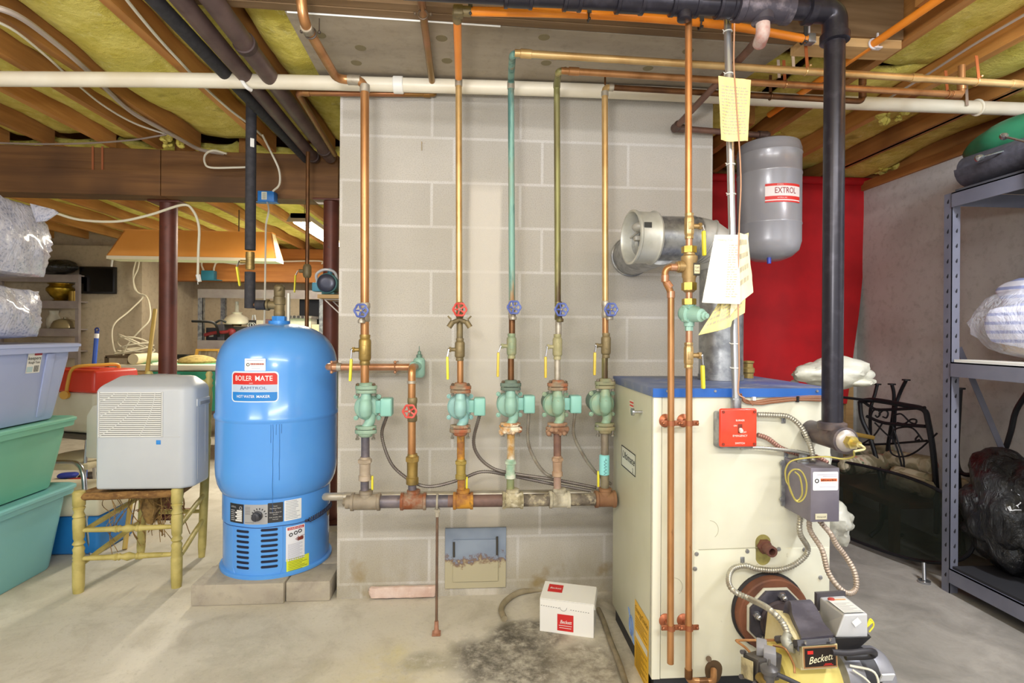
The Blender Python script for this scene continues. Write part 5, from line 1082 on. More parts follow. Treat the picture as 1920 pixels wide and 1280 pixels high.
# papers hanging on the conduit
PAPER = mk('efe9cf', .7, 0, 'e2d8ae', 5); PAPER_Y = mk('ecdfa0', .7, 0, 'dccb84', 5)
def paper(quad, d0, d1, m, label, lines=0, title=None, fold=.012, seed=0, x0=.08):
    qa = [P(u, v, d0 if i > 1 else d1) for i, (u, v) in enumerate(quad)]      # bl, br, tr, tl
    def fnn(a, b2):
        p = qa[0].lerp(qa[1], a).lerp(qa[3].lerp(qa[2], a), b2); return p - FW * (fold * math.sin(a * 5 + seed) * (1.1 - b2) + .004 * mnoise.noise(V((a * 6, b2 * 5, seed))))
    root = thing('paper_sheet', label, 'paper', qa[0].lerp(qa[1], .5)); mb = MB(); mb.sheet(fnn, 14, 14, .0012); fin(mb, 'sheet', m, root)
    if lines:
        mb = MB(); lf = lambda a, b2: fnn(a, b2) - FW * .0014
        if title: mb.text(title, lambda a, b2: lf(a, b2), .45, .91, .03, 0, w=.6, bold=.004)
        for i in range(lines):
            b2 = .84 - i * .78 / lines; random.seed(seed * 50 + i); x = x0
            while x < .86:
                w = random.uniform(.03, .12)
                mb.patch(lf, x, min(.92, x + w), b2, b2 + .3 / lines, 2, 1); x += w + .03
        fin(mb, 'printing', mk('bdb49c', .7), root, smooth=False)
    return root
paper([(1352, 262), (1400, 266), (1408, 150), (1347, 142)], 1.70, 1.70, PAPER_Y, 'yellowed printed sheet tied high on the conduit under the ceiling', 16, None, .008, 3)
paper([(1312, 628), (1372, 612), (1392, 520), (1352, 560)], 1.69, 1.66, PAPER_Y, 'crumpled yellow sheet sticking out lowest under the stack of papers', 5, None, .012, 5)
paper([(1342, 622), (1398, 586), (1404, 436), (1376, 446)], 1.69, 1.665, PAPER_Y, 'folded yellow booklet at the right side of the hanging papers', 20, None, .01, 7)
paper([(1366, 592), (1411, 548), (1402, 440), (1384, 436)], 1.685, 1.66, PAPER, 'pale folded sheet at the far right of the hanging papers', 4, None, .01, 8)
paper([(1316, 567), (1386, 570), (1386, 440), (1340, 440)], 1.65, 1.63, mk('f4f3ea', .7), 'large white printed sheet in front of the papers on the conduit', 22, 'Heating Fuel', .006, 9, .62)
# ---------------------------------------------------------------- blue water tank
TC = P(523, 700, 2.64); tcx_, tcy_ = TC.x, TC.y; PADZ = .093
pf = PZ(357, 1137, 0); pr = PZ(626, 1128, 0)
mb = MB(); jx = PZ(531, 1134, 0).x
mb.bb((pf.x, pf.y, 0), (jx - .002, pf.y + .2, PADZ), bev=.006); mb.bb((pf.x + .01, pf.y + .204, 0), (jx, pf.y + .62, PADZ - .001), bev=.006)
one(mb, 'concrete_pad', CONC_PAD, 'left concrete pad block under the blue tank', 'concrete block')
mb = MB(); mb.bb((jx + .002, pf.y + .012, 0), (CH_L - .025, pf.y + .2, PADZ - .002), bev=.008); mb.bb((jx + .002, pf.y + .204, 0), (CH_L - .025, pf.y + .62, PADZ - .001), bev=.006)
one(mb, 'concrete_pad', CONC_PAD, 'right concrete pad block under the blue tank, beside the chimney foot', 'concrete block')
TBLUE = mk('589ff2', .24, 0, '60a6f4', 2, coat=.4); TBLUE2 = mk('549aee', .26, 0, '5ca2f0', 2, coat=.3)
root = thing('water_heater_tank', 'tall blue domed water tank on a concrete pad left of the chimney', 'water tank', (tcx_, tcy_, PADZ))
zf = lambda v, r: (lambda p: p.z)(PCYL(523, v, (tcx_, tcy_), r))
TM, TS = .276, .24
zseam = zf(790, TM); zsk = zf(937, TS); zband = zf(984, TS)
ztop = P(523, 606, 2.64).z
mb = MB(); mb.lathe((tcx_, tcy_, PADZ), Z, [(TS + .014, 0), (TS + .014, .01), (TS + .01, .014), (TS, .016), (TS, zband - PADZ)], 72, cap=False); skirt = fin(mb, 'base_skirt', TBLUE2, root)
mb = MB(); mb.lathe((tcx_, tcy_, 0), Z, [(TS + .004, zband - .004), (TS + .004, zsk + .02), (TS, zsk + .05)], 72, cap=False); cband = fin(mb, 'control_band', TBLUE2, root)
mb = MB(); R_ = TM
prof = [(TS - .02, zsk - .002), (TS + .003, zsk + .004), (TM - .022, zsk + .02), (TM - .009, zsk + .05), (R_ - .002, zsk + .09), (R_, zsk + .13), (R_, zseam - .012), (R_ + .001, zseam - .008), (R_ + .006, zseam), (R_ + .006, zseam + .012), (R_, zseam + .02)]
zsh = P(523, 697, 2.64).z; Hd = ztop - zsh
for i in range(25): t = pi / 2 * i / 24; prof.append((R_ * max(0, math.cos(t)) ** .8 if i < 24 else 0, zsh + Hd * math.sin(t) ** .8))
mb.lathe((tcx_, tcy_, 0), Z, prof, 80, cap=False); tankshell = fin(mb, 'shell', TBLUE, root, angle=60)
mb = MB(); q = V((tcx_, tcy_, ztop)); mb.cyl(q - Z * .015, q + Z * .012, .05, n=24); mb.cyl(q + Z * .01, q + Z * .035, .034, n=6); fin(mb, 'top_nut', mk('3f93e6', .35, .1), root)
# fitting column and insulated outlet
mb = MB(); mb.lathe(q + Z * .03, Z, [(.022, 0), (.026, .01), (.026, .03), (.024, .034), (.024, .06), (.028, .064), (.028, .10), (.024, .104), (.026, .108), (.026, .15), (.016, .16)], 18); mb.tube([q + Z * .15, q + V((.004, -.01, .165)), q + V((.0, -.02, .17))], .016, 10); mb.cyl(q + Z * .09, q + V((-.055, 0, .09)), .021, n=14); mb.cyl(q + V((-.05, 0, .09)), q + V((-.06, 0, .09)), .028, n=16); fin(mb, 'brass_tee', BRASS_DULL, root)
mb = MB(); mb.cyl(q + V((.04, .01, -.01)), q + V((.04, .01, .15)), .0095, n=12); fin(mb, 'relief_tube', mk('cfcabb', .4, .3), root)
def ang(u, v, r): p = PCYL(u, v, (tcx_, tcy_), r); return math.atan2(p.y - tcy_, p.x - tcx_), p.z
def wrap(r, k, th, z): return lambda a, b2: V((tcx_ + (r + k) * math.cos(th + a / r), tcy_ + (r + k) * math.sin(th + a / r), z + b2))
def box_on(u0, u1, v0, v1, r):
    a0, z0 = ang((u0), (v0 + v1) / 2, r); a1, _ = ang(u1, (v0 + v1) / 2, r); _, za = ang((u0 + u1) / 2, v0, r); _, zb2 = ang((u0 + u1) / 2, v1, r)
    return (a0 + a1) / 2, (za + zb2) / 2, (a1 - a0) * r / 2, (za - zb2) / 2
th, zc, hw, hh = box_on(437, 520, 699, 752, TM)
w = lambda k: wrap(TM, k, th, zc)
mb = MB(); mb.rpatch(w(.0008), -hw - .006, hw + .006, -hh - .005, hh + .007, .018, 0, cols=16)
mb.rpatch(w(.0014), -hw, hw, hh * .17, hh, .014, 1, cols=16); mb.patch(w(.0014), -hw, hw, hh * .17, hh * .6, 20, 1, 1)
mb.rpatch(w(.0014), -hw, hw, -hh, -hh * .4, .014, 2, cols=16); mb.patch(w(.0014), -hw, hw, -hh * .62, -hh * .36, 20, 1, 2)
mb.patch(w(.0013), -hw, hw, -hh * .34, hh * .15, 20, 1, 4)
mb.text('BOILER', w(.0022), -hw * .46, hh * .45, .0225, 3, w=hw * .78, bold=.0); mb.text('MATE', w(.0022), hw * .44, hh * .45, .0225, 3, w=hw * .72, bold=.007)
mb.text('SERIES', w(.0022), -.01, hh * .24, .004, 3); mb.text('AMTROL', w(.002), .006, -hh * .16, .012, 5, sx=1.5); mb.text('A', w(.002), -hw * .52, -hh * .2, .018, 5)
mb.text('HOT WATER', w(.0022), -hw * .36, -hh * .76, .012, 3, w=hw * .82, bold=.004); mb.text('MAKER', w(.0022), hw * .42, -hh * .76, .012, 3, w=hw * .56, bold=.007)
fin(mb, 'name_label', [mk('d8e6f4', .4), RED_INK, BLUE_INK, mk('f4f4f4', .4), mk('b9cbe4', .4), mk('5a6a90', .5)], tankshell, smooth=False)
th, zc, hw, hh = box_on(459, 498, 672, 695, TM); w = lambda k: wrap(TM, k, th, zc)
mb = MB(); mb.rpatch(w(.0008), -hw, hw, -hh, hh, .003, 0); random.seed(8); [mb.patch(w(.0014), hw * (-.42 + i * .107), hw * (-.34 + i * .107 + random.uniform(0, .02)), -hh * .02, hh * .24, 1, 1, 1) for i in range(12)]; mb.tor(w(.001)(-hw * .66, 0), w(1)(0, 0) - w(0)(0, 0), .006, .0015, 16, 5, 2)
for b2, a0, a1 in ((.66, -.8, .8), (-.25, -.4, .8), (-.62, -.3, .5)): mb.patch(w(.0013), hw * a0, hw * a1, hh * b2, hh * b2 + .002, 6, 1, 3)
fin(mb, 'service_sticker', [mk('f2f2f0', .4), mk('a8483c', .5), INK, mk('a8b4d8', .5)], tankshell, smooth=False)
def band_piece(u0, u1, v0, v1, mats, name, draw, rr=TS + .004, rnd=.003):
    th, zc, hw, hh = box_on(u0, u1, v0, v1, rr); mb = MB(); mb.rpatch(wrap(rr, .0009, th, zc), -hw, hw, -hh, hh, rnd, 0); draw(mb, lambda k: wrap(rr, .0009 + k, th, zc), hw, hh); return fin(mb, name, mats, cband if rr > TS else skirt, smooth=False)
def lines(n, mi, seed=1, y0=.85, y1=-.85, x0=-.85, t=.35):
    def d(mb, w, hw, hh):
        random.seed(seed)
        for i in range(n):
            y = (y0 + (y1 - y0) * i / max(1, n - 1)) * hh; mb.patch(w(.0006), hw * x0, hw * random.uniform(.3, .85), y, y + t * hh * (y0 - y1) / n, 6, 1, mi)
    return d
def left_plate(mb, w, hw, hh):
    mb.text('AMTROL', w(.0006), -hw * .4, hh * .55, .008, 1, w=hw * .8)
    mb.tor(w(.0006)(hw * .62, hh * .6), w(1)(0, 0) - w(0)(0, 0), .0065, .0012, 16, 5, 1)
    random.seed(4)
    for i in range(6): mb.patch(w(.0006), -hw * .8, hw * -.2, hh * (.25 - i * .2), hh * (.25 - i * .2) + .003, 4, 1, 1); mb.patch(w(.0006), -hw * .1 if i % 2 else hw * .1, hw * .8, hh * (.25 - i * .2) - .002, hh * (.25 - i * .2) + .005, 4, 1, 2)
band_piece(432, 457, 944, 980, [mk('26262c', .4), mk('b8b8bc', .5), mk('e4e4e4', .5)], 'rating_plate', left_plate)
def dial(mb, w, hw, hh):
    for i in range(11):
        t = pi * (1.25 - i * .13); c = (hw * .3, -hh * .1); r0, r1 = .026, .034
        a0, a1 = t - .07, t + .07
        mb.face([w(.0008)(c[0] + r0 * math.cos(a0), c[1] + r0 * math.sin(a0)), w(.0008)(c[0] + r1 * math.cos(a0), c[1] + r1 * math.sin(a0)), w(.0008)(c[0] + r1 * math.cos(a1), c[1] + r1 * math.sin(a1)), w(.0008)(c[0] + r0 * math.cos(a1), c[1] + r0 * math.sin(a1))], 1)
    for i in range(6): mb.patch(w(.0006), -hw * .9, -hw * .45, hh * (.7 - i * .14), hh * (.7 - i * .14) + .0025, 4, 1, 2)
    mb.patch(w(.0006), -hw * .9, -hw * .1, -hh * .86, -hh * .8, 4, 1, 2)
band_piece(458, 502, 946, 983, [mk('b4b6bc', .35, .4), INK, GREY_INK], 'dial_plate', dial)
th, z_ = ang(484, 966, TS); c = wrap(TS, .002, th, z_); mb = MB(); nn = (c(0, 0) - V((tcx_, tcy_, z_))).normalized(); mb.lathe(c(0, 0), nn, [(.022, 0), (.022, .012), (.019, .014), (.017, .032), (.014, .034), (0, .034)], 24); mb.box(c(0, 0) + nn * .034, (.004, .004, .028)); fin(mb, 'thermostat_knob', mk('3a3b44', .4, .1), cband)
def right_plate(mb, w, hw, hh):
    for i, (s, y) in enumerate((('Domestic', .62), ('Hot Water Maker', .38), ('or', .2), ('Standard', -.02), ('Operating Directions', -.22), ('are inside the', -.5), ('Front Panel', -.72))): mb.text(s, w(.0006), 0, hh * y, .0048, 1, w=hw * (.5 + .9 * (i % 2) + .1 * i / 3) if i != 2 else None)
band_piece(502, 531, 942, 979, [mk('33343a', .4), mk('d8d8d8', .5)], 'direction_plate', right_plate)
band_piece(533, 565, 936, 974, [mk('e8eaee', .45), mk('9aa0b0', .6)], 'instruction_sheet', lines(12, 1, 3))
# louvred front panel with its slots
th0, z0 = ang(437, 1076, TS); th1, z1 = ang(530, 990, TS)
for a0, a1, va, vb in ((444, 467, 996, 1064), (489, 521, 993, 1062)):
    for i in range(8):
        v = va + (vb - va) * i / 7; t, zc, hw, hh = box_on(a0, a1, v - 2.6, v + 2.6, TS); mb = MB(); mb.rpatch(wrap(TS, .0012, t, zc), -hw, hw, -.0058, .0058, .0055, 0); fin(mb, 'vent_slot', mk('0d1838', .6), skirt, smooth=False)
mb = MB(); w = wrap(TS, .0006, (th0 + th1) / 2, 0); ha = (th1 - th0) * TS / 2; zlo, zhi = z0, zband - .01
pts = [w(-ha, zhi), w(-ha, zlo + .03), w(-ha + .01, zlo + .008), w(-ha + .03, zlo)] + [w(-ha + .03 + (2 * ha - .06) * i / 10, zlo) for i in range(1, 11)] + [w(ha - .01, zlo + .008), w(ha, zlo + .03), w(ha, zhi)]
mb.tube(pts, .0014, 6); mb.tube([wrap(TS, .0036, 0, 0)(a * TS, zband - .004 + .0015 * math.sin(a * 9)) for a in [th0 - .3 + i * .06 for i in range(36)]], .0016, 6, mi=1); fin(mb, 'panel_outline', [TBLUE2, mk('1c3f80', .5)], skirt)
def warn(mb, w, hw, hh):
    mb.patch(w(.0006), -hw * .85, hw * .9, hh * .8, hh * .95, 6, 1, 1); mb.text('WARNING', w(.0012), 0, hh * .83, .007, 0, w=hw * 1.5)
    for i, x in enumerate((-.5, 0, .45)): mb.tor(w(.0008)(hw * x, hh * (.52 + .06 * i)), w(1)(0, 0) - w(0)(0, 0), .007, .002, 14, 5, 2)
    for i in range(5): t = .6 + i * .35; mb.patch(w(.0008), hw * .35 + i * .002, hw * .42 + i * .006, hh * (.18 + .04 * i), hh * (.2 + .04 * i), 1, 1, 3)
    mb.rpatch(w(.0007), hw * .25, hw * .85, hh * .1, hh * .3, .005, 3, cols=4)
    for i in range(5): mb.tube([w(.0012)(hw * .3, hh * (.12 + i * .04)), w(.0012)(-hw * .05 + .006 * abs(i - 2), hh * (.08 + i * .07))], .0015, 5, mi=3)
    for i in range(13): mb.patch(w(.0006), -hw * .8, hw * (.75 - .3 * (i % 3 == 2)), -hh * (.05 + i * .068), -hh * (.03 + i * .068), 5, 1, 4)
band_piece(536, 571, 985, 1049, [mk('e6e8f2', .45), mk('c2302c', .5), INK, mk('7a3026', .5), mk('a8aac0', .6)], 'warning_label', warn, TS)
band_piece(537, 579, 1043, 1071, [mk('e0ea3a', .45), mk('7a8220', .6)], 'yellow_label', lines(9, 1, 9), TS)
mb = MB(); random.seed(3)
for u, v1 in ((508, 830), (512, 960), (518, 815), (524, 900), (528, 812)):
    pts = []; t, _ = ang(u, 800, TM); _, zz1 = ang(u, v1, TM); n = 14
    for i in range(n + 1): pts.append(wrap(TM, .0006, t + random.uniform(-.004, .004) * (v1 > 850), 0)(0, zseam - .012 + (zz1 - zseam + .012) * i / n))
    mb.tube(pts, .0008, 4)
fin(mb, 'drip_streaks', mk('1f5a9c', .4), tankshell)
th, z_ = ang(615, 958, TS); c = wrap(TS, 0, th, z_); nn = (c(0, 0) - V((tcx_, tcy_, z_))).normalized(); mb = MB(); mb.cyl(c(0, 0) - nn * .002, c(0, 0) + nn * .002, .021, n=24); fin(mb, 'hole_plug', mk('b09a78', .6), skirt)
t0, za = ang(574, 973, TS); t1, zb2 = ang(613, 944, TS); mb = MB()
mb.tube([wrap(TS, .022, t0 + (t1 - t0) * i / 130, 0)(0, za + (zb2 - za) * i / 130) + V((math.cos(i * .75) * .005, math.cos(i * .75) * -.006, math.sin(i * .75) * .011)) for i in range(131)], .0022, 5); mb.tube([wrap(TS, .006, t0 - .03, 0)(0, za - .005), wrap(TS, .02, t0, 0)(0, za)], .006, 8); fin(mb, 'coiled_wire', mk('2a2a40', .5), root)
# insulated vertical pipe by the tank
dz = 2.655; v = lambda u, vv: P(u, vv, dz + .0)
e = q + V((-.06, 0, .09)); xk = P(473, 500, dz); xv = lambda vv: V((xk.x, q.y, P(473, vv, dz).z))
root = thing('insulated_pipe', 'black foam insulated pipe dropping from the ceiling to the top of the blue tank', 'pipe', xv(585))
mb = MB(); FO = .0245; mb.tube([xv(470), xv(300), xv(196), xv(190) + V((-.004, 0, .0))], FO, 20); fin(mb, 'upper_foam_sleeve', BLACK_SOFT, root)
mb = MB(); mb.cyl(xv(578), xv(511), FO, n=20); fin(mb, 'lower_foam_sleeve', BLACK_SOFT, root)
elz = e.z; mb = MB(); mb.cyl((xk.x + .03, q.y, elz), (e.x - .006, q.y, elz), FO, n=20); fin(mb, 'side_foam_sleeve', BLACK_SOFT, root)
mb = MB(); mb.tube(fillet([xv(576), V((xk.x, q.y, elz)), e], .02), .0125, 12); fin(mb, 'copper_core', COPPER_DARK, root)
mb = MB(); mb.cyl(xv(506) , xv(474), .02, n=16); mb.lathe(xv(505), Z, [(.014, 0), (.021, .004), (.021, .02), (.017, .024), (.017, .05), (.021, .054), (.021, .07), (.014, .074)], 16); mb.cyl(xv(492), xv(492) + V((-.045, -.004, 0)), .009, n=10); fin(mb, 'valve', BRASS, root)
mb = MB(); a_ = xv(492) + V((-.048, -.006, 0)); mb.bar(a_ + V((.0, -.004, .004)), a_ + V((-.008, -.012, -.03)), .003, .012, up=(0, 1, 0)); mb.bar(a_ + V((-.008, -.012, -.026)), P(450, 536, dz - .02), .009, .018, up=(0, 1, 0), bev=.004, mi=1); fin(mb, 'valve_lever', [CHROME, YELLOW], root)
mb = MB(); g_ = xv(270) + V((.012, -FO + .001, 0)); mb.rpatch(plane_fn(g_, (.8, .6, 0), Z), -.006, .012, -.03, .012, .002, 0); fin(mb, 'sticker', WHITE, root)
# ---------------------------------------------------------------- ceiling pipes at the left
def czpipe(name, l, z, r, m, label, cat='pipe'):
    a_, b2 = PZ(*l[0], z), PZ(*l[1], z); mb = MB(); mb.cyl(a_ + (a_ - b2).normalized() * 1.0, b2, r, n=20); return mb, a_, b2
mb, a_, b2 = czpipe('', ((300, 10), (566, 290)), 2.30, .03, None, ''); 
mb2 = MB(); E = BY - .02; k = (E - a_.y) / (b2.y - a_.y); b2 = a_.lerp(b2, k); mb2.cyl(a_ + (a_ - b2).normalized() * 1.0, b2, .0265, n=20); mb.bm.free()
one(mb2, 'insulated_pipe', BLACK_SOFT, 'black foam insulated pipe running along the ceiling joists at the left', 'pipe')
for pa_, pb_, r, lab, e_ in (((340, 0), (578, 283), .032, 'brown steel pipe along the ceiling right beside the black insulated pipe', .02), ((398, 0), (604, 275), .036, 'thick brown steel pipe along the ceiling, closest to the slab', .05)):
    a_, b2 = PZ(*pa_, 2.298), PZ(*pb_, 2.298); k = (E - e_ - a_.y) / (b2.y - a_.y); b2 = a_.lerp(b2, k); root = thing('steel_pipe', lab, 'pipe', a_)
    mb = MB(); mb.cyl(a_ + (a_ - b2).normalized() * 1.2, b2, r, n=22); fin(mb, 'pipe_run', mk('6e5a58', .5, .3, '5c4a4a', 10), root)
    for kk in ((.16, .9) if r > .034 else (.97,)): mb = MB(); c = a_.lerp(b2, kk); dd = (b2 - a_).normalized(); mb.lathe(c, dd, [(r, 0), (r + .006, .002), (r + .006, .03), (r, .032)], 22); fin(mb, 'coupling', mk('4a3a38', .6, .3), root)
mb = MB(); ww = lambda l, z: [PZ(u, vv, z) for u, vv in l]
def cable(pts, r, m, name, label, k=6, cat='cable'):
    mb = MB(); mb.tube(pts, r, 7, k); return one(mb, name, m, label, cat)
cable(ww([(-40, 5), (30, 28), (100, 78), (168, 136)], 2.325) + ww([(240, 205), (300, 240), (340, 262), (375, 280), (420, 288)], 2.325), .011, mk('b5a8a0', .4, .1), 'flexible_tube', 'thick pale plastic tube running along a joist at the far left of the ceiling')
cable(ww([(-30, 30), (28, 58), (90, 108), (130, 145), (190, 195), (250, 230), (312, 252)], 2.32), .005, WHITE_CORD, 'electric_cable', 'white cable pinned under the joist at the far left')
cable(ww([(230, -10), (262, 30), (300, 75), (338, 116), (380, 160), (430, 205), (470, 235), (492, 255)], 2.335), .006, WHITE_CORD, 'electric_cable', 'white double cable stapled along the joist left of the black insulated pipe')
cable([P(492, 253, 3.0), P(508, 285, 3.1), P(523, 318, 3.15), P(524, 345, 3.2), P(512, 358, 3.25)], .006, WHITE_CORD, 'electric_cable', 'white cable drooping from the joist to the blue box')
cable([P(425, 288, 3.2), P(400, 282, 3.2), P(385, 290, 3.2), P(384, 305, 3.2), P(395, 314, 3.2), P(440, 314, 3.22), P(468, 313, 3.25)], .006, WHITE_CORD, 'electric_cable', 'short white cable loop on the girder left of the insulated pipe')
cable([P(0, 268, 2.9), P(80, 270, 2.9), P(170, 268, 2.9), P(250, 262, 2.95), P(312, 252, 3.0)], .005, mk('8a7a70', .6), 'electric_cable', 'thin grey cable crossing under the joists above the girder')
for j, u in enumerate((174, 192)):
    mb = MB(); a_ = P(u, 318, BY + 2.46 - .14); a_ = PY(u, 318, BY - .004); mb.bar(a_, PY(u, 274, BY - .004), .012, .003, up=(0, 1, 0)); one(mb, 'hanger_strap', mk('a8623c', .6, .2), '%s of two rusty metal straps nailed on the girder' % ('left', 'right')[j], 'strap')
# blue transformer on the girder with its cord
c = PY(502, 370, BY - .035); root = thing('transformer_box', 'small bright blue transformer fixed on the front of the girder', 'transformer', c - Z * .04)
mb = MB(); mb.box(c, (.1, .066, .066), bev=.004); mb.box(c + V((.0, 0, -.0335)), (.13, .05, .003)); fin(mb, 'case', mk('1f74c4', .4, .05), root)
mb = MB(); g = plane_fn(c + V((-.005, -.0338, 0)), (1, 0, 0), Z); mb.rpatch(g, -.02, .012, -.022, .026, .002, 0); [mb.patch(lambda a, b2: g(a, b2) + V((0, -.0006, 0)), -.015, .006, -.018 + i * .006, -.0155 + i * .006, mi=1) for i in range(7)]; fin(mb, 'sticker', [mk('dcdccc', .5), mk('8a8a80', .6)], root, smooth=False)
cable([c + V((.005, -.02, -.034)), P(504, 395, 3.22), P(499, 420, 3.2), P(498, 460, 3.18), P(497, 540, 3.16), P(495, 640, 3.14)], .0055, WHITE_CORD, 'power_cord', 'white cord hanging from the blue transformer behind the tank', 4, 'cord')
cable([P(100, 398, 3.1), P(150, 412, 3.15), P(220, 415, 3.2), P(280, 403, 3.25), P(342, 384, 3.27), P(362, 395, 3.27), P(373, 425, 3.27), P(372, 470, 3.27), P(371, 515, 3.27)], .0075, mk('e2dcc4', .5), 'power_cord', 'pale extension cord draped under the girder and hanging with a plug', 5, 'cord')
mb = MB(); a_ = P(371, 515, 3.27); mb.cyl(a_, P(374, 528, 3.27), .013, .011, n=10); mb.cyl(a_ + V((.004, -.01, -.045)), a_ + V((.006, -.01, -.06)), .002, n=6); one(mb, 'cord_plug', WHITE, 'white plug at the end of the hanging extension cord', 'plug')
# thin copper pipe with valve in front of the second column
a_, b2 = P(575, 640, 3.1), P(577, 285, 3.1); b2 = V((a_.x, a_.y, b2.z)); root = thing('copper_pipe', 'thin brown copper pipe with a yellow levered valve behind the blue tank', 'pipe', a_)
mb = MB(); mb.cyl(V((a_.x, a_.y, .02)), b2, .0115, n=12); fin(mb, 'pipe_run', COPPER_DARK, root)
mb = MB(); c = V((a_.x, a_.y, P(575, 508, 3.1).z)); mb.lathe(c - Z * .04, Z, [(.014, 0), (.02, .006), (.024, .02), (.024, .06), (.02, .074), (.014, .08)], 14); mb.cyl(c, c + V((-.045, 0, 0)), .011, n=10); fin(mb, 'valve', BRASS_DULL, root)
mb = MB(); e = c + V((-.05, -.008, 0)); mb.bar(e, e + V((-.012, -.004, -.03)), .003, .012, up=(0, 1, 0)); mb.bar(e + V((-.012, -.004, -.026)), P(552, 548, 3.06), .008, .016, up=(0, 1, 0), bev=.003, mi=1); fin(mb, 'valve_lever', [CHROME, YELLOW], root)
# plank shelf with pump beside the chimney
a_ = P(597, 552, 3.0); mb = MB(); SHZ = a_.z; mb.bb((a_.x, a_.y - .02, SHZ - .022), (CH_L - .004, a_.y + .26, SHZ), bev=.002); one(mb, 'wall_plank', PINE, 'short wooden plank shelf against the chimney side behind the tank', 'shelf')
for j, yy in enumerate((.02, .2)):
    mb = MB(); p0 = V((CH_L - .006, a_.y + yy, SHZ - .24)); p1_ = V((a_.x + .03, a_.y + yy, SHZ - .026)); mb.bar(p0, p1_, .006, .016, up=(0, 1, 0)); mb.bar(p1_, V((CH_L - .006, a_.y + yy, SHZ - .026)), .02, .004); one(mb, 'shelf_bracket', mk('b5aca4', .4, .4), '%s white bracket under the plank beside the chimney' % ('front', 'rear')[j], 'bracket')
c = P(617, 527, 3.02); c.z = SHZ + .062; root = thing('transfer_pump', 'small dark green transfer pump with a clear hose on the plank by the chimney', 'pump', V((c.x, c.y, SHZ)))
GRN = mk('3f6f70', .5, .1); mb = MB(); mb.lathe(c + V((0, -.05, 0)), (0, 1, 0), [(.04, 0), (.056, .006), (.058, .03), (.05, .036), (.05, .12), (.03, .13)], 26); mb.box(c + V((0, .02, -.054)), (.07, .09, .012), bev=.002); fin(mb, 'pump_body', GRN, root)
mb = MB(); mb.lathe(c + V((0, -.052, 0)), (0, -1, 0), [(.05, 0), (.05, .006), (.044, .01), (.02, .012), (0, .012)], 26); fin(mb, 'cover_plate', mk('3a3c4c', .3, .3), root)
mb = MB(); mb.box(c + V((-.062, .0, -.02)), (.05, .06, .05), bev=.006); mb.cyl(c + V((.0, 0, .05)), c + V((.012, 0, .085)), .014, n=10); fin(mb, 'terminal_box', mk('4f8fa8', .5, .05), root)
mb = MB(); mb.tube([c + V((-.06, -.02, .006)), c + V((-.058, -.04, .05)), c + V((-.01, -.05, .075)), c + V((.04, -.03, .06)), c + V((.045, 0, .0))], .0075, 8, 6); fin(mb, 'hose', mk('c4c2c4', .35), root)
# ---------------------------------------------------------------- chair and dehumidifier
CHY = mk('c0b06a', .5, 0, 'a99a55', 12, .45, .65, c3='6d5a34', sc3=26, lo3=.66, hi3=.76)
fl, fr, br = PZ(147, 1110, 0), PZ(331, 1100, 0), PZ(378, 1044, 0)
bl = V((fl.x + .055, br.y, 0)); SZ = P(331, 935, 2.49).z; SZ = .44
root = thing('wooden_chair', 'worn yellow painted chair with turned legs and a torn seat under the dehumidifier', 'chair', ((fl.x + fr.x) / 2, (fl.y + br.y) / 2, 0))
turn = [(.021, 0), (.0235, .03), (.0245, .14), (.021, .15), (.0245, .155), (.021, .165), (.0245, .17), (.021, .185), (.024, .2), (.017, .215), (.025, .225), (.017, .24), (.022, .25), (.024, .3), (.0245, .335), (.02, .345), (.025, .35), (.018, .37), (.025, .39), (.019, .395), (.025, .4), (.0255, SZ + .02), (.02, SZ + .028), (0, SZ + .03)]
for p in (fl, fr): mb = MB(); mb.lathe(p, Z, turn, 18); fin(mb, 'front_leg', CHY, root, angle=60)
tb = P(384, 697, 2.83).z
bturn = [(.015, 0), (.02, .06), (.0215, .4), (.0215, .56), (.018, .57), (.022, .575), (.022, .62), (.018, .63), (.022, .64), (.022, .70), (.017, .715), (.021, .73), (.019, .76), (.021, .85), (.017, tb - .09), (.022, tb - .08), (.016, tb - .066), (.021, tb - .05), (.013, tb - .035), (.018, tb - .018), (.012, tb - .002), (0, tb)]
for p in (bl, br): mb = MB(); mb.lathe(p, V((0, .07, 1)), bturn, 16); fin(mb, 'back_post', CHY, root, angle=60)
def rung(a_, b2, nm='stretcher', fancy=False):
    L = (b2 - a_).length; mb = MB()
    pr_ = [(.009, 0), (.012, L * .2), (.0125, L * .34), (.017, L * .38), (.012, L * .39), (.017, L * .41), (.011, L * .43), (.02, L * .5), (.011, L * .57), (.017, L * .59), (.012, L * .61), (.017, L * .62), (.0125, L * .66), (.012, L * .8), (.009, L)] if fancy else [(.009, 0), (.0125, L * .3), (.0125, L * .7), (.009, L)]
    mb.lathe(a_, b2 - a_, pr_, 12); return fin(mb, nm, CHY, root, angle=60)
for z1 in (.155, .285): rung(fl + Z * z1, fr + Z * z1, 'front_stretcher', True)
for z1, z2 in ((.12, .20), (.27, .33)): rung(fr + Z * z1, br + Z * z2 + V((0, z2 * .07, 0)), 'side_stretcher'); rung(fl + Z * z1, bl + Z * z2 + V((0, z2 * .07, 0)), 'side_stretcher')
rung(bl + Z * .24 + V((0, .017, 0)), br + Z * .24 + V((0, .017, 0)), 'rear_stretcher')
for z1 in (.6, .8, .93): rung(bl + Z * z1 + V((0, z1 * .07, 0)), br + Z * z1 + V((0, z1 * .07, 0)), 'back_rail')
RUSH = mk('8f6a3c', .9, 0, '6f4d2a', 30, .4, .62, stretch=(1, 1, 3), c3='b08c54', sc3=40, lo3=.58, hi3=.7, bump=.8)
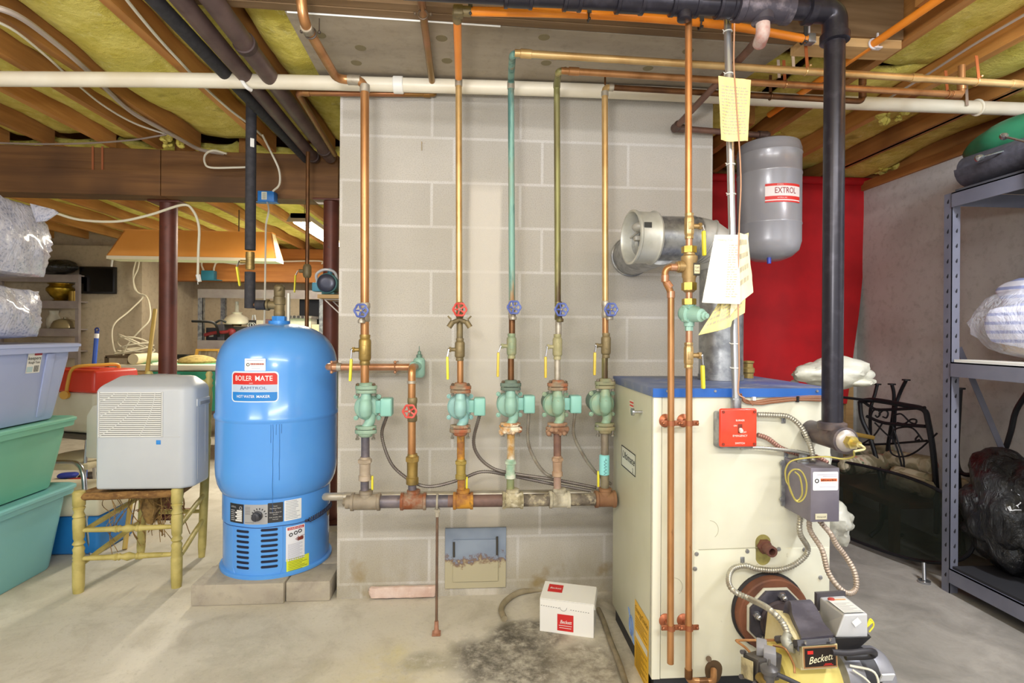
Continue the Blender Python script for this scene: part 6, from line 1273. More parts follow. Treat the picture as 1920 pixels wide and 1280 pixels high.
mb = MB(); sq = [fl + Z * SZ, fr + Z * SZ, br + Z * (SZ) + V((0, .03, 0)), bl + Z * SZ + V((0, .03, 0))]
for a_, b2 in zip(sq, sq[1:] + sq[:1]): mb.tube([a_.lerp(b2, t / 8) + V((0, 0, .0015 * math.sin(t * 2))) for t in range(9)], .018, 10)
mb.sheet(lambda a, b2: sq[0].lerp(sq[1], a).lerp(sq[3].lerp(sq[2], a), b2) + Z * (.010 + .004 * mnoise.noise(V((a * 6, b2 * 6, 1)))) , 8, 8, .014); fin(mb, 'rush_seat', RUSH, root)
mb = MB(); random.seed(11); cc = (sq[0] + sq[1] + sq[2] + sq[3]) / 4
for i in range(26):
    a_ = cc + V((random.gauss(0, .05), random.gauss(-.02, .05), -.01)); l = random.uniform(.08, .27); t = random.uniform(0, 6.28); s = random.uniform(.01, .05)
    mb.tube([a_, a_ + V((math.cos(t) * s, math.sin(t) * s, -l * .4)), a_ + V((math.cos(t + 1) * s * 1.2, math.sin(t + 1) * s, -l * .8)), a_ + V((math.cos(t + 2) * s, math.sin(t + 2) * s, -l))], random.uniform(.0015, .004), 5, 4)
for i in range(14):
    a_ = sq[0].lerp(sq[1], random.uniform(.1, .95)) + V((0, random.uniform(0, .2), -.012)); l = random.uniform(.08, .3); s = random.uniform(-.06, .06)
    mb.tube([a_, a_ + V((s, 0, -l * .35)), a_ + V((-s * .6, .01, -l * .7)), a_ + V((s * .4, .0, -l))], .0016, 5, 5)
mb.blob(cc + V((0, -.02, -.11)), (.035, .035, .1), .7, 1.2, 3, 5); fin(mb, 'torn_rush', mk('9c7c48', .9, 0, '6d5230', 30), root)
# dehumidifier
x0 = P(179, 800, 2.46).x; fy = P(250, 920, 2.47).y; x1 = PY(373, 800, fy + .0).x - .035; yb2 = PX(394, 750, x1).y
z0 = SZ + .028; z1 = P(300, 703, 2.6).z; ch = .045
root = thing('dehumidifier', 'light grey dehumidifier with louvred front standing on the yellow chair', 'dehumidifier', ((x0 + x1) / 2, (fy + yb2) / 2, z0 - .008))
PLA = mk('c2c6cc', .4, 0, 'b9bdc4', 2); PLAD = mk('bcbdbf', .45, 0)
mb = MB(); pl = [(x0, fy + .0), (x1 - ch, fy), (x1, fy + ch * .9), (x1, yb2), (x0, yb2)]
zc = z1 - .05
mb.hexa([V((x0, fy, z0)), V((x1 - .045, fy, z0)), V((x1 - .045, yb2, z0)), V((x0, yb2, z0)), V((x0, fy, zc)), V((x1 - .045, fy, zc)), V((x1 - .045, yb2, zc)), V((x0, yb2, zc))]); mb.bm.free(); mb = MB()
pts = [V((x, y, z0)) for x, y in pl]; n = len(pts); lo = [mb.bm.verts.new(p) for p in pts]; mid = [mb.bm.verts.new(p + Z * (zc - z0)) for p in pts]
tp_ = [mb.bm.verts.new(V((x0 + .05, fy + .09, z1))), mb.bm.verts.new(V((x1 - .08, fy + .09, z1))), mb.bm.verts.new(V((x1 - .06, fy + .11, z1))), mb.bm.verts.new(V((x1 - .05, yb2 - .03, z1))), mb.bm.verts.new(V((x0 + .05, yb2 - .03, z1)))]
mb.bm.faces.new(lo[::-1]); mb.bm.faces.new(tp_)
for i in range(n): j = (i + 1) % n; mb.bm.faces.new((lo[i], lo[j], mid[j], mid[i])); mb.bm.faces.new((mid[i], mid[j], tp_[j], tp_[i]))
mb.bevel(list(mb.bm.faces), .016, 3); housing = fin(mb, 'housing', PLA, root, angle=50)
g = lambda u, v_, o_=0.0: PY(u, v_, fy - o_)
gl = [g(188, 736, 0), g(303, 817, 0)]; gx0, gx1, gz0, gz1 = gl[0].x, gl[1].x, gl[1].z, gl[0].z
mb = MB(); mb.bb((gx0, fy - .0012, gz0), (gx1, fy + .004, gz1)); fin(mb, 'grille_recess', mk('6f706c', .7), housing, smooth=False)
mb = MB(); N = 22
for i in range(N + 1): z = gz0 + (gz1 - gz0) * i / N; mb.bb((gx0 - .002, fy - .005, z - .0034), (gx1 + .002, fy, z + .0024))
for x in (gx0 - .003, gx1 + .003): mb.bb((x - .003, fy - .005, gz0 - .004), (x + .003, fy, gz1 + .004))
W_, H_ = gx1 - gx0, gz1 - gz0
for k, (xt, ) in enumerate(((.24,), (.46,), (.67,), (.9,))):
    R_ = H_ * (.2, .55, 1.05, 1.9)[k]; pts = []
    for i in range(16):
        t = i / 15; x = gx0 + W_ * xt * 1.0; 
        if k < 3: px = gx0 + W_ * (xt - xt * (t ** 1.8)); pz = gz1 - R_ * t * (1 if k < 2 else .95)
        else: px = gx0 + W_ * (.9 - .25 * t ** 1.6); pz = gz1 - H_ * t
        if pz >= gz0: pts.append(V((px, fy - .0055, pz)))
    mb.tube(pts, .0018, 5)
fin(mb, 'louvre_grille', mk('dcdcda', .45), housing, smooth=False)
mb = MB(); zz = g(200, 820).z; mb.bb((x0 + .012, fy - .0008, zz - .001), (x1 - .05, fy + .002, zz + .001)); mb.bb((x1 - .0008, fy + .06, z0 + .03), (x1 + .0012, fy + .062, z1 - .1)); mb.bb((x1 - .0008, fy + .13, z0 + .1), (x1 + .0012, fy + .132, z1 - .12)); fin(mb, 'panel_seams', PLAD, housing, smooth=False)
mb = MB(); q = g(297, 829, .001); mb.box(q, (.02, .002, .02), bev=.0008); fin(mb, 'energy_badge', mk('2f86d8', .4), housing)
mb = MB(); hy = (fy + yb2) / 2 + .02; mb.box((x1 + .001, hy, z1 - .125), (.006, .12, .036), bev=.012 if False else .0025); mb.box((x1 + .0035, hy + .01, z1 - .13), (.004, .09, .016), bev=.0015, mi=1); fin(mb, 'side_handle', [PLA, mk('8f9092', .6)], housing)
mb = MB(); zt_ = z1 + .0004
for i in range(4): mb.box((x0 + .13 + i * .032, fy + .13, zt_), (.022, .018, .003), bev=.001)
mb.box((x0 + .2, fy + .16, zt_), (.17, .03, .002)); mb.box((x0 + .2, fy + .166, zt_ + .001), (.05, .014, .003)); fin(mb, 'control_panel', mk('8a8b8e', .5), housing)
mb = MB()
for x, y in ((x0 + .05, fy + .05), (x1 - .07, fy + .05), (x0 + .05, yb2 - .05), (x1 - .07, yb2 - .05)): mb.cyl((x, y, z0 - .009), (x, y, z0 + .002), .012, n=12)
fin(mb, 'feet', BLACK, housing)
# ---------------------------------------------------------------- stacked storage bins
kx = PZ(101, 1060, 0); BXR, BYB2 = kx.x, kx.y
def bin_(z0, z1, m, m2, lab, inset=0.0, grow=.05, lip=.03, wid=.46, ln=.72, dx=0.0, lidt=.03):
    x1, y1 = BXR + dx - inset, BYB2 - inset; x0, y0 = x1 - wid, y1 - ln
    root = thing('storage_bin', lab, 'bin', ((x0 + x1) / 2, (y0 + y1) / 2, z0), 'stack of plastic storage bins')
    def ring(e, z, r=.06, k=6):
        out = []
        for cx, cy, t0 in ((x1 + e - r, y1 + e - r, 0), (x0 - e + r, y1 + e - r, pi / 2), (x0 - e + r, y0 - e + r, pi), (x1 + e - r, y0 - e + r, 1.5 * pi)):
            for i in range(k + 1): t = t0 + pi / 2 * i / k; out.append(V((cx + r * math.cos(t), cy + r * math.sin(t), z)))
        return out
    def loft(mb, secs, mi=0):
        rs_ = [[mb.bm.verts.new(p) for p in ring(*s)] for s in secs]; n = len(rs_[0]); f = [mb.bm.faces.new(rs_[0][::-1]), mb.bm.faces.new(rs_[-1])]
        for a_, b2 in zip(rs_, rs_[1:]):
            for i in range(n): f.append(mb.bm.faces.new((a_[i], a_[(i + 1) % n], b2[(i + 1) % n], b2[i])))
        mb._mi(f, mi)
    H_ = z1 - z0; mb = MB(); loft(mb, [(0, z0), (.004, z0 + .01), (grow * .82, z1 - .09), (grow * .84, z1 - .085), (grow * .9, z1 - .03)]); fin(mb, 'body', m, root)
    mb = MB(); loft(mb, [(grow + lip * .7, z1 - .045), (grow + lip * .8, z1 - .02), (grow + lip, z1 - .018), (grow + lip, z1 - .006), (grow + lip - .008, z1 - .001), (grow + .008, z1 - .001), (grow, z1 - .006)])
    fin(mb, 'lid', m2, root); return root, (x0, x1, y0, y1), ring
ZA = P(127, 914, 2.7).z; ZB = P(124, 784, 2.7).z; ZC = P(118, 643, 2.68).z
TEAL = mk('84c4ca', .4, 0, '8ecbd0', 2); SEA = mk('76bca2', .4, 0, '80c4aa', 2); LAV = mk('a9b5de', .4, 0, 'b3bee4', 2)
bin_(.002, ZA, TEAL, mk('83c2c6', .4), 'pale turquoise plastic bin at the bottom of the stack on the floor')
bin_(ZA + .001, ZB, SEA, mk('80c4aa', .4), 'sea green plastic bin in the middle of the stack', dx=.0)
r3, (bx0_, bx1_, by0_, by1_), ring = bin_(ZB + .001, ZC, LAV, mk('b4bee4', .4), 'lavender blue plastic tote with lid on top of the stack', grow=.055, dx=.01)
mb = MB()
for yy in (-.09,): mb.prism([V((bx1_ + .0, by1_ + yy, ZB + .02)), V((bx1_ + .0, by1_ + yy - .05, ZB + .02)), V((bx1_ + .052, by1_ + yy - .05, ZC - .05)), V((bx1_ + .052, by1_ + yy, ZC - .05))], (.008, 0, 0), bev=.003)
fin(mb, 'rib', LAV, r3)
# sticker of the tote on its long side
sl_ = lambda z: bx1_ + .004 + (.82 * .055 - .004) * (z - ZB - .011) / (ZC - ZB - .101)
o = PX(50, 658, bx1_ + .045); oy = o.y; mb = MB()
def sf(k): return lambda a, b2: V((sl_(o.z + b2) + .0015 + k, oy + a, o.z + b2))
w_ = PX(76, 690, bx1_ + .045).y - oy; h_ = .105
mb.patch(sf(0), 0, w_, -h_, 0, 1, 3, 0); mb.patch(sf(.0008), w_ * .45, w_, -.022, 0, 1, 1, 1); mb.text('Rough Tote', sf(.0012), w_ * .5, -.06, .011, 2, w=w_ * .8, bold=.006); mb.text('keepers', sf(.0012), w_ * .5, -.042, .016, 2, w=w_ * .9, bold=.006)
for i in range(7): mb.patch(sf(.0008), w_ * (.55 + i * .05), w_ * (.575 + i * .05), -.1, -.07, 1, 1, 2)
mb.patch(sf(.0008), w_ * .05, w_ * .45, -.1, -.075, 1, 1, 3)
fin(mb, 'price_sticker', [mk('eceae2', .45), mk('b02a38', .5), INK, mk('b8d0d4', .5)], r3, smooth=False)
# bagged bedding on the bins
def film(name):
    t = NT(name); p = t.obj(); n = t.noise(p, 14, 4, .6, 1.0)
    v1 = t.n('ShaderNodeTexVoronoi', Vector=t.map(p, (13, 13, 16), rot=(.3, .6, .78))); v1.distance = 'CHEBYCHEV'
    k = t.mix(t.ramp(v1.outputs[0], .3, .36), 'a9aec6', 'c9cbdc'); k = t.mix(t.ramp(n, .45, .7), k, 'd6d6e2')
    t.out(k, .22); t.b.inputs['Coat Weight'].default_value = .7; t.b.inputs['Coat Roughness'].default_value = .1
    t.bump(t.noise(t.map(p, (1, 1, .5)), 22, 5, .6, 1.5), .6, .02); return t.m
FILM = film('plastic_wrapped_bedding')
bc = V(((bx0_ + bx1_) / 2 - .0, (by0_ + by1_) / 2, 0))
xr_ = P(90, 600, 2.62).x
mb = MB(); zc_ = ZC + .145; mb.blob((xr_ - .32, bc.y + .02, zc_), (.36, .34, .155), .07, .8, 5, 3, box=.55, flat=ZC + .004); one(mb, 'bedding_bag', FILM, 'smaller clear plastic bag of quilted bedding lying directly on the lavender tote', 'bag')
zl, zh = ZC + .285, P(60, 368, 2.6).z; xr2 = P(91, 450, 2.62).x
mb = MB(); mb.blob((xr2 - .38, bc.y + .04, (zl + zh) / 2), (.42, .36, (zh - zl) / 2 * 1.04), .06, .7, 5, 8, box=.7, flat=zl); 
fq = P(80, 385, 2.55); mb.prism([fq + V((-.06, 0, .01)), fq + V((.06, -.01, -.02)), P(108, 398, 2.5), P(84, 414, 2.5), fq + V((-.03, 0, -.08))], (0, .012, 0), bev=.003); one(mb, 'bedding_bag', FILM, 'big upright clear plastic bag of patterned bedding at the top of the bin stack', 'bag')
# ---------------------------------------------------------------- clutter behind the bins
RC = mk('d83c2c', .35, 0, 'e04838', 3); CW = mk('dedacb', .45, 0, 'd2cdba', 4)
a_ = P(176, 838, 3.42); zt_ = P(180, 733, 3.42).z; zb_ = P(180, 808, 3.42).z
root = thing('red_cooler', 'picnic cooler with a red lid, white body and yellow carrying handle', 'cooler', (a_.x - .12, a_.y + .1, zb_))
cx, cy = P(168, 760, 3.5).x, P(168, 760, 3.5).y; R_ = Matrix.Rotation(-.35, 3, 'Z')
def rb(p): return V((cx, cy, 0)) + R_ @ V(p)
def frust(mb, w0, d0, w1, d1, z0, z1, bev=.02, mi=0): fs = mb.hexa([rb((sx * w / 2, sy * d / 2, z)) for z, w, d in ((z0, w0, d0), (z1, w1, d1)) for sx, sy in ((-1, -1), (1, -1), (1, 1), (-1, 1))], mi); mb.bevel(fs, bev, 3)
mb = MB(); frust(mb, .44, .27, .48, .30, zb_, zt_); fin(mb, 'body', CW, root)
zl_ = P(180, 692, 3.42).z; mb = MB(); frust(mb, .495, .315, .47, .29, zt_, zl_); mb.box(rb((0, 0, zl_)), (.3, .1, .012), R=R_, bev=.004); fin(mb, 'lid', RC, root)
mb = MB(); e0, e1 = P(124, 740, 3.34), P(222, 716, 3.56); mb.tube([e0, P(128, 715, 3.34), P(134, 695, 3.35), P(146, 687, 3.36), P(190, 684, 3.46), P(218, 683, 3.54), P(223, 690, 3.56), e1], .011, 10, 4); mb.cyl(e0 + V((.0, .0, 0)), e0 + V((0, -.02, 0)), .026, n=18); fin(mb, 'handle', mk('e8b04a', .4), root)
# chromed stool with the cooler on it
root = thing('step_stool', 'old chrome stool with a padded cream seat behind the bins, carrying the red cooler', 'stool', (cx, cy, 0))
mb = MB(); mb.box((cx, cy, zb_ - .02), (.42, .32, .03), R=R_, bev=.01); fin(mb, 'upper_tray', mk('6d6a66', .4, .6), root)
zs_ = P(150, 868, 3.4).z; mb = MB(); q = P(150, 855, 3.4); mb.box((q.x, q.y, zs_ + .01), (.3, .3, .04), bev=.014); mb.blob((q.x, q.y, zs_ + .04), (.16, .16, .035), .05, .5, 3, 2); fin(mb, 'seat', mk('ddd2b4', .55, 0, 'cfc2a0', 6), root)
for s, t in ((-1, -1), (1, -1), (-1, 1), (1, 1)):
    mb = MB(); b0 = rb((s * .19, t * .15, zb_ - .03)); mb.tube([b0, rb((s * .2, t * .17, zs_)), rb((s * .24, t * .22, .012))], .011, 10, 3); mb.cyl(rb((s * .24, t * .22, 0)), rb((s * .24, t * .22, .03)), .015, n=10, mi=1); fin(mb, 'leg', [CHROME, RUBBER], root)
mb = MB(); mb.rpatch(plane_fn(P(181, 812, 3.0), (1, .2, 0), (.05, 0, 1)), -.05, .04, -.14, .16, .04, 0); g_ = plane_fn(P(178, 812, 3.0), (1, .2, 0), (.05, 0, 1)); mb.bm.free(); mb = MB(); mb.prism([g_(x, y) for x, y in ((-.04, -.14), (.05, -.15), (.06, .12), (.03, .16), (-.02, .16), (-.05, .1))], (0, .05, 0), bev=.012); fin(mb, 'folded_back', mk('d8d4c8', .5), root)
# chrome tube frame and blue cooler
mb = MB(); mb.tube([P(100, 866, 2.95), P(130, 866, 2.93), P(146, 870, 2.9), P(156, 888, 2.88), P(160, 930, 2.87), P(166, 1000, 2.87), P(172, 1046, 2.87), P(160, 1050, 2.8)], .0125, 12, 5); one(mb, 'chair_frame', CHROME, 'bent chrome tube of a folded chair standing behind the yellow chair leg', 'chair')
p0 = PZ(150, 1041, 0); W_, D_ = .42, .3; p0 = V((P(152, 1041, 2.87).x, p0.y, 0))
p0 = PZ(148, 1041, 0); zt_ = P(148, 968, 2.86).z; zl_ = P(148, 925, 2.86).z; x1_ = P(209, 990, 2.95).x
root = thing('blue_cooler', 'bright blue cooler with a cream lid on the floor between bins and chair', 'cooler', (x1_ - .25, p0.y + .16, 0))
mb = MB(); mb.bb((x1_ - .5, p0.y, .001), (x1_ - .012, p0.y + .3, zt_), bev=.018, seg=3); fin(mb, 'body', mk('1f78cc', .4, 0, '2a84d4', 3), root)
mb = MB(); mb.bb((x1_ - .52, p0.y - .014, zt_ + .001), (x1_, p0.y + .315, zl_), bev=.02, seg=3); fin(mb, 'lid', mk('e4dcc6', .5), root)
mb = MB(); mb.box((x1_ - .32, p0.y - .01, zt_ - .1), (.035, .022, .19), bev=.006); fin(mb, 'latch', mk('1c6cbc', .4), root)
for k, (u, vv, d, r, m, nm, lab) in enumerate(((128, 886, 3.3, (.07, .06, .025), mk('2a3a9c', .6), 'folded_cloth', 'folded dark blue cloth on the floor behind the bins'), (140, 897, 3.25, (.09, .06, .02), mk('a03028', .6), 'folded_cloth', 'folded dark red cloth on the floor behind the bins'), (164, 890, 3.35, (.06, .06, .03), mk('332c2a', .7), 'old_shoe', 'dark brown shoe lying on the floor behind the bins'))):
    q = PZ(u, vv + 10, 0); mb = MB(); mb.blob((q.x, q.y, r[2]), r, .25, .8, 3, k, box=.3, flat=0.001); one(mb, nm, m, lab, 'cloth' if 'cloth' in nm else 'shoe')
for k, (u0, v0, d0, u1, v1, d1, r, cm, nm, lab) in enumerate(((182, 618, 4.05, 170, 760, 4.0, .0145, 'b', 'mop_handle', 'blue mop handle with a white collar leaning behind the red cooler'), (291, 580, 3.6, 268, 760, 3.3, .0125, 'w', 'broom_stick', 'yellow wooden stick leaning in front of the rusty column'))):
    a_, b2 = P(u0, v0, d0), P(u1, v1, d1); b3 = b2 + (b2 - a_) * ((b2.z - .004) / (a_.z - b2.z)) if a_.z > b2.z else b2
    root = thing(nm, lab, 'stick', b3); dd = (b3 - a_).normalized()
    mb = MB(); mb.cyl(b3, a_ + dd * (.06 if cm == 'b' else 0), r, n=14); fin(mb, 'shaft', mk('2f58b8', .4) if cm == 'b' else mk('d0b060', .5), root)
    if cm == 'b':
        mb = MB(); mb.cyl(a_ + dd * .065, a_ + dd * .03, r * 1.05, n=14); fin(mb, 'collar', WHITE, root)
        mb = MB(); mb.cyl(a_ + dd * .03, a_ + dd * .01, r, n=14); mb.tor(a_, (0, 1, 0), .013, .006, 18, 8); fin(mb, 'hanging_loop', mk('2a3a80', .4), root)
# ---------------------------------------------------------------- right side
# red curtain on the back wall
cw = lambda u, v_: PY(u, v_, YB - .04)
xl_, zt_, zb_ = CH_R + .03, cw(1500, 331).z, .72
def curt(a, b2):
    top, bot = cw(1642, 331).x, cw(1598, 720).x; bot2 = bot - .05
    xr__ = top + (bot2 - top) * (1 - b2) ** .9; x = xl_ + (xr__ - xl_) * a
    fold = .018 * math.sin(x * 13 + .8 * math.sin(b2 * 3)) * (1 - b2 * .75) + .012 * mnoise.noise(V((x * 5, b2 * 4, 3)))
    return (x, YB - .05 + fold, zb_ + (zt_ - zb_) * b2)
CURT = mk('c4101a', .75, 0, 'b00e17', 4, bump=.2, bsc=120, bd=.002)
root = thing('red_curtain', 'bright red cloth hung on the back wall behind the grey tank and the boiler', 'curtain', (xl_ + .5, YB - .05, zb_))
mb = MB(); mb.sheet(curt, 60, 30, .004); fin(mb, 'cloth', CURT, root)
mb = MB(); mb.cyl((xl_, YB - .06, zt_ - .03), (cw(1641, 331).x, YB - .06, zt_ - .03), .028, n=16); fin(mb, 'rolled_hem', CURT, root)
mb = MB(); q = cw(1633, 352); mb.box(q + V((0, -.035, 0)), (.035, .03, .03), bev=.004); fin(mb, 'white_clip', WHITE, root)
mb = MB(); q = cw(1597, 760); mb.bb((q.x - .035, YB - .03, 0), (q.x + .02, YB - .004, 1.0)); one(mb, 'wood_strip', PINE, 'short pale wooden strip on the wall below the right edge of the red cloth', 'board')
# white plastic sheets
SHEET = mk('d3d1c5', .4, 0, 'c2bfae', 6, bump=.3, bsc=9, bd=.03)
mb = MB(); d_ = 2.62; q = P(1556, 700, d_); qf = V((P(1500, 900, d_).x, q.y + .02, 0))
mb.blob(q + V((0, 0, .0)), (.225, .13, .075), .45, .8, 4, 4); mb.blob(P(1610, 716, d_ - .05), (.11, .08, .03), .5, 1.0, 3, 14); mb.blob((qf.x, qf.y, .46), (.13, .13, .5), .25, .8, 4, 9, flat=.003); mb.blob((P(1568, 980, 2.6).x, P(1568, 980, 2.6).y, P(1568, 982, 2.6).z), (.08, .08, .09), .8, 1.2, 4, 12)
one(mb, 'wrapped_bundle', SHEET, 'tall bundle crumpled in off-white plastic standing behind the right rear of the boiler', 'bundle')
# grey shelving on the right wall
pz = PZ(1780, 1112, 0); SX, SY = pz.x, pz.y; SHT = P(1778, 361, pz and PR(pz)[2]).z; XB_ = XW - .03
GS = mk('7e7f8e', .35, .35, '747584', 6)
shelf = thing('steel_shelving', 'grey steel shelving with drop shaped slots standing along the right wall', 'shelving', (SX, SY - .4, 0))
def post(x, y, sx, sy, slots):
    mb = MB(); L = .042; t = .003
    mb.bb((x, y, 0), (x + sx * L, y + sy * t, SHT)); mb.bb((x, y, 0), (x + sx * t, y + sy * L, SHT)); p = fin(mb, 'upright_post', GS, shelf, smooth=False)
    if slots:
        mb = MB(); n = 26
        for i in range(n):
            z = SHT - .035 - i * .069
            if z < .05: break
            for fx in (0, 1):
                # drop shaped slot on each flange
                pts = []
                for k in range(10):
                    a_ = 2 * pi * k / 10; r = .0058 * (1 + .9 * max(0, math.sin(a_))); pts.append((math.cos(a_) * .005 * (1 - .35 * max(0, math.sin(a_))), math.sin(a_) * .0085 * (1.5 if math.sin(a_) > 0 else 1)))
                if fx == 0: mb.face([(x + sx * L * .5 + a_, y + sy * t + sy * .0006 if False else y - (.0006 if sy > 0 else -.0006), z + b2) for a_, b2 in pts])
                else: mb.face([(x - sx * .0006, y + sy * L * .55 + a_, z + b2) for a_, b2 in pts])
        fin(mb, 'slots', mk('17171c', .8), p, smooth=False)
ysh = 1.25
post(SX, SY, 1, 1, False)
# the near flange faces the room, the other one faces the viewer
for (x, y, sx, sy) in ((XB_, SY, -1, -1), (SX, SY - ysh, 1, 1), (XB_, SY - ysh, -1, 1)): post(x, y, sx, sy, False)
# slots on the visible post: room side flange and viewer side flange
mb = MB()
def drop(cx, cz, put, flip=1):
    pts = [(math.cos(a_) * .0052 * (1 - .45 * max(0, math.sin(a_))) + flip * .004 * max(0, math.sin(a_)), math.sin(a_) * .008 * (1.7 if math.sin(a_) > 0 else 1)) for a_ in [2 * pi * k / 12 for k in range(12)]]
    mb.face([put(cx + a_, cz + b2) for a_, b2 in pts])
for i in range(26):
    z = SHT - .04 - i * .0705
    if z < .05: break
    drop(.021, z, lambda a_, z_: (SX - .0006, SY + a_, z_), -1)
    drop(.024, z, lambda a_, z_: (SX + a_, SY - .0006, z_), 1); 
fin(mb, 'slots', mk('14141a', .8), shelf, smooth=False)
zs_ = [.085, P(1790, 692, PR(pz)[2]).z, SHT - .035]
for i, z in enumerate(zs_):
    for x, s in ((SX - .004, 1), (XB_ + .004, -1)):
        mb = MB(); mb.bb((x, SY - ysh + .002, z - .034), (x + s * .004, SY - .002, z + .034)); mb.bb((x, SY - ysh + .002, z + .028), (x + s * .03, SY - .002, z + .034)); fin(mb, 'long_beam', GS, shelf, smooth=False)
    for y, s in ((SY - .004, -1), (SY - ysh + .004, 1)):
        mb = MB(); mb.bb((SX + .004, y, z - .03), (XB_ - .004, y + s * .004, z + .03)); fin(mb, 'end_beam', GS if i else GS, shelf, smooth=False)
    mb = MB(); mb.bb((SX + .006, SY - ysh + .01, z + .0335), (XB_ - .006, SY - .01, z + .046)); fin(mb, 'shelf_board', (mk('26262a', .6), mk('d9d6cc', .6), mk('4a4a50', .6))[i], shelf, smooth=False)
mb = MB(); mb.bar(P(1798, 652, 2.62), P(1895, 880, 2.62), .03, .004, up=(0, 1, 0)); fin(mb, 'diagonal_brace', GS, shelf, smooth=False)
SB = [z + .047 for z in zs_]
# black garbage bags on the bottom shelf
GB = NT('black_garbage_plastic'); GB.out('0d0d0f', .28); GB.b.inputs['Coat Weight'].default_value = .35; GB.bump(GB.noise(GB.map(GB.obj(), (1, 1, .45)), 20, 6, .62, 1.8), .9, .03); GBM = GB.m
ym = SY - .33
mb = MB(); q = P(1868, 960, 2.28); mb.blob((SX + .265, SY - .09, SB[0] + .25), (.225, .235, .29), .2, 1.0, 5, 5, flat=SB[0]); one(mb, 'garbage_bag', GBM, 'big shiny black garbage bag filling the bottom of the grey shelving', 'bag')
q = P(1890, 1085, 2.1); mb = MB(); mb.blob((SX + .27, SY - .52, SB[0] + .14), (.24, .2, .17), .25, 1.1, 5, 7, flat=SB[0]); one(mb, 'garbage_bag', GBM, 'lower slumped black garbage bag in front on the bottom shelf', 'bag')
# clear bag with cloths on the middle shelf
c = P(1900, 600, 2.22); bx, by = SX + .27, SY - .25
root = thing('clear_bag', 'clear plastic bag of folded striped linens on the middle shelf at the right', 'bag', (bx, by, SB[1]))
t = NT('clear_bag_film'); t.out('e9e9f2', .12); t.b.inputs['Alpha'].default_value = .3; t.bump(t.noise(t.obj(), 12, 4, .6, 1.5), .9, .03); t.m.blend_method = 'BLEND' if hasattr(t.m, 'blend_method') else None
def cloth_mat(a, b2, nm):
    t2 = NT(nm); s = t2.sep(t2.obj()); w1 = t2.math('SINE', t2.math('MULTIPLY', s[2], 160)); k = t2.mix(t2.ramp(w1, .3, .6), a, b2); t2.out(k, .8); t2.bump(t2.noise(t2.obj(), 30, 4), .4, .01); return t2.m
PL = cloth_mat('e4e4f2', '9aa3cf', 'striped_linen')
mb = MB(); mb.blob((bx - .02, by, SB[1] + .17), (.26, .3, .18), .10, .8, 4, 3, flat=SB[1] + .003, box=.25); fin(mb, 'plastic_film', t.m, root)
mb = MB(); mb.blob((bx + .02, by, SB[1] + .085), (.19, .22, .075), .06, .7, 4, 6, flat=SB[1] + .012, box=.4); fin(mb, 'tan_box', mk('b59a70', .7, 0, 'a08660', 5), root)
mb = MB(); mb.blob((bx + .0, by + .01, SB[1] + .2), (.2, .23, .05), .1, .9, 4, 16, box=.4); fin(mb, 'cream_cloth', mk('e2e2d2', .8, 0, 'd2d2c0', 8), root)
mb = MB(); mb.blob((bx - .15, by + .04, SB[1] + .16), (.055, .16, .1), .15, 1, 4, 11, box=.3); mb.blob((bx - .02, by + .1, SB[1] + .3), (.1, .1, .07), .4, 1, 4, 13); fin(mb, 'striped_cloth', PL, root)
mb = MB(); random.seed(5)
for i in range(26):
    p_ = V((bx - .22 + random.uniform(0, .1), by - .14 + random.uniform(-.16, .06), SB[1] + .02 + random.uniform(0, .12))); mb.blob(p_, (.018, .02, .012), .4, 2, 2, i, mi=i % 5)
fin(mb, 'small_trinkets', [mk('2c2420', .5), mk('c03a3a', .5), mk('b0a05a', .5), mk('e8e2d4', .5), mk('3a4a78', .5)], root)
# rolled black screens, green bag and rods on the top shelf
SCR = mk('3f3e46', .6, .1, '4c4b54', 40, bump=.4, bsc=180, bd=.002)
def roll(c0, c1, r, lab, turns=2.3, th=.004):
    c0, c1 = V(c0), V(c1); x, y, z = frame(c1 - c0); L = (c1 - c0).length; n = 44; mb = MB(); pts = [(r * (1 - .42 * i / n), turns * 2 * pi * i / n) for i in range(n + 1)]
    mb.sheet(lambda a, b2: (lambda rr, t_: c0 + z * (L * b2) + (x * math.cos(t_) + y * math.sin(t_)) * rr)(*pts[int(round(a * n))]), n, 3, th); return mb
e0 = P(1835, 318, 2.42); mb = roll((SX + .08, SY + .0, SB[2] + .09), (SX + .16, SY - 1.0, SB[2] + .095), .08, ''); mb.cyl((SX + .072, SY + .02, SB[2] + .11), (SX + .155, SY - .95, SB[2] + .115), .02, n=14); one(mb, 'screen_roll', SCR, 'rolled dark grey window screen poking out over the top of the shelving', 'roll')
mb = roll((SX + .3, SY - .1, SB[2] + .065), (SX + .36, SY - 1.1, SB[2] + .07), .06, ''); one(mb, 'screen_roll', mk('2e2d34', .6), 'second darker roll lying behind on the top shelf', 'roll')
mb = MB(); q = P(1895, 345, 2.12)
def drape(a, b2):
    x0_, y0_ = SX - .02, SY - .36 - .22 * a
    if b2 > .5: t_ = (b2 - .5) * 2; return (x0_ + .18 * t_, y0_, SB[2] + .06 + .12 * math.sin(min(1, t_ * 1.3) * pi * .6) + .01 * math.sin(a * 14))
    return (x0_ - .012 * math.sin(a * 11), y0_ - .01 * math.sin(b2 * 9), SB[2] - .26 + .32 * b2 * 2 + .006 * math.sin(a * 17))
mb.sheet(drape, 20, 24, .005); sc_ = one(mb, 'screen_sheet', SCR, 'limp dark screen sheet folded over the edge of the top shelf', 'sheet')
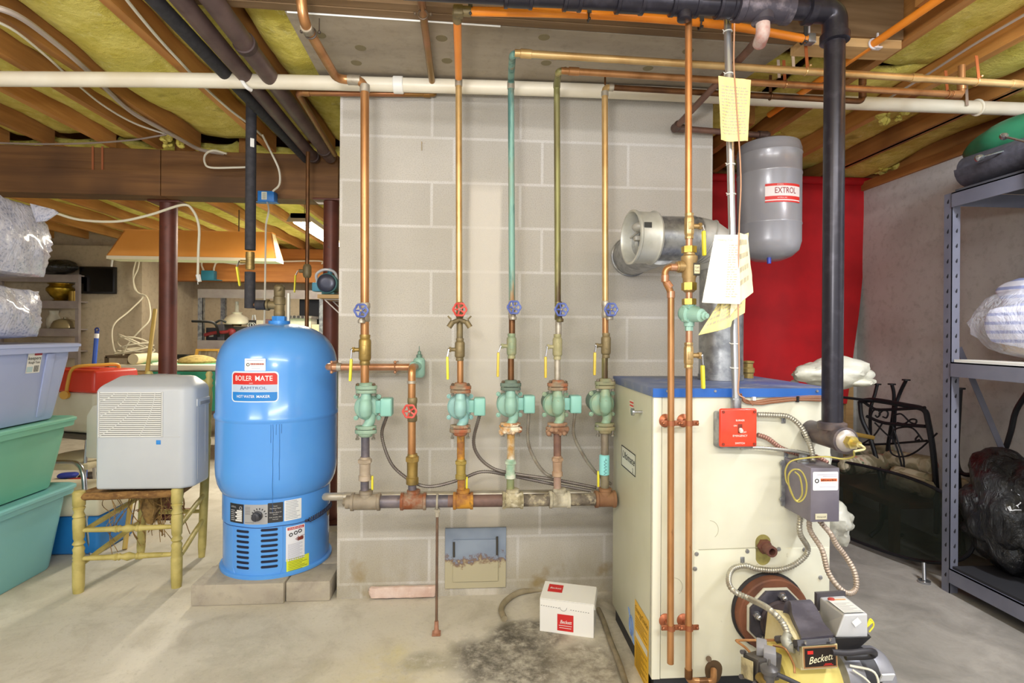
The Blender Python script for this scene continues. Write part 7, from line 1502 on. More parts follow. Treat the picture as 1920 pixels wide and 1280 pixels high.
mb = MB(); mb.box((SX - .034, SY - .40, SB[2] - .06), (.003, .055, .035), rz=.05); mb.box((SX - .036, SY - .40, SB[2] - .055), (.001, .04, .002)); one(mb, 'paper_tag', mk('e2e2c8', .5, 0, 'd4d4b4', 30), 'small cream paper tag hanging on the draped screen sheet', 'tag')
mb = MB(); mb.blob((SX + .2, SY - .18, SB[2] + .2), (.13, .3, .1), .12, .8, 4, 21, flat=SB[2] + .12); one(mb, 'green_bag', mk('2f7a58', .5, 0, '286a4c', 5), 'dark green cloth bag lying on the rolled screens', 'bag')
for j, (uv0, d0, uv1, d1, lab) in enumerate((((1884, 256), 2.2, (1920, 265), 2.05, 'upper'), ((1840, 295), 2.3, (1876, 285), 2.3, 'lower'))):
    a_ = P(*uv0, d0); b2 = P(*uv1, d1); b2 = b2 + (b2 - a_) * .8; mb = MB(); mb.cyl(a_, b2, .0045, n=10); mb.lathe(a_, (a_ - b2), [(.004, -.012), (.013, -.002), (.015, .004), (.013, .02), (.006, .026), (0, .027)], 14)
    one(mb, 'metal_rod', CHROME, '%s thin metal rod with a knob poking out of the green bag' % lab, 'rod')
# glass table top leaning on wrought iron chairs
IRONB = mk('1e1e22', .45, .4)
gl_ = NT('smoked_glass'); gl_.out('20261f', .04); gl_.b.inputs['Alpha'].default_value = .5
gc = P(1668, 960, 2.75); gx = (PZ(1750, 1082, 0) - PZ(1592, 1020, 0)); gx.z = 0; gx.normalize(); gn = V((-gx.y, gx.x, 0))
g0 = PZ(1748, 1080, 0); 
def gp(a, b2, off=0): return V((g0.x, g0.y, .03)) + gx * (a - .34) + (Z * .985 + gn * .17).normalized() * b2 + gn * off
out_ = []
for i in range(56):
    t_ = 2 * pi * i / 56; ca, sa = math.cos(t_), math.sin(t_); n_ = 2.0
    out_.append((.50 * math.copysign(abs(ca) ** .8, ca), .215 + .215 * math.copysign(abs(sa) ** .8, sa)))
root = thing('glass_tabletop', 'smoked glass tabletop with dark rim standing on edge against the iron chairs', 'tabletop', gp(0, 0))
mb = MB(); mb.prism([gp(a, b2) for a, b2 in out_], (gn * .006)); fin(mb, 'glass_pane', gl_.m, root, smooth=False)
mb = MB(); mb.tube([gp(a, b2, .003) for a, b2 in out_], .009, 8, closed=True); fin(mb, 'rim', IRONB, root)
def iron_tube(mb, l, r=.008, k=4): mb.tube([P(*t) for t in l], r, 8, k)
def DD(u): return 3.42 - max(0, u - 1600) * .0030
root = thing('iron_chair', 'black wrought iron patio chair with a scrolled back, turned legs up behind the glass', 'chair', PZ(1680, 1000, 0))
mb = MB()
iron_tube(mb, [(1612, 752, 3.384), (1616, 785, 3.37), (1632, 822, 3.32), (1648, 880, 3.26), (1657, 940, 3.19), (1650, 985, 3.13), (1632, 1005, 3.11)], .013)
iron_tube(mb, [(1612, 752, 3.384), (1640, 750, 3.300), (1700, 760, 3.120), (1732, 768, 3.024), (1740, 790, 3.000), (1750, 850, 2.970), (1756, 930, 2.952), (1757, 1000, 2.949)], .015)
iron_tube(mb, [(1618, 752, 3.366), (1632, 762, 3.324), (1652, 768, 3.264), (1735, 764, 3.015)], .009); iron_tube(mb, [(1625, 780, 3.345), (1660, 793, 3.240), (1735, 799, 3.015)], .010)
fin(mb, 'back_frame', IRONB, root)
mb = MB()
for l in ([(1632, 782, 3.324), (1637, 770, 3.309), (1646, 768, 3.282), (1650, 776, 3.270), (1645, 782, 3.285), (1641, 778, 3.297)], [(1648, 776, 3.276), (1658, 768, 3.246), (1665, 774, 3.225), (1662, 783, 3.234), (1655, 781, 3.255)], [(1676, 778, 3.192), (1690, 776, 3.150), (1705, 790, 3.105), (1716, 794, 3.072), (1718, 787, 3.066), (1708, 786, 3.096), (1696, 794, 3.132), (1682, 792, 3.174)],
          [(1640, 792, 3.300), (1660, 812, 3.240), (1678, 830, 3.186), (1692, 880, 3.144), (1696, 920, 3.132)], [(1672, 792, 3.204), (1684, 830, 3.168), (1694, 860, 3.138), (1695, 885, 3.135)], [(1655, 792, 3.255), (1640, 815, 3.300), (1620, 830, 3.360), (1600, 838, 3.420)],
          [(1730, 825, 3.030), (1712, 803, 3.084), (1690, 801, 3.150), (1675, 808, 3.195), (1668, 830, 3.216), (1672, 850, 3.204), (1692, 856, 3.144), (1720, 845, 3.060), (1757, 812, 2.949)], [(1724, 815, 3.048), (1717, 822, 3.069), (1718, 826, 3.066), (1724, 824, 3.048)]): iron_tube(mb, l, .005)
fin(mb, 'scrollwork', IRONB, root)
for j, l in enumerate(([(1645, 720, 3.4), (1640, 740, 3.4), (1632, 770, 3.4), (1632, 830, 3.42)], [(1672, 720, 3.3), (1676, 740, 3.3), (1674, 780, 3.3), (1664, 840, 3.33), (1660, 900, 3.35)], [(1699, 712, 3.2), (1686, 740, 3.25), (1678, 770, 3.25), (1676, 830, 3.25)])):
    mb = MB(); iron_tube(mb, l, .010); q = P(*l[0]); mb.cyl(q - Z * .004, q + Z * .004, .022, n=16); fin(mb, 'leg', IRONB, root)
mb = MB(); iron_tube(mb, [(1575, 744, 3.2), (1640, 752, 3.3), (1735, 768, 3.02)], .008); iron_tube(mb, [(1590, 834, 3.3), (1660, 832, 3.36), (1738, 826, 3.02)], .007); iron_tube(mb, [(1658, 857, D), (1700, 870, D), (1752, 884, D)], .010); fin(mb, 'seat_rails', IRONB, root)
root = thing('iron_chair', 'second black iron chair, only a curved leg and arm showing right of the shelving post', 'chair', PZ(1830, 1000, 0))
mb = MB(); iron_tube(mb, [(1800, 730, 2.877), (1797, 780, 2.887), (1794, 850, 2.897), (1798, 880, 2.884), (1815, 890, 2.831), (1850, 880, 2.728), (1880, 850, 2.646), (1895, 810, 2.606), (1905, 770, 2.581), (1930, 730, 2.519)], .012); q = P(1800, 728, 2.877); mb.cyl(q - Z * .004, q + Z * .004, .024, n=16); fin(mb, 'arm_rail', IRONB, root)
mb = MB(); iron_tube(mb, [(1794, 860, 2.897), (1800, 930, 2.877), (1805, 1020, 2.862), (1806, 1040, 2.859)], .011); fin(mb, 'leg', IRONB, root)
mb = MB(); iron_tube(mb, [(1683, 960, 3.2), (1684, 985, 3.2), (1684, 1000, 3.2)], .013); q = PZ(1684, 1003, 0); mb.cyl(q, q + Z * .01, .03, n=16); mb.tube([q + Z * .01, q + Z * .2, q + V((0, 0, .3))], .012, 10); one(mb, 'iron_table_base', IRONB, 'dark iron table foot dimly visible through the smoked glass', 'table base')
q = P(1686, 1086, 2.55); q = PZ(1735, 1083, 0); mb = MB(); mb.cyl(q + V((-.05, -.05, 0)), q + V((-.05, -.05, .012)), .026, n=20); mb.cyl(q + V((-.05, -.05, .012)), q + V((-.035, -.03, .09)), .009, n=10); one(mb, 'glide_foot', CHROME, 'shiny round glide foot at the lower end of the smoked glass', 'foot')
mb = MB(); a_, b2 = P(1594, 812, 2.75), P(1636, 820, 2.8); mb.bar(a_, b2, .03, .022, bev=.006); [mb.sph(p_, .009, 8, 1) for p_ in (a_, b2)]; one(mb, 'tool_handle', [mk('9a7a3a', .4, .4), BRASS], 'small brass capped wooden handle beside the black pipe', 'handle')
# rolled floral cushions under the chairs
FL = NT('floral_fabric'); n1 = FL.noise(FL.obj(), 12, 3, .5, 1.2); k = FL.mix(FL.ramp(n1, .42, .5), 'b8ab92', '8f8468'); k = FL.mix(FL.ramp(FL.noise(FL.map(FL.obj(), (1, 1, 1), (5, 2, 1)), 8, 2, .5, .8), .6, .68), k, 'b06a58'); k = FL.mix(FL.ramp(FL.noise(FL.map(FL.obj(), (1, 1, 1), (1, 7, 3)), 10, 2, .5, .8), .62, .68), k, '5a6448'); FL.out(k, .85); FL.bump(n1, .3, .01)
for j, (p0, p1_, r, lab) in enumerate((((1588, 850, 3.5), (1672, 842, 3.56), .046, 'uppermost floral cushion roll behind the black pipe'), ((1580, 874, 3.2), (1660, 866, 3.36), .055, 'floral cushion roll lying just below the uppermost one'), ((1668, 884, 3.16), (1754, 906, 3.02), .046, 'middle floral cushion roll running to the shelving post'), ((1661, 892, 3.06), (1754, 922, 2.92), .05, 'front floral cushion roll with a reddish flower'), ((1660, 858, 3.36), (1754, 874, 3.08), .055, 'rearmost floral cushion roll under the iron chair'), ((1797, 910, 3.0), (1814, 912, 3.0), .045, 'end of a floral cushion right of the shelving post'))):
    a_, b2 = P(*p0), P(*p1_); mb = MB(); L_ = (b2 - a_).length; mb.lathe(a_, b2 - a_, [(0, 0), (r * .6, .004), (r * .95, .02), (r, .05), (r * 1.04, L_ * .5), (r, L_ - .05), (r * .95, L_ - .02), (r * .6, L_ - .004), (0, L_)] if L_ > .12 else [(0, 0), (r * .8, .01), (r, L_ * .5), (r * .8, L_ - .01), (0, L_)], 20); one(mb, 'cushion_roll', FL.m, lab, 'cushion')
c0, c1 = P(1592, 905, 3.3), XW - .02; mb = MB(); mb.bb((c0.x, c0.y - .36, .25), (c1, c0.y + .24, .285), bev=.003)
for x in (c0.x + .03, c1 - .04):
    for y in (c0.y - .32, c0.y + .2): mb.bb((x - .02, y - .02, 0), (x + .02, y + .02, .25))
one(mb, 'low_bench', mk('6a4a2c', .6, 0, '573c24', 6), 'low dark wooden bench by the right wall carrying the floral cushions', 'bench', smooth=False)
mb = MB(); q = P(1770, 868, 3.35); mb.bb((q.x - .12, q.y - .05, .287), (XW - .05, q.y + .2, q.z), bev=.003); one(mb, 'wooden_crate', mk('9a6c40', .6, 0, '7f5832', 6), 'brown wooden crate against the right wall behind the shelving post', 'crate', smooth=False)
# orange tube along the right joist
mb = MB(); a_, b2 = PZ(1770, -8, JZ - .02), PZ(1578, 123, JZ - .02); dd = (a_ - b2).normalized(); root = thing('orange_tube', 'bright orange tube clipped along a ceiling joist at the upper right', 'tube', b2); mb.cyl(b2 - dd * .5, a_ + dd * .5, .0145, n=16); fin(mb, 'tube_run', ORANGE, root)
mb = MB(); q = PZ(1638, 82, JZ - .02); mb.tor(q, dd, .0175, .004, 18, 6); mb.box(q + V((.01, 0, .012)), (.006, .02, .05)); mb.box(q + V((.014, 0, -.016)), (.03, .02, .006)); fin(mb, 'clip', mk('d8d4d8', .4), root)
mb = MB(); q = PZ(1516, 71, JZ - .02); mb.box(q + V((-.004, 0, .01)), (.006, .022, .06)); mb.box(q + V((.006, 0, -.018)), (.034, .022, .006)); one(mb, 'pipe_clip', mk('d8d4d8', .4), 'pale clip at the right end of the long orange tube', 'clip')
cable([PZ(1925, 25, JZ - .01), PZ(1825, 84, JZ - .01), PZ(1730, 145, JZ - .01), PZ(1640, 200, JZ - .01)], .005, mk('b5a8a0', .5), 'electric_cable', 'pale cable stapled along a joist at the far right of the ceiling')
for j, (u, vv) in enumerate(((1486, 110), (1459, 130))):
    mb = MB(); q = PZ(u, vv - 18, JZ); mb.bar(q, P(u + 2, vv + 16, PR(q)[2]), .012, .002, up=(0, 1, 0)); one(mb, 'hanger_strap', mk('cdb8a4', .5, .3), '%s of two pale perforated straps holding the copper pipes right of the slab' % ('right', 'left')[j], 'strap')
# ---------------------------------------------------------------- far room
GSH = mk('a39a98', .4, .3, '94898a', 6)
DF = 6.35
def bx(mb, u0, v0, u1, v1, d, dep, **k):
    a_, b2 = P(u0, v1, d), P(u1, v0, d); mb.bb((a_.x, a_.y, a_.z), (b2.x, a_.y + dep, b2.z), **k); return a_, b2
# left far shelving
lf_ = P(60, 540, DF); rt_ = P(146, 540, DF); zz = [P(120, v_, DF).z for v_ in (522, 571, 623, 664, 720)]
root = thing('metal_shelving', 'light grey metal shelving far back at the left, behind the bagged bedding', 'shelving', (rt_.x - .3, rt_.y + .2, 0))
for x in (max(XL + .02, lf_.x - .35), rt_.x - .03):
    for y in (rt_.y, rt_.y + .2):
        mb = MB(); mb.bb((x, y, 0), (x + .04, y + .04, zz[0] + .05)); fin(mb, 'post', GSH, root, smooth=False)
for z in zz + [.12]: mb = MB(); mb.bb((max(XL + .02, lf_.x - .36), rt_.y - .006, z - .045), (rt_.x + .012, rt_.y - .001, z + .045)); mb.bb((max(XL + .02, lf_.x - .36), rt_.y + .001, z + .03), (rt_.x + .012, rt_.y + .24, z + .045)); fin(mb, 'shelf', GSH, root, smooth=False)
S = [z + .046 for z in zz]
q = P(114, 545, DF + .08); mb = MB(); mb.lathe((q.x, q.y, S[1]), Z, [(.07, 0), (.085, .006), (.06, .02), (.1, .06), (.14, .12), (.14, .15), (.11, .18), (.105, .19), (.13, .205), (.13, .21), (.1, .205), (.1, .1), (0, .05)], 30); one(mb, 'brass_pot', mk('a88a2c', .3, .8, '8a6e20', 20), 'round brass pot with a flared rim on the far left shelving', 'pot')
q = P(137, 557, DF + .08); mb = MB(); mb.cyl((q.x, q.y, S[1]), (q.x, q.y, S[1] + .11), .045, n=18); mb.cyl((q.x, q.y, S[1] + .11), (q.x, q.y, S[1] + .12), .04, n=18); one(mb, 'brass_tin', mk('9a7c34', .4, .6), 'small brass coloured tin right of the brass pot', 'tin')
GLS = mk('e4e0d0', .08, 0, alpha=.45)
q = P(101, 600, DF + .08); mb = MB(); mb.lathe((q.x, q.y, S[2]), Z, [(.06, 0), (.07, .01), (.075, .05), (.07, .12), (.045, .17), (.05, .21), (.055, .215), (.045, .21), (.04, .17), (.06, .1), (0, .02)], 22); one(mb, 'glass_jar', GLS, 'tall clear glass jar on the second far left shelf', 'jar')
q = P(122, 606, DF + .08); mb = MB(); mb.lathe((q.x, q.y, S[2]), Z, [(.13, 0), (.14, .01), (.13, .05), (.11, .09), (.06, .115), (.02, .12), (.02, .135), (0, .14)], 26); one(mb, 'covered_dish', mk('8f8264', .25, .3), 'low covered glass dish beside the tall jar', 'dish')
random.seed(9)
for k, u in enumerate((116, 126, 136)):
    q = P(u, 655, DF + .08); mb = MB(); mb.blob((q.x, q.y, S[3] + .045), (.06, .06, .045), .6, 1.2, 3, 40 + k, flat=S[3]); one(mb, 'dried_leaves', mk('b84a20', .7, 0, 'd8782c', 12), 'bunch of orange dried leaves on the far left shelf, %s of three' % ('leftmost', 'middle one', 'rightmost')[k], 'decoration', 'orange dried leaves on the far shelf')
q = P(118, 500, DF + .12); mb = MB(); mb.blob((q.x - .02, q.y - .1, S[0] + .09), (.24, .16, .09), .22, 1.0, 4, 2, flat=S[0] + .002); one(mb, 'garbage_bag', GBM, 'black plastic bag lying on top of the far left shelving', 'bag')
# television on the wall
mb = MB(); a_, b2 = PY(148, 550, YF1 - .06), PY(215, 500, YF1 - .06); root = thing('television', 'black flat television mounted on the far left concrete wall', 'television', (a_.x, a_.y, a_.z)); mb.bb((a_.x, a_.y, a_.z), (b2.x, YF1 - .01, b2.z), bev=.006); fin(mb, 'casing', mk('101014', .4), root); mb = MB(); mb.bb((a_.x + .02, a_.y - .003, a_.z + .025), (b2.x - .02, a_.y + .002, b2.z - .02)); fin(mb, 'screen', mk('030305', .15), root, smooth=False)
cable([PY(209, 500, YF1 - .04), PY(210, 492, YF1 - .04), PY(211, 484, YF1 - .04)], .012, WHITE, 'cable_cover', 'short white cable cover above the television', 2)
# coil of white cable
yy = YF1 - .05; L = [(256, 485), (250, 510), (252, 540), (262, 550), (268, 552)]; mb = MB()
mb.tube([PY(u, v_, yy) for u, v_ in L] + [PY(266, 560, yy - .02), PY(240, 585, yy - .1), (PY(216, 605, yy - .2)), PY(210, 625, yy - .2), PY(214, 655, yy - .2), PY(224, 668, yy - .2)], .009, 7, 6)
mb.tube([PY(262, 484, yy), PY(258, 505, yy), PY(250, 525, yy), PY(258, 548, yy), PY(274, 555, yy - .02), PY(281, 575, yy - .1), PY(280, 600, yy - .15), PY(262, 620, yy - .2), PY(240, 645, yy - .22), PY(230, 668, yy - .22)], .009, 7, 6)
random.seed(2)
for k in range(5):
    c = PY(253, 660 - k * 1.5, yy - .25); w_ = .2 - .01 * k; mb.tube([c + V((math.cos(t_) * w_, math.sin(t_) * .16, .02 * k + .05 * math.sin(t_ + k) * (1 + .8 * (k > 2)))) for t_ in [2 * pi * i / 22 for i in range(22)]], .009, 6, closed=True)
one(mb, 'cable_coil', mk('e0d8c0', .5), 'loose coil of white cable hanging on the far wall and lying on the metal rack', 'cable')
mb = MB(); c = PY(253, 664, yy - .25); fz = c.z - .02; X0, X1 = PY(222, 664, yy - .25).x, PY(345, 664, yy - .25).x
for y in (c.y - .2, c.y + .2):
    mb.bar((X0, y, fz), (X1, y, fz), .03, .03); 
    for x in (X0, (X0 + X1) / 2, X1): mb.bar((x, y, 0), (x, y, fz), .03, .03)
for x in (X0, (X0 + X1) / 2, X1): mb.bar((x, c.y - .2, fz), (x, c.y + .2, fz), .03, .03)
one(mb, 'metal_rack', mk('6d5c48', .5, .4), 'low brown metal rack under the coil of white cable', 'rack', smooth=False)
# pool table with its hanging lamp
pt = P(380, 690, 4.9); PTZ = .83; X0 = P(225, 700, 4.9).x; X1 = CH_L - .12; Y0 = pt.y; Y1 = Y0 + .95
zr = P(380, 684, 4.9).z
root = thing('pool_table', 'pool table with green cloth and white rails in the far room', 'pool table', ((X0 + X1) / 2, (Y0 + Y1) / 2, 0))
mb = MB(); mb.bb((X0 + .05, Y0 + .03, zr - .32), (X1 - .05, Y1 - .03, zr - .06), bev=.01); fin(mb, 'cabinet', PINE, root, smooth=False)
mb = MB(); mb.bb((X0, Y0, zr - .055), (X1, Y0 + .12, zr), bev=.012); mb.bb((X0, Y1 - .12, zr - .055), (X1, Y1, zr), bev=.012); mb.bb((X0, Y0 + .13, zr - .055), (X0 + .12, Y1 - .13, zr), bev=.012); mb.bb((X1 - .12, Y0 + .13, zr - .055), (X1, Y1 - .13, zr), bev=.012); fin(mb, 'rails', mk('e8e0cc', .5), root)
mb = MB(); mb.bb((X0 + .12, Y0 + .12, zr - .058), (X1 - .12, Y1 - .12, zr - .03)); fin(mb, 'playing_cloth', mk('3f9a78', .8), root, smooth=False)
mb = MB(); mb.sheet(lambda a, b2: (X0 + .3 + (X1 - X0 - .32) * a, Y0 - .012 - .01 * math.sin(a * 40), zr - .06 - (.34 + .03 * math.sin(a * 9)) * (1 - b2)), 50, 6, .004); fin(mb, 'green_skirt', mk('2f8f72', .7, 0, '278064', 5), root)
for x in (X0 + .2, X1 - .2):
    for y in (Y0 + .2, Y1 - .2): mb = MB(); mb.box((x, y, (zr - .322) / 2), (.14, .14, zr - .322), bev=.01); fin(mb, 'leg', PINE, root, smooth=False)
SZ2 = zr + .0
for k, (u, d, r, m, nm, lab) in enumerate(((248, 5.0, (.09, .09, .05), mk('d8d8e4', .5, 0, '7a3a5a', 14), 'cloth_bundle', 'small patterned cloth bundle on the left end of the pool table'), (230, 5.05, (.07, .08, .04), mk('4a9a80', .6), 'cloth_bundle', 'green cloth bundle at the left corner of the pool table'))):
    q = P(u, 690, d); mb = MB(); mb.blob((max(q.x, X0 + .1), Y0 + .16 + .02 * k, SZ2 + r[2] * .8), r, .3, 1, 3, k + 3, flat=SZ2 + .001); one(mb, nm, m, lab, 'cloth')
q = P(259, 690, 4.95); mb = MB(); mb.cyl((q.x, Y0 + .02, SZ2 + .05), (q.x + .01, Y0 + .35, SZ2 + .05), .048, n=18); one(mb, 'paper_roll', mk('d8cba8', .7), 'end of a beige paper roll beside the cloth bundles on the pool table', 'roll')
q = P(322, 695, 4.4); mb = MB(); mb.lathe((P(322, 695, 4.75).x, Y0 + .3, SZ2 + .001), Z, [(.16, 0), (.17, .02), (.14, .05), (.06, .075), (0, .08)], 26); one(mb, 'round_basket', mk('b09a58', .8, 0, '8f7a40', 30), 'round straw basket top showing above the dehumidifier', 'basket')
# lamp over the table
LD = 4.9; t0, t1, b0, b1 = P(230, 431, LD), P(513, 430, LD), P(206, 480, LD), P(544, 480, LD); yb_ = t0.y
dp = .14; zt_, zb_ = t0.z, b0.z
root = thing('table_lamp_canopy', 'long orange trapezoid lamp canopy hanging over the pool table', 'lamp', (0.5 * (b0.x + b1.x), yb_ + dp / 2, zb_))
ORW = mk('f2a856', .45, 0, 'ea9c48', 2)
A_ = [V((b0.x, yb_ - .04, zb_)), V((b1.x - .15, yb_ - .04, zb_)), V((b1.x - .15, yb_ + .15, zb_)), V((b0.x, yb_ + .15, zb_))]; B_ = [V((t0.x, yb_ + .02, zt_)), V((t1.x - .06, yb_ + .02, zt_)), V((t1.x - .06, yb_ + dp - .02, zt_)), V((t0.x, yb_ + dp - .02, zt_))]
for i, nm in ((0, 'front_panel'), (2, 'rear_panel'), (3, 'left_panel')):
    j = (i + 1) % 4; mb = MB(); mb.prism([A_[i], A_[j], B_[j], B_[i]], (A_[(i + 2) % 4] - A_[j]).normalized() * .012); fin(mb, nm, ORW, root, smooth=False)
mb = MB(); mb.prism([A_[1], A_[2], B_[2], B_[1]], (-.012, 0, 0)); fin(mb, 'right_panel', mk('f0e0b8', .5), root, smooth=False)
mb = MB(); mb.prism(B_, (0, 0, .012)); fin(mb, 'top_board', ORW, root, smooth=False)
mb = MB()
mb.prism([p_ - Z * .03 for p_ in A_], (0, 0, .029))
fin(mb, 'bottom_trim', mk('efe4c8', .5), root, smooth=False)
for k, p_ in enumerate((B_[0].lerp(B_[2], .25), B_[0].lerp(B_[2], .75))):
    mb = MB(); mb.cyl(p_ + Z * .01, V((p_.x, p_.y, JZ + .02)), .006, n=8); fin(mb, 'chain', mk('6a5a48', .4, .5), root)
# fluorescent shop light burning at the far right of the left room
e0, e1 = P(560, 408, 4.5), P(612, 452, 3.75); e1.z = e0.z = (e0.z + e1.z) / 2
e0 = P(560, 404, 4.35); dirv = V((0, 1, 0)); e1 = e0 + dirv * 1.22
root = thing('fluorescent_light', 'burning fluorescent shop light hanging behind the girder near the second column', 'light', e0)
mb = MB(); mb.bar(e0, e1, .13, .04); mb.prism([e0 + V((-.06, 0, .02)), e0 + V((.06, 0, .02)), e0 + V((.1, 0, -.05)), e0 + V((-.1, 0, -.05))], dirv * .01); fin(mb, 'housing', mk('b8a888', .5), root, smooth=False)
GLOW = emit('fff3d6', 14)
for s in (-.035, .035): mb = MB(); mb.cyl(e0 + V((s, 0, -.045)) + dirv * .03, e1 + V((s, 0, -.045)) - dirv * .03, .018, n=14); fin(mb, 'tube', GLOW, root)
for p_ in (e0 + dirv * .15, e1 - dirv * .15): mb = MB(); mb.cyl(p_ + Z * .02, V((p_.x, p_.y, JZ + .02)), .003, n=6); fin(mb, 'chain', mk('6a5a48', .4, .5), root)
LAMP_A, LAMP_B = e0, e1
# back beam fittings
mb = MB(); c = PY(392, 516, BY2 - .05); mb.box(c, (.16, .1, .12), bev=.005); mb.box(c - Z * .065, (.3, .1, .01)); root = thing('transformer_box', 'small teal transformer with white wires on the orange far beam', 'transformer', c - Z * .07); fin(mb, 'case', mk('2a7a94', .4), root)
mb = MB(); mb.rpatch(plane_fn(c + V((-.01, -.0456, 0)), (1, 0, 0), Z), -.03, .03, -.03, .03, .004, 0); fin(mb, 'sticker', WHITE, root, smooth=False)
cable([c + V((-.06, -.02, .06)), PY(378, 495, BY2 - .03), PY(386, 488, BY2 - .03), PY(430, 489, BY2 - .03), PY(520, 490, BY2 - .03), PY(598, 489, BY2 - .03), PY(604, 495, BY2 - .03)], .012, WHITE_CORD, 'electric_cable', 'white cable looping from the teal transformer along the top of the far beam')
cable([c + V((.07, -.02, .03)), PY(402, 500, BY2 - .03), PY(410, 491, BY2 - .03), PY(445, 495, BY2 - .03), PY(470, 492, BY2 - .03)], .012, WHITE_CORD, 'electric_cable', 'short lower white cable from the teal transformer along the far beam')
# far right shelving with its load
D3 = 6.1; p0, p1_ = P(371, 560, D3), P(596, 560, D3); zt_ = P(400, 550, D3).z; zm = P(400, 646, D3).z
root = thing('steel_shelving', 'grey slotted steel shelving in the far room behind the blue tank', 'shelving', (p0.x + .5, p0.y + .3, 0))
for x in (p0.x, P(594, 560, D3).x):
    for y in (p0.y, p0.y + .55): mb = MB(); mb.bb((x, y, 0), (x + .055, y + .006, zt_ + .03)); mb.bb((x + .049, y, 0), (x + .055, y + .05, zt_ + .03)); fin(mb, 'post', GALV, root, smooth=False)
for z in (zt_, zm, .3): mb = MB(); mb.bb((p0.x, p0.y - .006, z - .05), (p1_.x + .06, p0.y - .001, z + .05)); mb.bb((p0.x, p0.y, z + .035), (p1_.x + .06, p0.y + .6, z + .05)); fin(mb, 'shelf', GSH, root, smooth=False)
S2 = zm + .051
def onshelf(u): return P(u, 600, D3 + .15)
def crate(u0, u1, vt, m, nm, lab, cat, dep=.25, extra=None, d=D3 + .1):
    a_, b2 = P(u0, 600, d), P(u1, 600, d); top = P((u0 + u1) / 2, vt, d).z; mb = MB(); mb.bb((a_.x, a_.y, S2), (b2.x, a_.y + dep, top), bev=.006)
    if extra: extra(mb, a_, b2, top)
    return one(mb, nm, m, lab, cat, smooth=False)
def ex_front(mb, a_, b2, top): mb.box(((a_.x + b2.x) / 2, a_.y - .002, S2 + (top - S2) * .4), ((b2.x - a_.x) * .4, .004, .04), mi=1)
crate(386, 406, 614, [mk('2c2c34', .6), mk('b8b0b0', .5)], 'black_box', 'dark box with a pale label at the left end of the far shelf', 'box', extra=ex_front)
crate(407, 420, 608, [mk('55525a', .5)], 'grey_canister', 'grey canister next to the dark box on the far shelf', 'canister')
crate(436, 466, 612, [mk('32302e', .6)], 'dark_case', 'dark case under the white glass lamp on the far shelf', 'case')
def ex_radio(mb, a_, b2, top):
    for t_ in (.3, .62): mb.tor((a_.x + (b2.x - a_.x) * t_, a_.y - .003, top - .06), (0, 1, 0), .03, .006, 18, 6, 1)
    mb.tube([(a_.x + .02, a_.y + .05, top), (a_.x + .03, a_.y + .05, top + .06), (b2.x - .03, a_.y + .05, top + .06), (b2.x - .02, a_.y + .05, top)], .01, 8, mi=1)
crate(466, 479, 600, [mk('26262a', .5), mk('b8b8b8', .4, .3)], 'radio', 'small dark radio with round dials on the far shelf', 'radio', extra=ex_radio)
crate(480, 494, 600, [mk('cfc6b4', .5), mk('6a4a3c', .5)], 'pale_box', 'pale box right of the radio on the far shelf', 'box', extra=ex_front)
crate(495, 506, 598, [mk('7a5a60', .6), mk('e0dcd4', .5)], 'picture_box', 'brownish box with a white square on the far shelf', 'box', extra=ex_front)
def ex_stove(mb, a_, b2, top):
    mb.box(((a_.x + b2.x) / 2, a_.y + .1, top + .015), ((b2.x - a_.x) * 1.15, .3, .03), mi=1)
    for k in range(5): mb.cyl((a_.x + .03 + k * (b2.x - a_.x - .06) / 4, a_.y - .06, top + .018), (a_.x + .03 + k * (b2.x - a_.x - .06) / 4, a_.y - .03, top + .018), .016, n=10, mi=2)
crate(542, 582, 597, [mk('e2dcc8', .5), mk('9a938c', .4, .3), mk('3a3638', .5)], 'camp_stove', 'old cream camp stove with dark knobs on the far shelf right of the tank top', 'stove', extra=ex_stove)
crate(584, 602, 608, [mk('d8c8a8', .6)], 'cardboard_box', 'pale cardboard box at the right end of the far shelf', 'box')
a_ = P(562, 585, D3 + .38); mb = MB(); mb.bb((P(561, 590, D3 + .38).x, a_.y, S2), (P(604, 590, D3 + .38).x, a_.y + .05, P(580, 561, D3 + .38).z), bev=.006); one(mb, 'monitor', mk('0a0a0c', .3), 'black flat monitor standing at the back of the far shelf', 'monitor', smooth=False)
q = P(444, 600, D3 + .22); z_ = P(444, 611, D3 + .22).z; root = thing('oil_lamp', 'oil lamp with a white glass shade and clear chimney on the far shelf', 'lamp', (q.x, q.y, z_))
mb = MB(); mb.lathe((q.x, q.y, z_), Z, [(.05, 0), (.055, .02), (.03, .04), (.06, .06), (.05, .09)], 20); fin(mb, 'burner_base', BRASS, root)
zs_ = P(444, 603, D3 + .22).z; zt2 = P(444, 582, D3 + .22).z; mb = MB(); mb.lathe((q.x, q.y, zs_ - .03), Z, [(.145, 0), (.15, .01), (.14, .05), (.11, .09), (.06, .115), (.05, .125), (.06, .14), (.055, .142), (.045, .125), (.1, .085), (.135, .03)], 28, cap=False); fin(mb, 'glass_shade', mk('eee6d0', .3), root)
mb = MB(); mb.lathe((q.x, q.y, zs_ + .1), Z, [(.028, 0), (.022, .06), (.02, .14), (.017, .14), (.02, .05)], 14, cap=False); fin(mb, 'chimney', GLS, root)
q = P(410, 622, D3 + .02); mb = MB(); mb.tube([P(384, 628, D3 + .05), P(400, 624, D3 + .05), P(425, 622, D3 + .05), P(432, 618, D3 + .05)], .02, 8, 4); mb.blob((P(430, 620, D3).x, P(430, 620, D3 + .07).y, S2 + .09), (.05, .05, .05), .3, 1, 3, 3); one(mb, 'red_tool', mk('8a2a30', .5), 'dark red tool lying across the boxes at the left of the far shelf', 'tool')
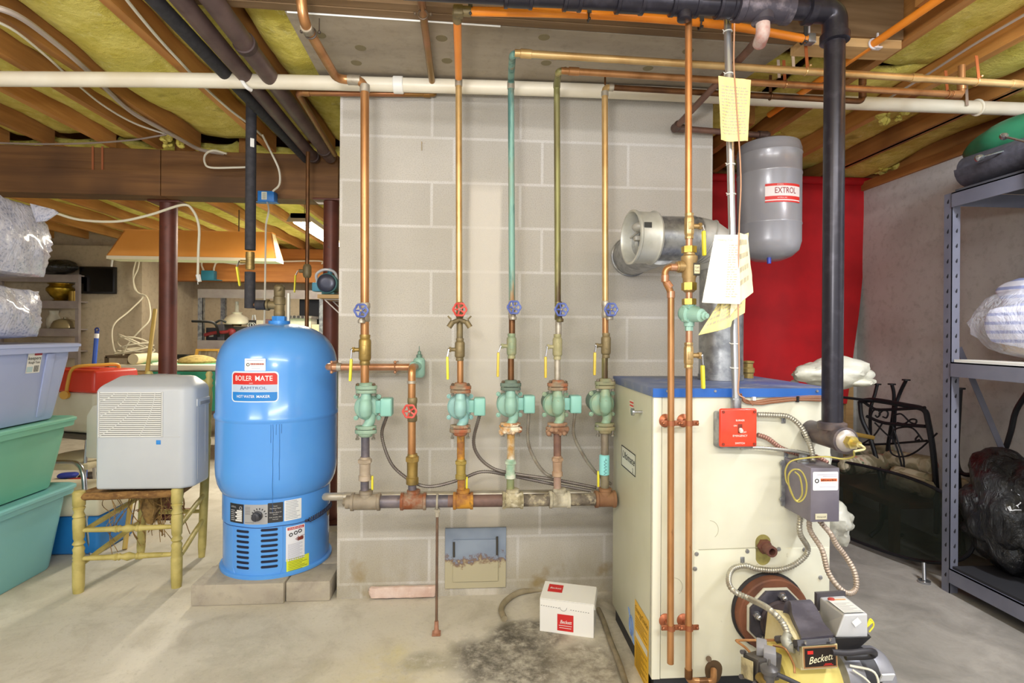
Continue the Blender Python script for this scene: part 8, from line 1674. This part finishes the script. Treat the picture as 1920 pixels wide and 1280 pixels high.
mb = MB(); mb.tube([P(360, 602, D3 - .1), P(390, 603, D3 - .1), P(403, 607, D3 - .08), P(408, 618, D3 - .02), P(410, 630, D3 + .05)], .014, 8, 4); mb.tube([P(402, 606, D3 - .05), P(414, 600, D3 - .03), P(424, 604, D3)], .012, 8, 4); one(mb, 'curved_handle', BLACK, 'black curved handle sticking out to the left of the far shelf', 'handle')
# picture frame leaning
a4 = [P(361, 692, 4.95), P(402, 692, 4.95), P(404, 655, 5.0), P(366, 655, 5.0)]; nb = V((0, .02, 0)); off_ = V((0, .75, 0))
a4 = [P(361, 690, 5.85), P(412, 690, 5.85), P(414, 654, 5.9), P(367, 654, 5.9)]
root = thing('framed_picture', 'gilt wooden picture frame leaning behind the pool table left of the tank', 'picture frame', a4[0])
mb = MB(); k = .16
inn = [a4[i].lerp(sum(a4, V()) / 4, .22) for i in range(4)]
for i in range(4): j = (i + 1) % 4; mb.prism([a4[i], a4[j], inn[j], inn[i]], nb)
fin(mb, 'moulding', mk('d0a04c', .4, .2, 'b8863a', 10), root, smooth=False)
mb = MB(); mb.prism([p_ + V((0, .012, 0)) for p_ in inn], V((0, .006, 0))); fin(mb, 'canvas', mk('8f8478', .6, 0, '6a5c4c', 6, stretch=(4, 1, .6)), root, smooth=False)
mb = MB(); a_ = P(334, 676, 5.95); mb.tube([P(330, 668, 5.95), P(352, 668, 5.95), P(354, 676, 5.95)], .02, 8, 3); mb.bb((P(331, 700, 5.95).x, a_.y, .0), (P(344, 700, 5.95).x, a_.y + .05, P(334, 672, 5.95).z)); one(mb, 'black_stand', BLACK, 'black stand with a hooked top behind the rusty column', 'stand')
# ---------------------------------------------------------------- foot of the chimney and floor
root = thing('cleanout_door', 'grey rusted metal cleanout door low on the block chimney', 'cleanout door', PY(890, 1100, 0))
a_, b2 = PY(834, 1102, 0), PY(949, 987, 0); DOORM = NT('rusting_grey_paint'); p_ = DOORM.pos(); s_ = DOORM.sep(p_)
hgt = DOORM.math('ADD', s_[2], DOORM.math('MULTIPLY', DOORM.math('SUBTRACT', DOORM.noise(p_, 22, 5, .7), .5), .16))
m0 = DOORM.n('ShaderNodeMapRange', Value=hgt, From_Min=.185, From_Max=.165).outputs[0]; m1 = DOORM.n('ShaderNodeMapRange', Value=hgt, From_Min=.172, From_Max=.15).outputs[0]
k = DOORM.mix(DOORM.ramp(DOORM.noise(p_, 6, 3), .4, .6), '8d99ab', '7f8b9e'); k = DOORM.mix(m0, k, '6a3f26'); k = DOORM.mix(m1, k, 'b5ac90'); DOORM.out(k, .7); DOORM.bump(hgt, .3, .01)
mb = MB(); mb.bb((a_.x, -.010, a_.z), (b2.x, -.001, b2.z), bev=.002); fin(mb, 'frame_plate', DOORM.m, root, smooth=False)
c0, c1 = PY(849, 1088, 0), PY(934, 1008, 0); mb = MB(); mb.bb((c0.x, -.018, c0.z), (c1.x, -.0105, c1.z), bev=.002); fin(mb, 'door_leaf', DOORM.m, root, smooth=False)
mb = MB(); q = PY(852, 1030, -.02)
for u, v0, v1 in ((851, 1016, 1044), (932, 1006, 1040)): mb.cyl(PY(u, v1, -.02), PY(u, v0, -.02), .005, n=8)
fin(mb, 'hinge_pin', mk('4a4640', .6, .3), root)
mb = MB(); a_, b2 = PY(678, 1117, -.015), PY(832, 1108, -.015); mb.blob(((a_.x + b2.x) / 2, -.014, .032), ((b2.x - a_.x) / 2, .013, .03), .08, 3, 4, 6, box=.8, flat=.001); one(mb, 'foam_strip', mk('dcc6bc', .85, 0, 'cbab9e', 14, c3='e8cfc4', sc3=20, lo3=.55, hi3=.65, bump=.6), 'pink foam strip lying along the foot of the block chimney', 'foam')
mb = MB(); mb.tube([PZ(1150, 1092, .013) , PZ(1080, 1102, .013), PZ(1020, 1104, .013), PZ(975, 1110, .013), PZ(950, 1125, .013), PZ(940, 1142, .013), PZ(946, 1160, .013)], .013, 10, 6); one(mb, 'drain_hose', mk('a0937a', .7, 0, '857a62', 14), 'dirty beige hose curling on the floor from the chimney corner', 'hose')
mb = MB(); mb.tube([PZ(1122, 1142, .0115), PZ(1132, 1165, .0115), PZ(1146, 1205, .0115), PZ(1160, 1240, .0115), PZ(1176, 1290, .0115)], .011, 10, 5); one(mb, 'floor_hose', mk('8f836c', .7, 0, '6f6654', 14), 'dirty brown hose on the floor along the left foot of the boiler', 'hose')
mb = MB(); q = PY(700, 280, 0); q = PY(791, 275, 0); mb.tube([q + Z * .02 + V((0, -.012, 0)), q + V((0, -.008, .005)), q + V((.001, -.01, -.02))], .0018, 6, 3); mb.cyl(q + V((0, 0, .016)), q + V((0, -.012, .018)), .0018, n=6); one(mb, 'wall_nail', mk('b0a080', .5, .3), 'small bent nail in the block chimney between the first two risers', 'nail')
# carton
fl_, fr_, bk = PZ(1012, 1182, 0), PZ(1113, 1196, 0), PZ(1125, 1160, 0); ex_ = (fr_ - fl_); ex_.z = 0; Wc = ex_.length; ex_.normalize(); ey_ = V((-ex_.y, ex_.x, 0)); Dc = .125; Hc = P(1012, 1122, PR(fl_)[2]).z
c8 = [fl_, fr_, fr_ + ey_ * Dc, fl_ + ey_ * Dc]; root = thing('parts_carton', 'small white carton with red printed squares on the floor in front of the chimney', 'carton', (fl_ + fr_ + ey_ * Dc) / 2)
CT = mk('ebe9e6', .6, 0)
mb = MB(); mb.hexa(c8 + [p + Z * Hc for p in c8]); fin(mb, 'carton_body', CT, root, smooth=False)
mb = MB(); t4 = [p + Z * (Hc + .001) for p in c8]; t4[2] = t4[2] + Z * .012; t4[3] = t4[3] + Z * .012; mb.prism(t4, Z * .003); mb.prism([t4[1], t4[1] - Z * .02 + ex_ * .003, t4[2] - Z * .02 + ex_ * .004, t4[2]], ex_ * .002); fin(mb, 'carton_lid', CT, root, smooth=False)
g = plane_fn(fl_ + ey_ * -.0008, ex_, Z); mb = MB(); s_ = Wc * .3
mb.patch(g, Wc * .33, Wc * .33 + s_, .012, .012 + s_ * 1.02, mi=0); gg = lambda a, b2: g(a, b2) - ey_ * .0006; mb.text('Beckett', gg, Wc * .33 + s_ * .52, .012 + s_ * .46, .014, 1, .3, w=s_ * .72, bold=.006); mb.patch(gg, Wc * .36, Wc * .6, .012 + s_ * .32, .012 + s_ * .35, mi=1); mb.patch(gg, Wc * .37, Wc * .59, .012 + s_ * .18, .012 + s_ * .21, mi=1)
for i in range(20):
    if abs(i - 9.5) > 2: mb.patch(gg, Wc * (.02 + i * .046), Wc * (.042 + i * .046), Hc * .8 - i * .0004, Hc * .8 + .0022 - i * .0004, mi=2)
mb.tube([gg(Wc * .44 + math.cos(t_) * .014, Hc * .82 + math.sin(t_) * .014) for t_ in [pi + i * pi / 12 for i in range(13)]], .0006, 4, mi=2)
fin(mb, 'front_printing', [mk('cc2a2a', .5), mk('f2eeee', .5), mk('6a6a6e', .6)], root, smooth=False); mb = MB()
o = t4[3] + Z * .0036; g2 = plane_fn(o, t4[2] - t4[3], t4[0] - t4[3]); nz = (t4[2] - t4[3]).cross(t4[0] - t4[3]).normalized(); nz = nz if nz.z > 0 else -nz; g3 = lambda a, b2: g2(a, b2) + nz * .0006
mb.patch(g3, Wc * .1, Wc * .38, Dc * .16, Dc * .6, mi=0); mb.text('Beckett', lambda a, b2: g2(a, -b2) + nz * .0012, Wc * .24, -Dc * .42, .011, 1, .3, w=Wc * .22, bold=.006)
fin(mb, 'lid_printing', [mk('cc2a2a', .5), mk('f2eeee', .5), mk('6a6a6e', .6)], root, smooth=False)
# ---------------------------------------------------------------- light and camera
def area(name, loc, size, power, rot, color=(1, 1, 1), spread=None):
    l = bpy.data.lights.new(name, 'AREA'); l.shape = 'RECTANGLE'; l.size, l.size_y = size; l.energy = power; l.color = color
    if spread: l.spread = spread
    o = bpy.data.objects.new(name, l); col.objects.link(o); o.location = loc; o.rotation_euler = rot; return o
area('shop_light_front', (.3, -3.15, 2.31), (2.4, .16), 62, (math.radians(28), 0, 0), (1, .99, .98))
area('shop_light_left', (-2.2, -2.6, 2.31), (1.3, .16), 36, (math.radians(20), 0, math.radians(0)), (1, .97, .93))
area('fill_light_right', (1.9, -1.55, 2.32), (.16, 1.1), 75, (0, math.radians(-32), 0), (.9, .94, 1))  # added fill lamp out of frame, tilted to brighten the right wall
area('bounce_flash', (-.3, -2.75, 1.55), (.35, .35), 46, (math.radians(148), 0, 0), (1, .98, .94))
mid = (LAMP_A + LAMP_B) / 2
area('fluorescent_back', (mid.x, mid.y, mid.z - .07), (.12, 1.1), 60, (0, 0, 0), (1, .92, .76))
area('fluorescent_far', (-2.6, 3.9, 2.2), (1.2, .12), 50, (0, 0, 0), (1, .9, .72))
w = bpy.data.worlds.new('World'); bpy.context.scene.world = w; w.use_nodes = True
bg = w.node_tree.nodes['Background']; bg.inputs[0].default_value = (.95, .97, 1, 1); bg.inputs[1].default_value = 1.5
cam = bpy.data.cameras.new('Camera'); co = bpy.data.objects.new('Camera', cam); col.objects.link(co)
cam.sensor_fit = 'HORIZONTAL'; cam.sensor_width = 36; cam.lens = 36 * F / 1920; cam.shift_y = -(640 - V0) / 1920; cam.clip_start = .02
M = Matrix((EX, EU, -FW)).transposed().to_4x4(); M.translation = CAM; co.matrix_world = M
sc = bpy.context.scene; sc.camera = co
vs = sc.view_settings; vs.view_transform = 'Standard'; vs.look = 'None'; vs.exposure = 0.0; vs.gamma = 1; vs.use_curve_mapping = False
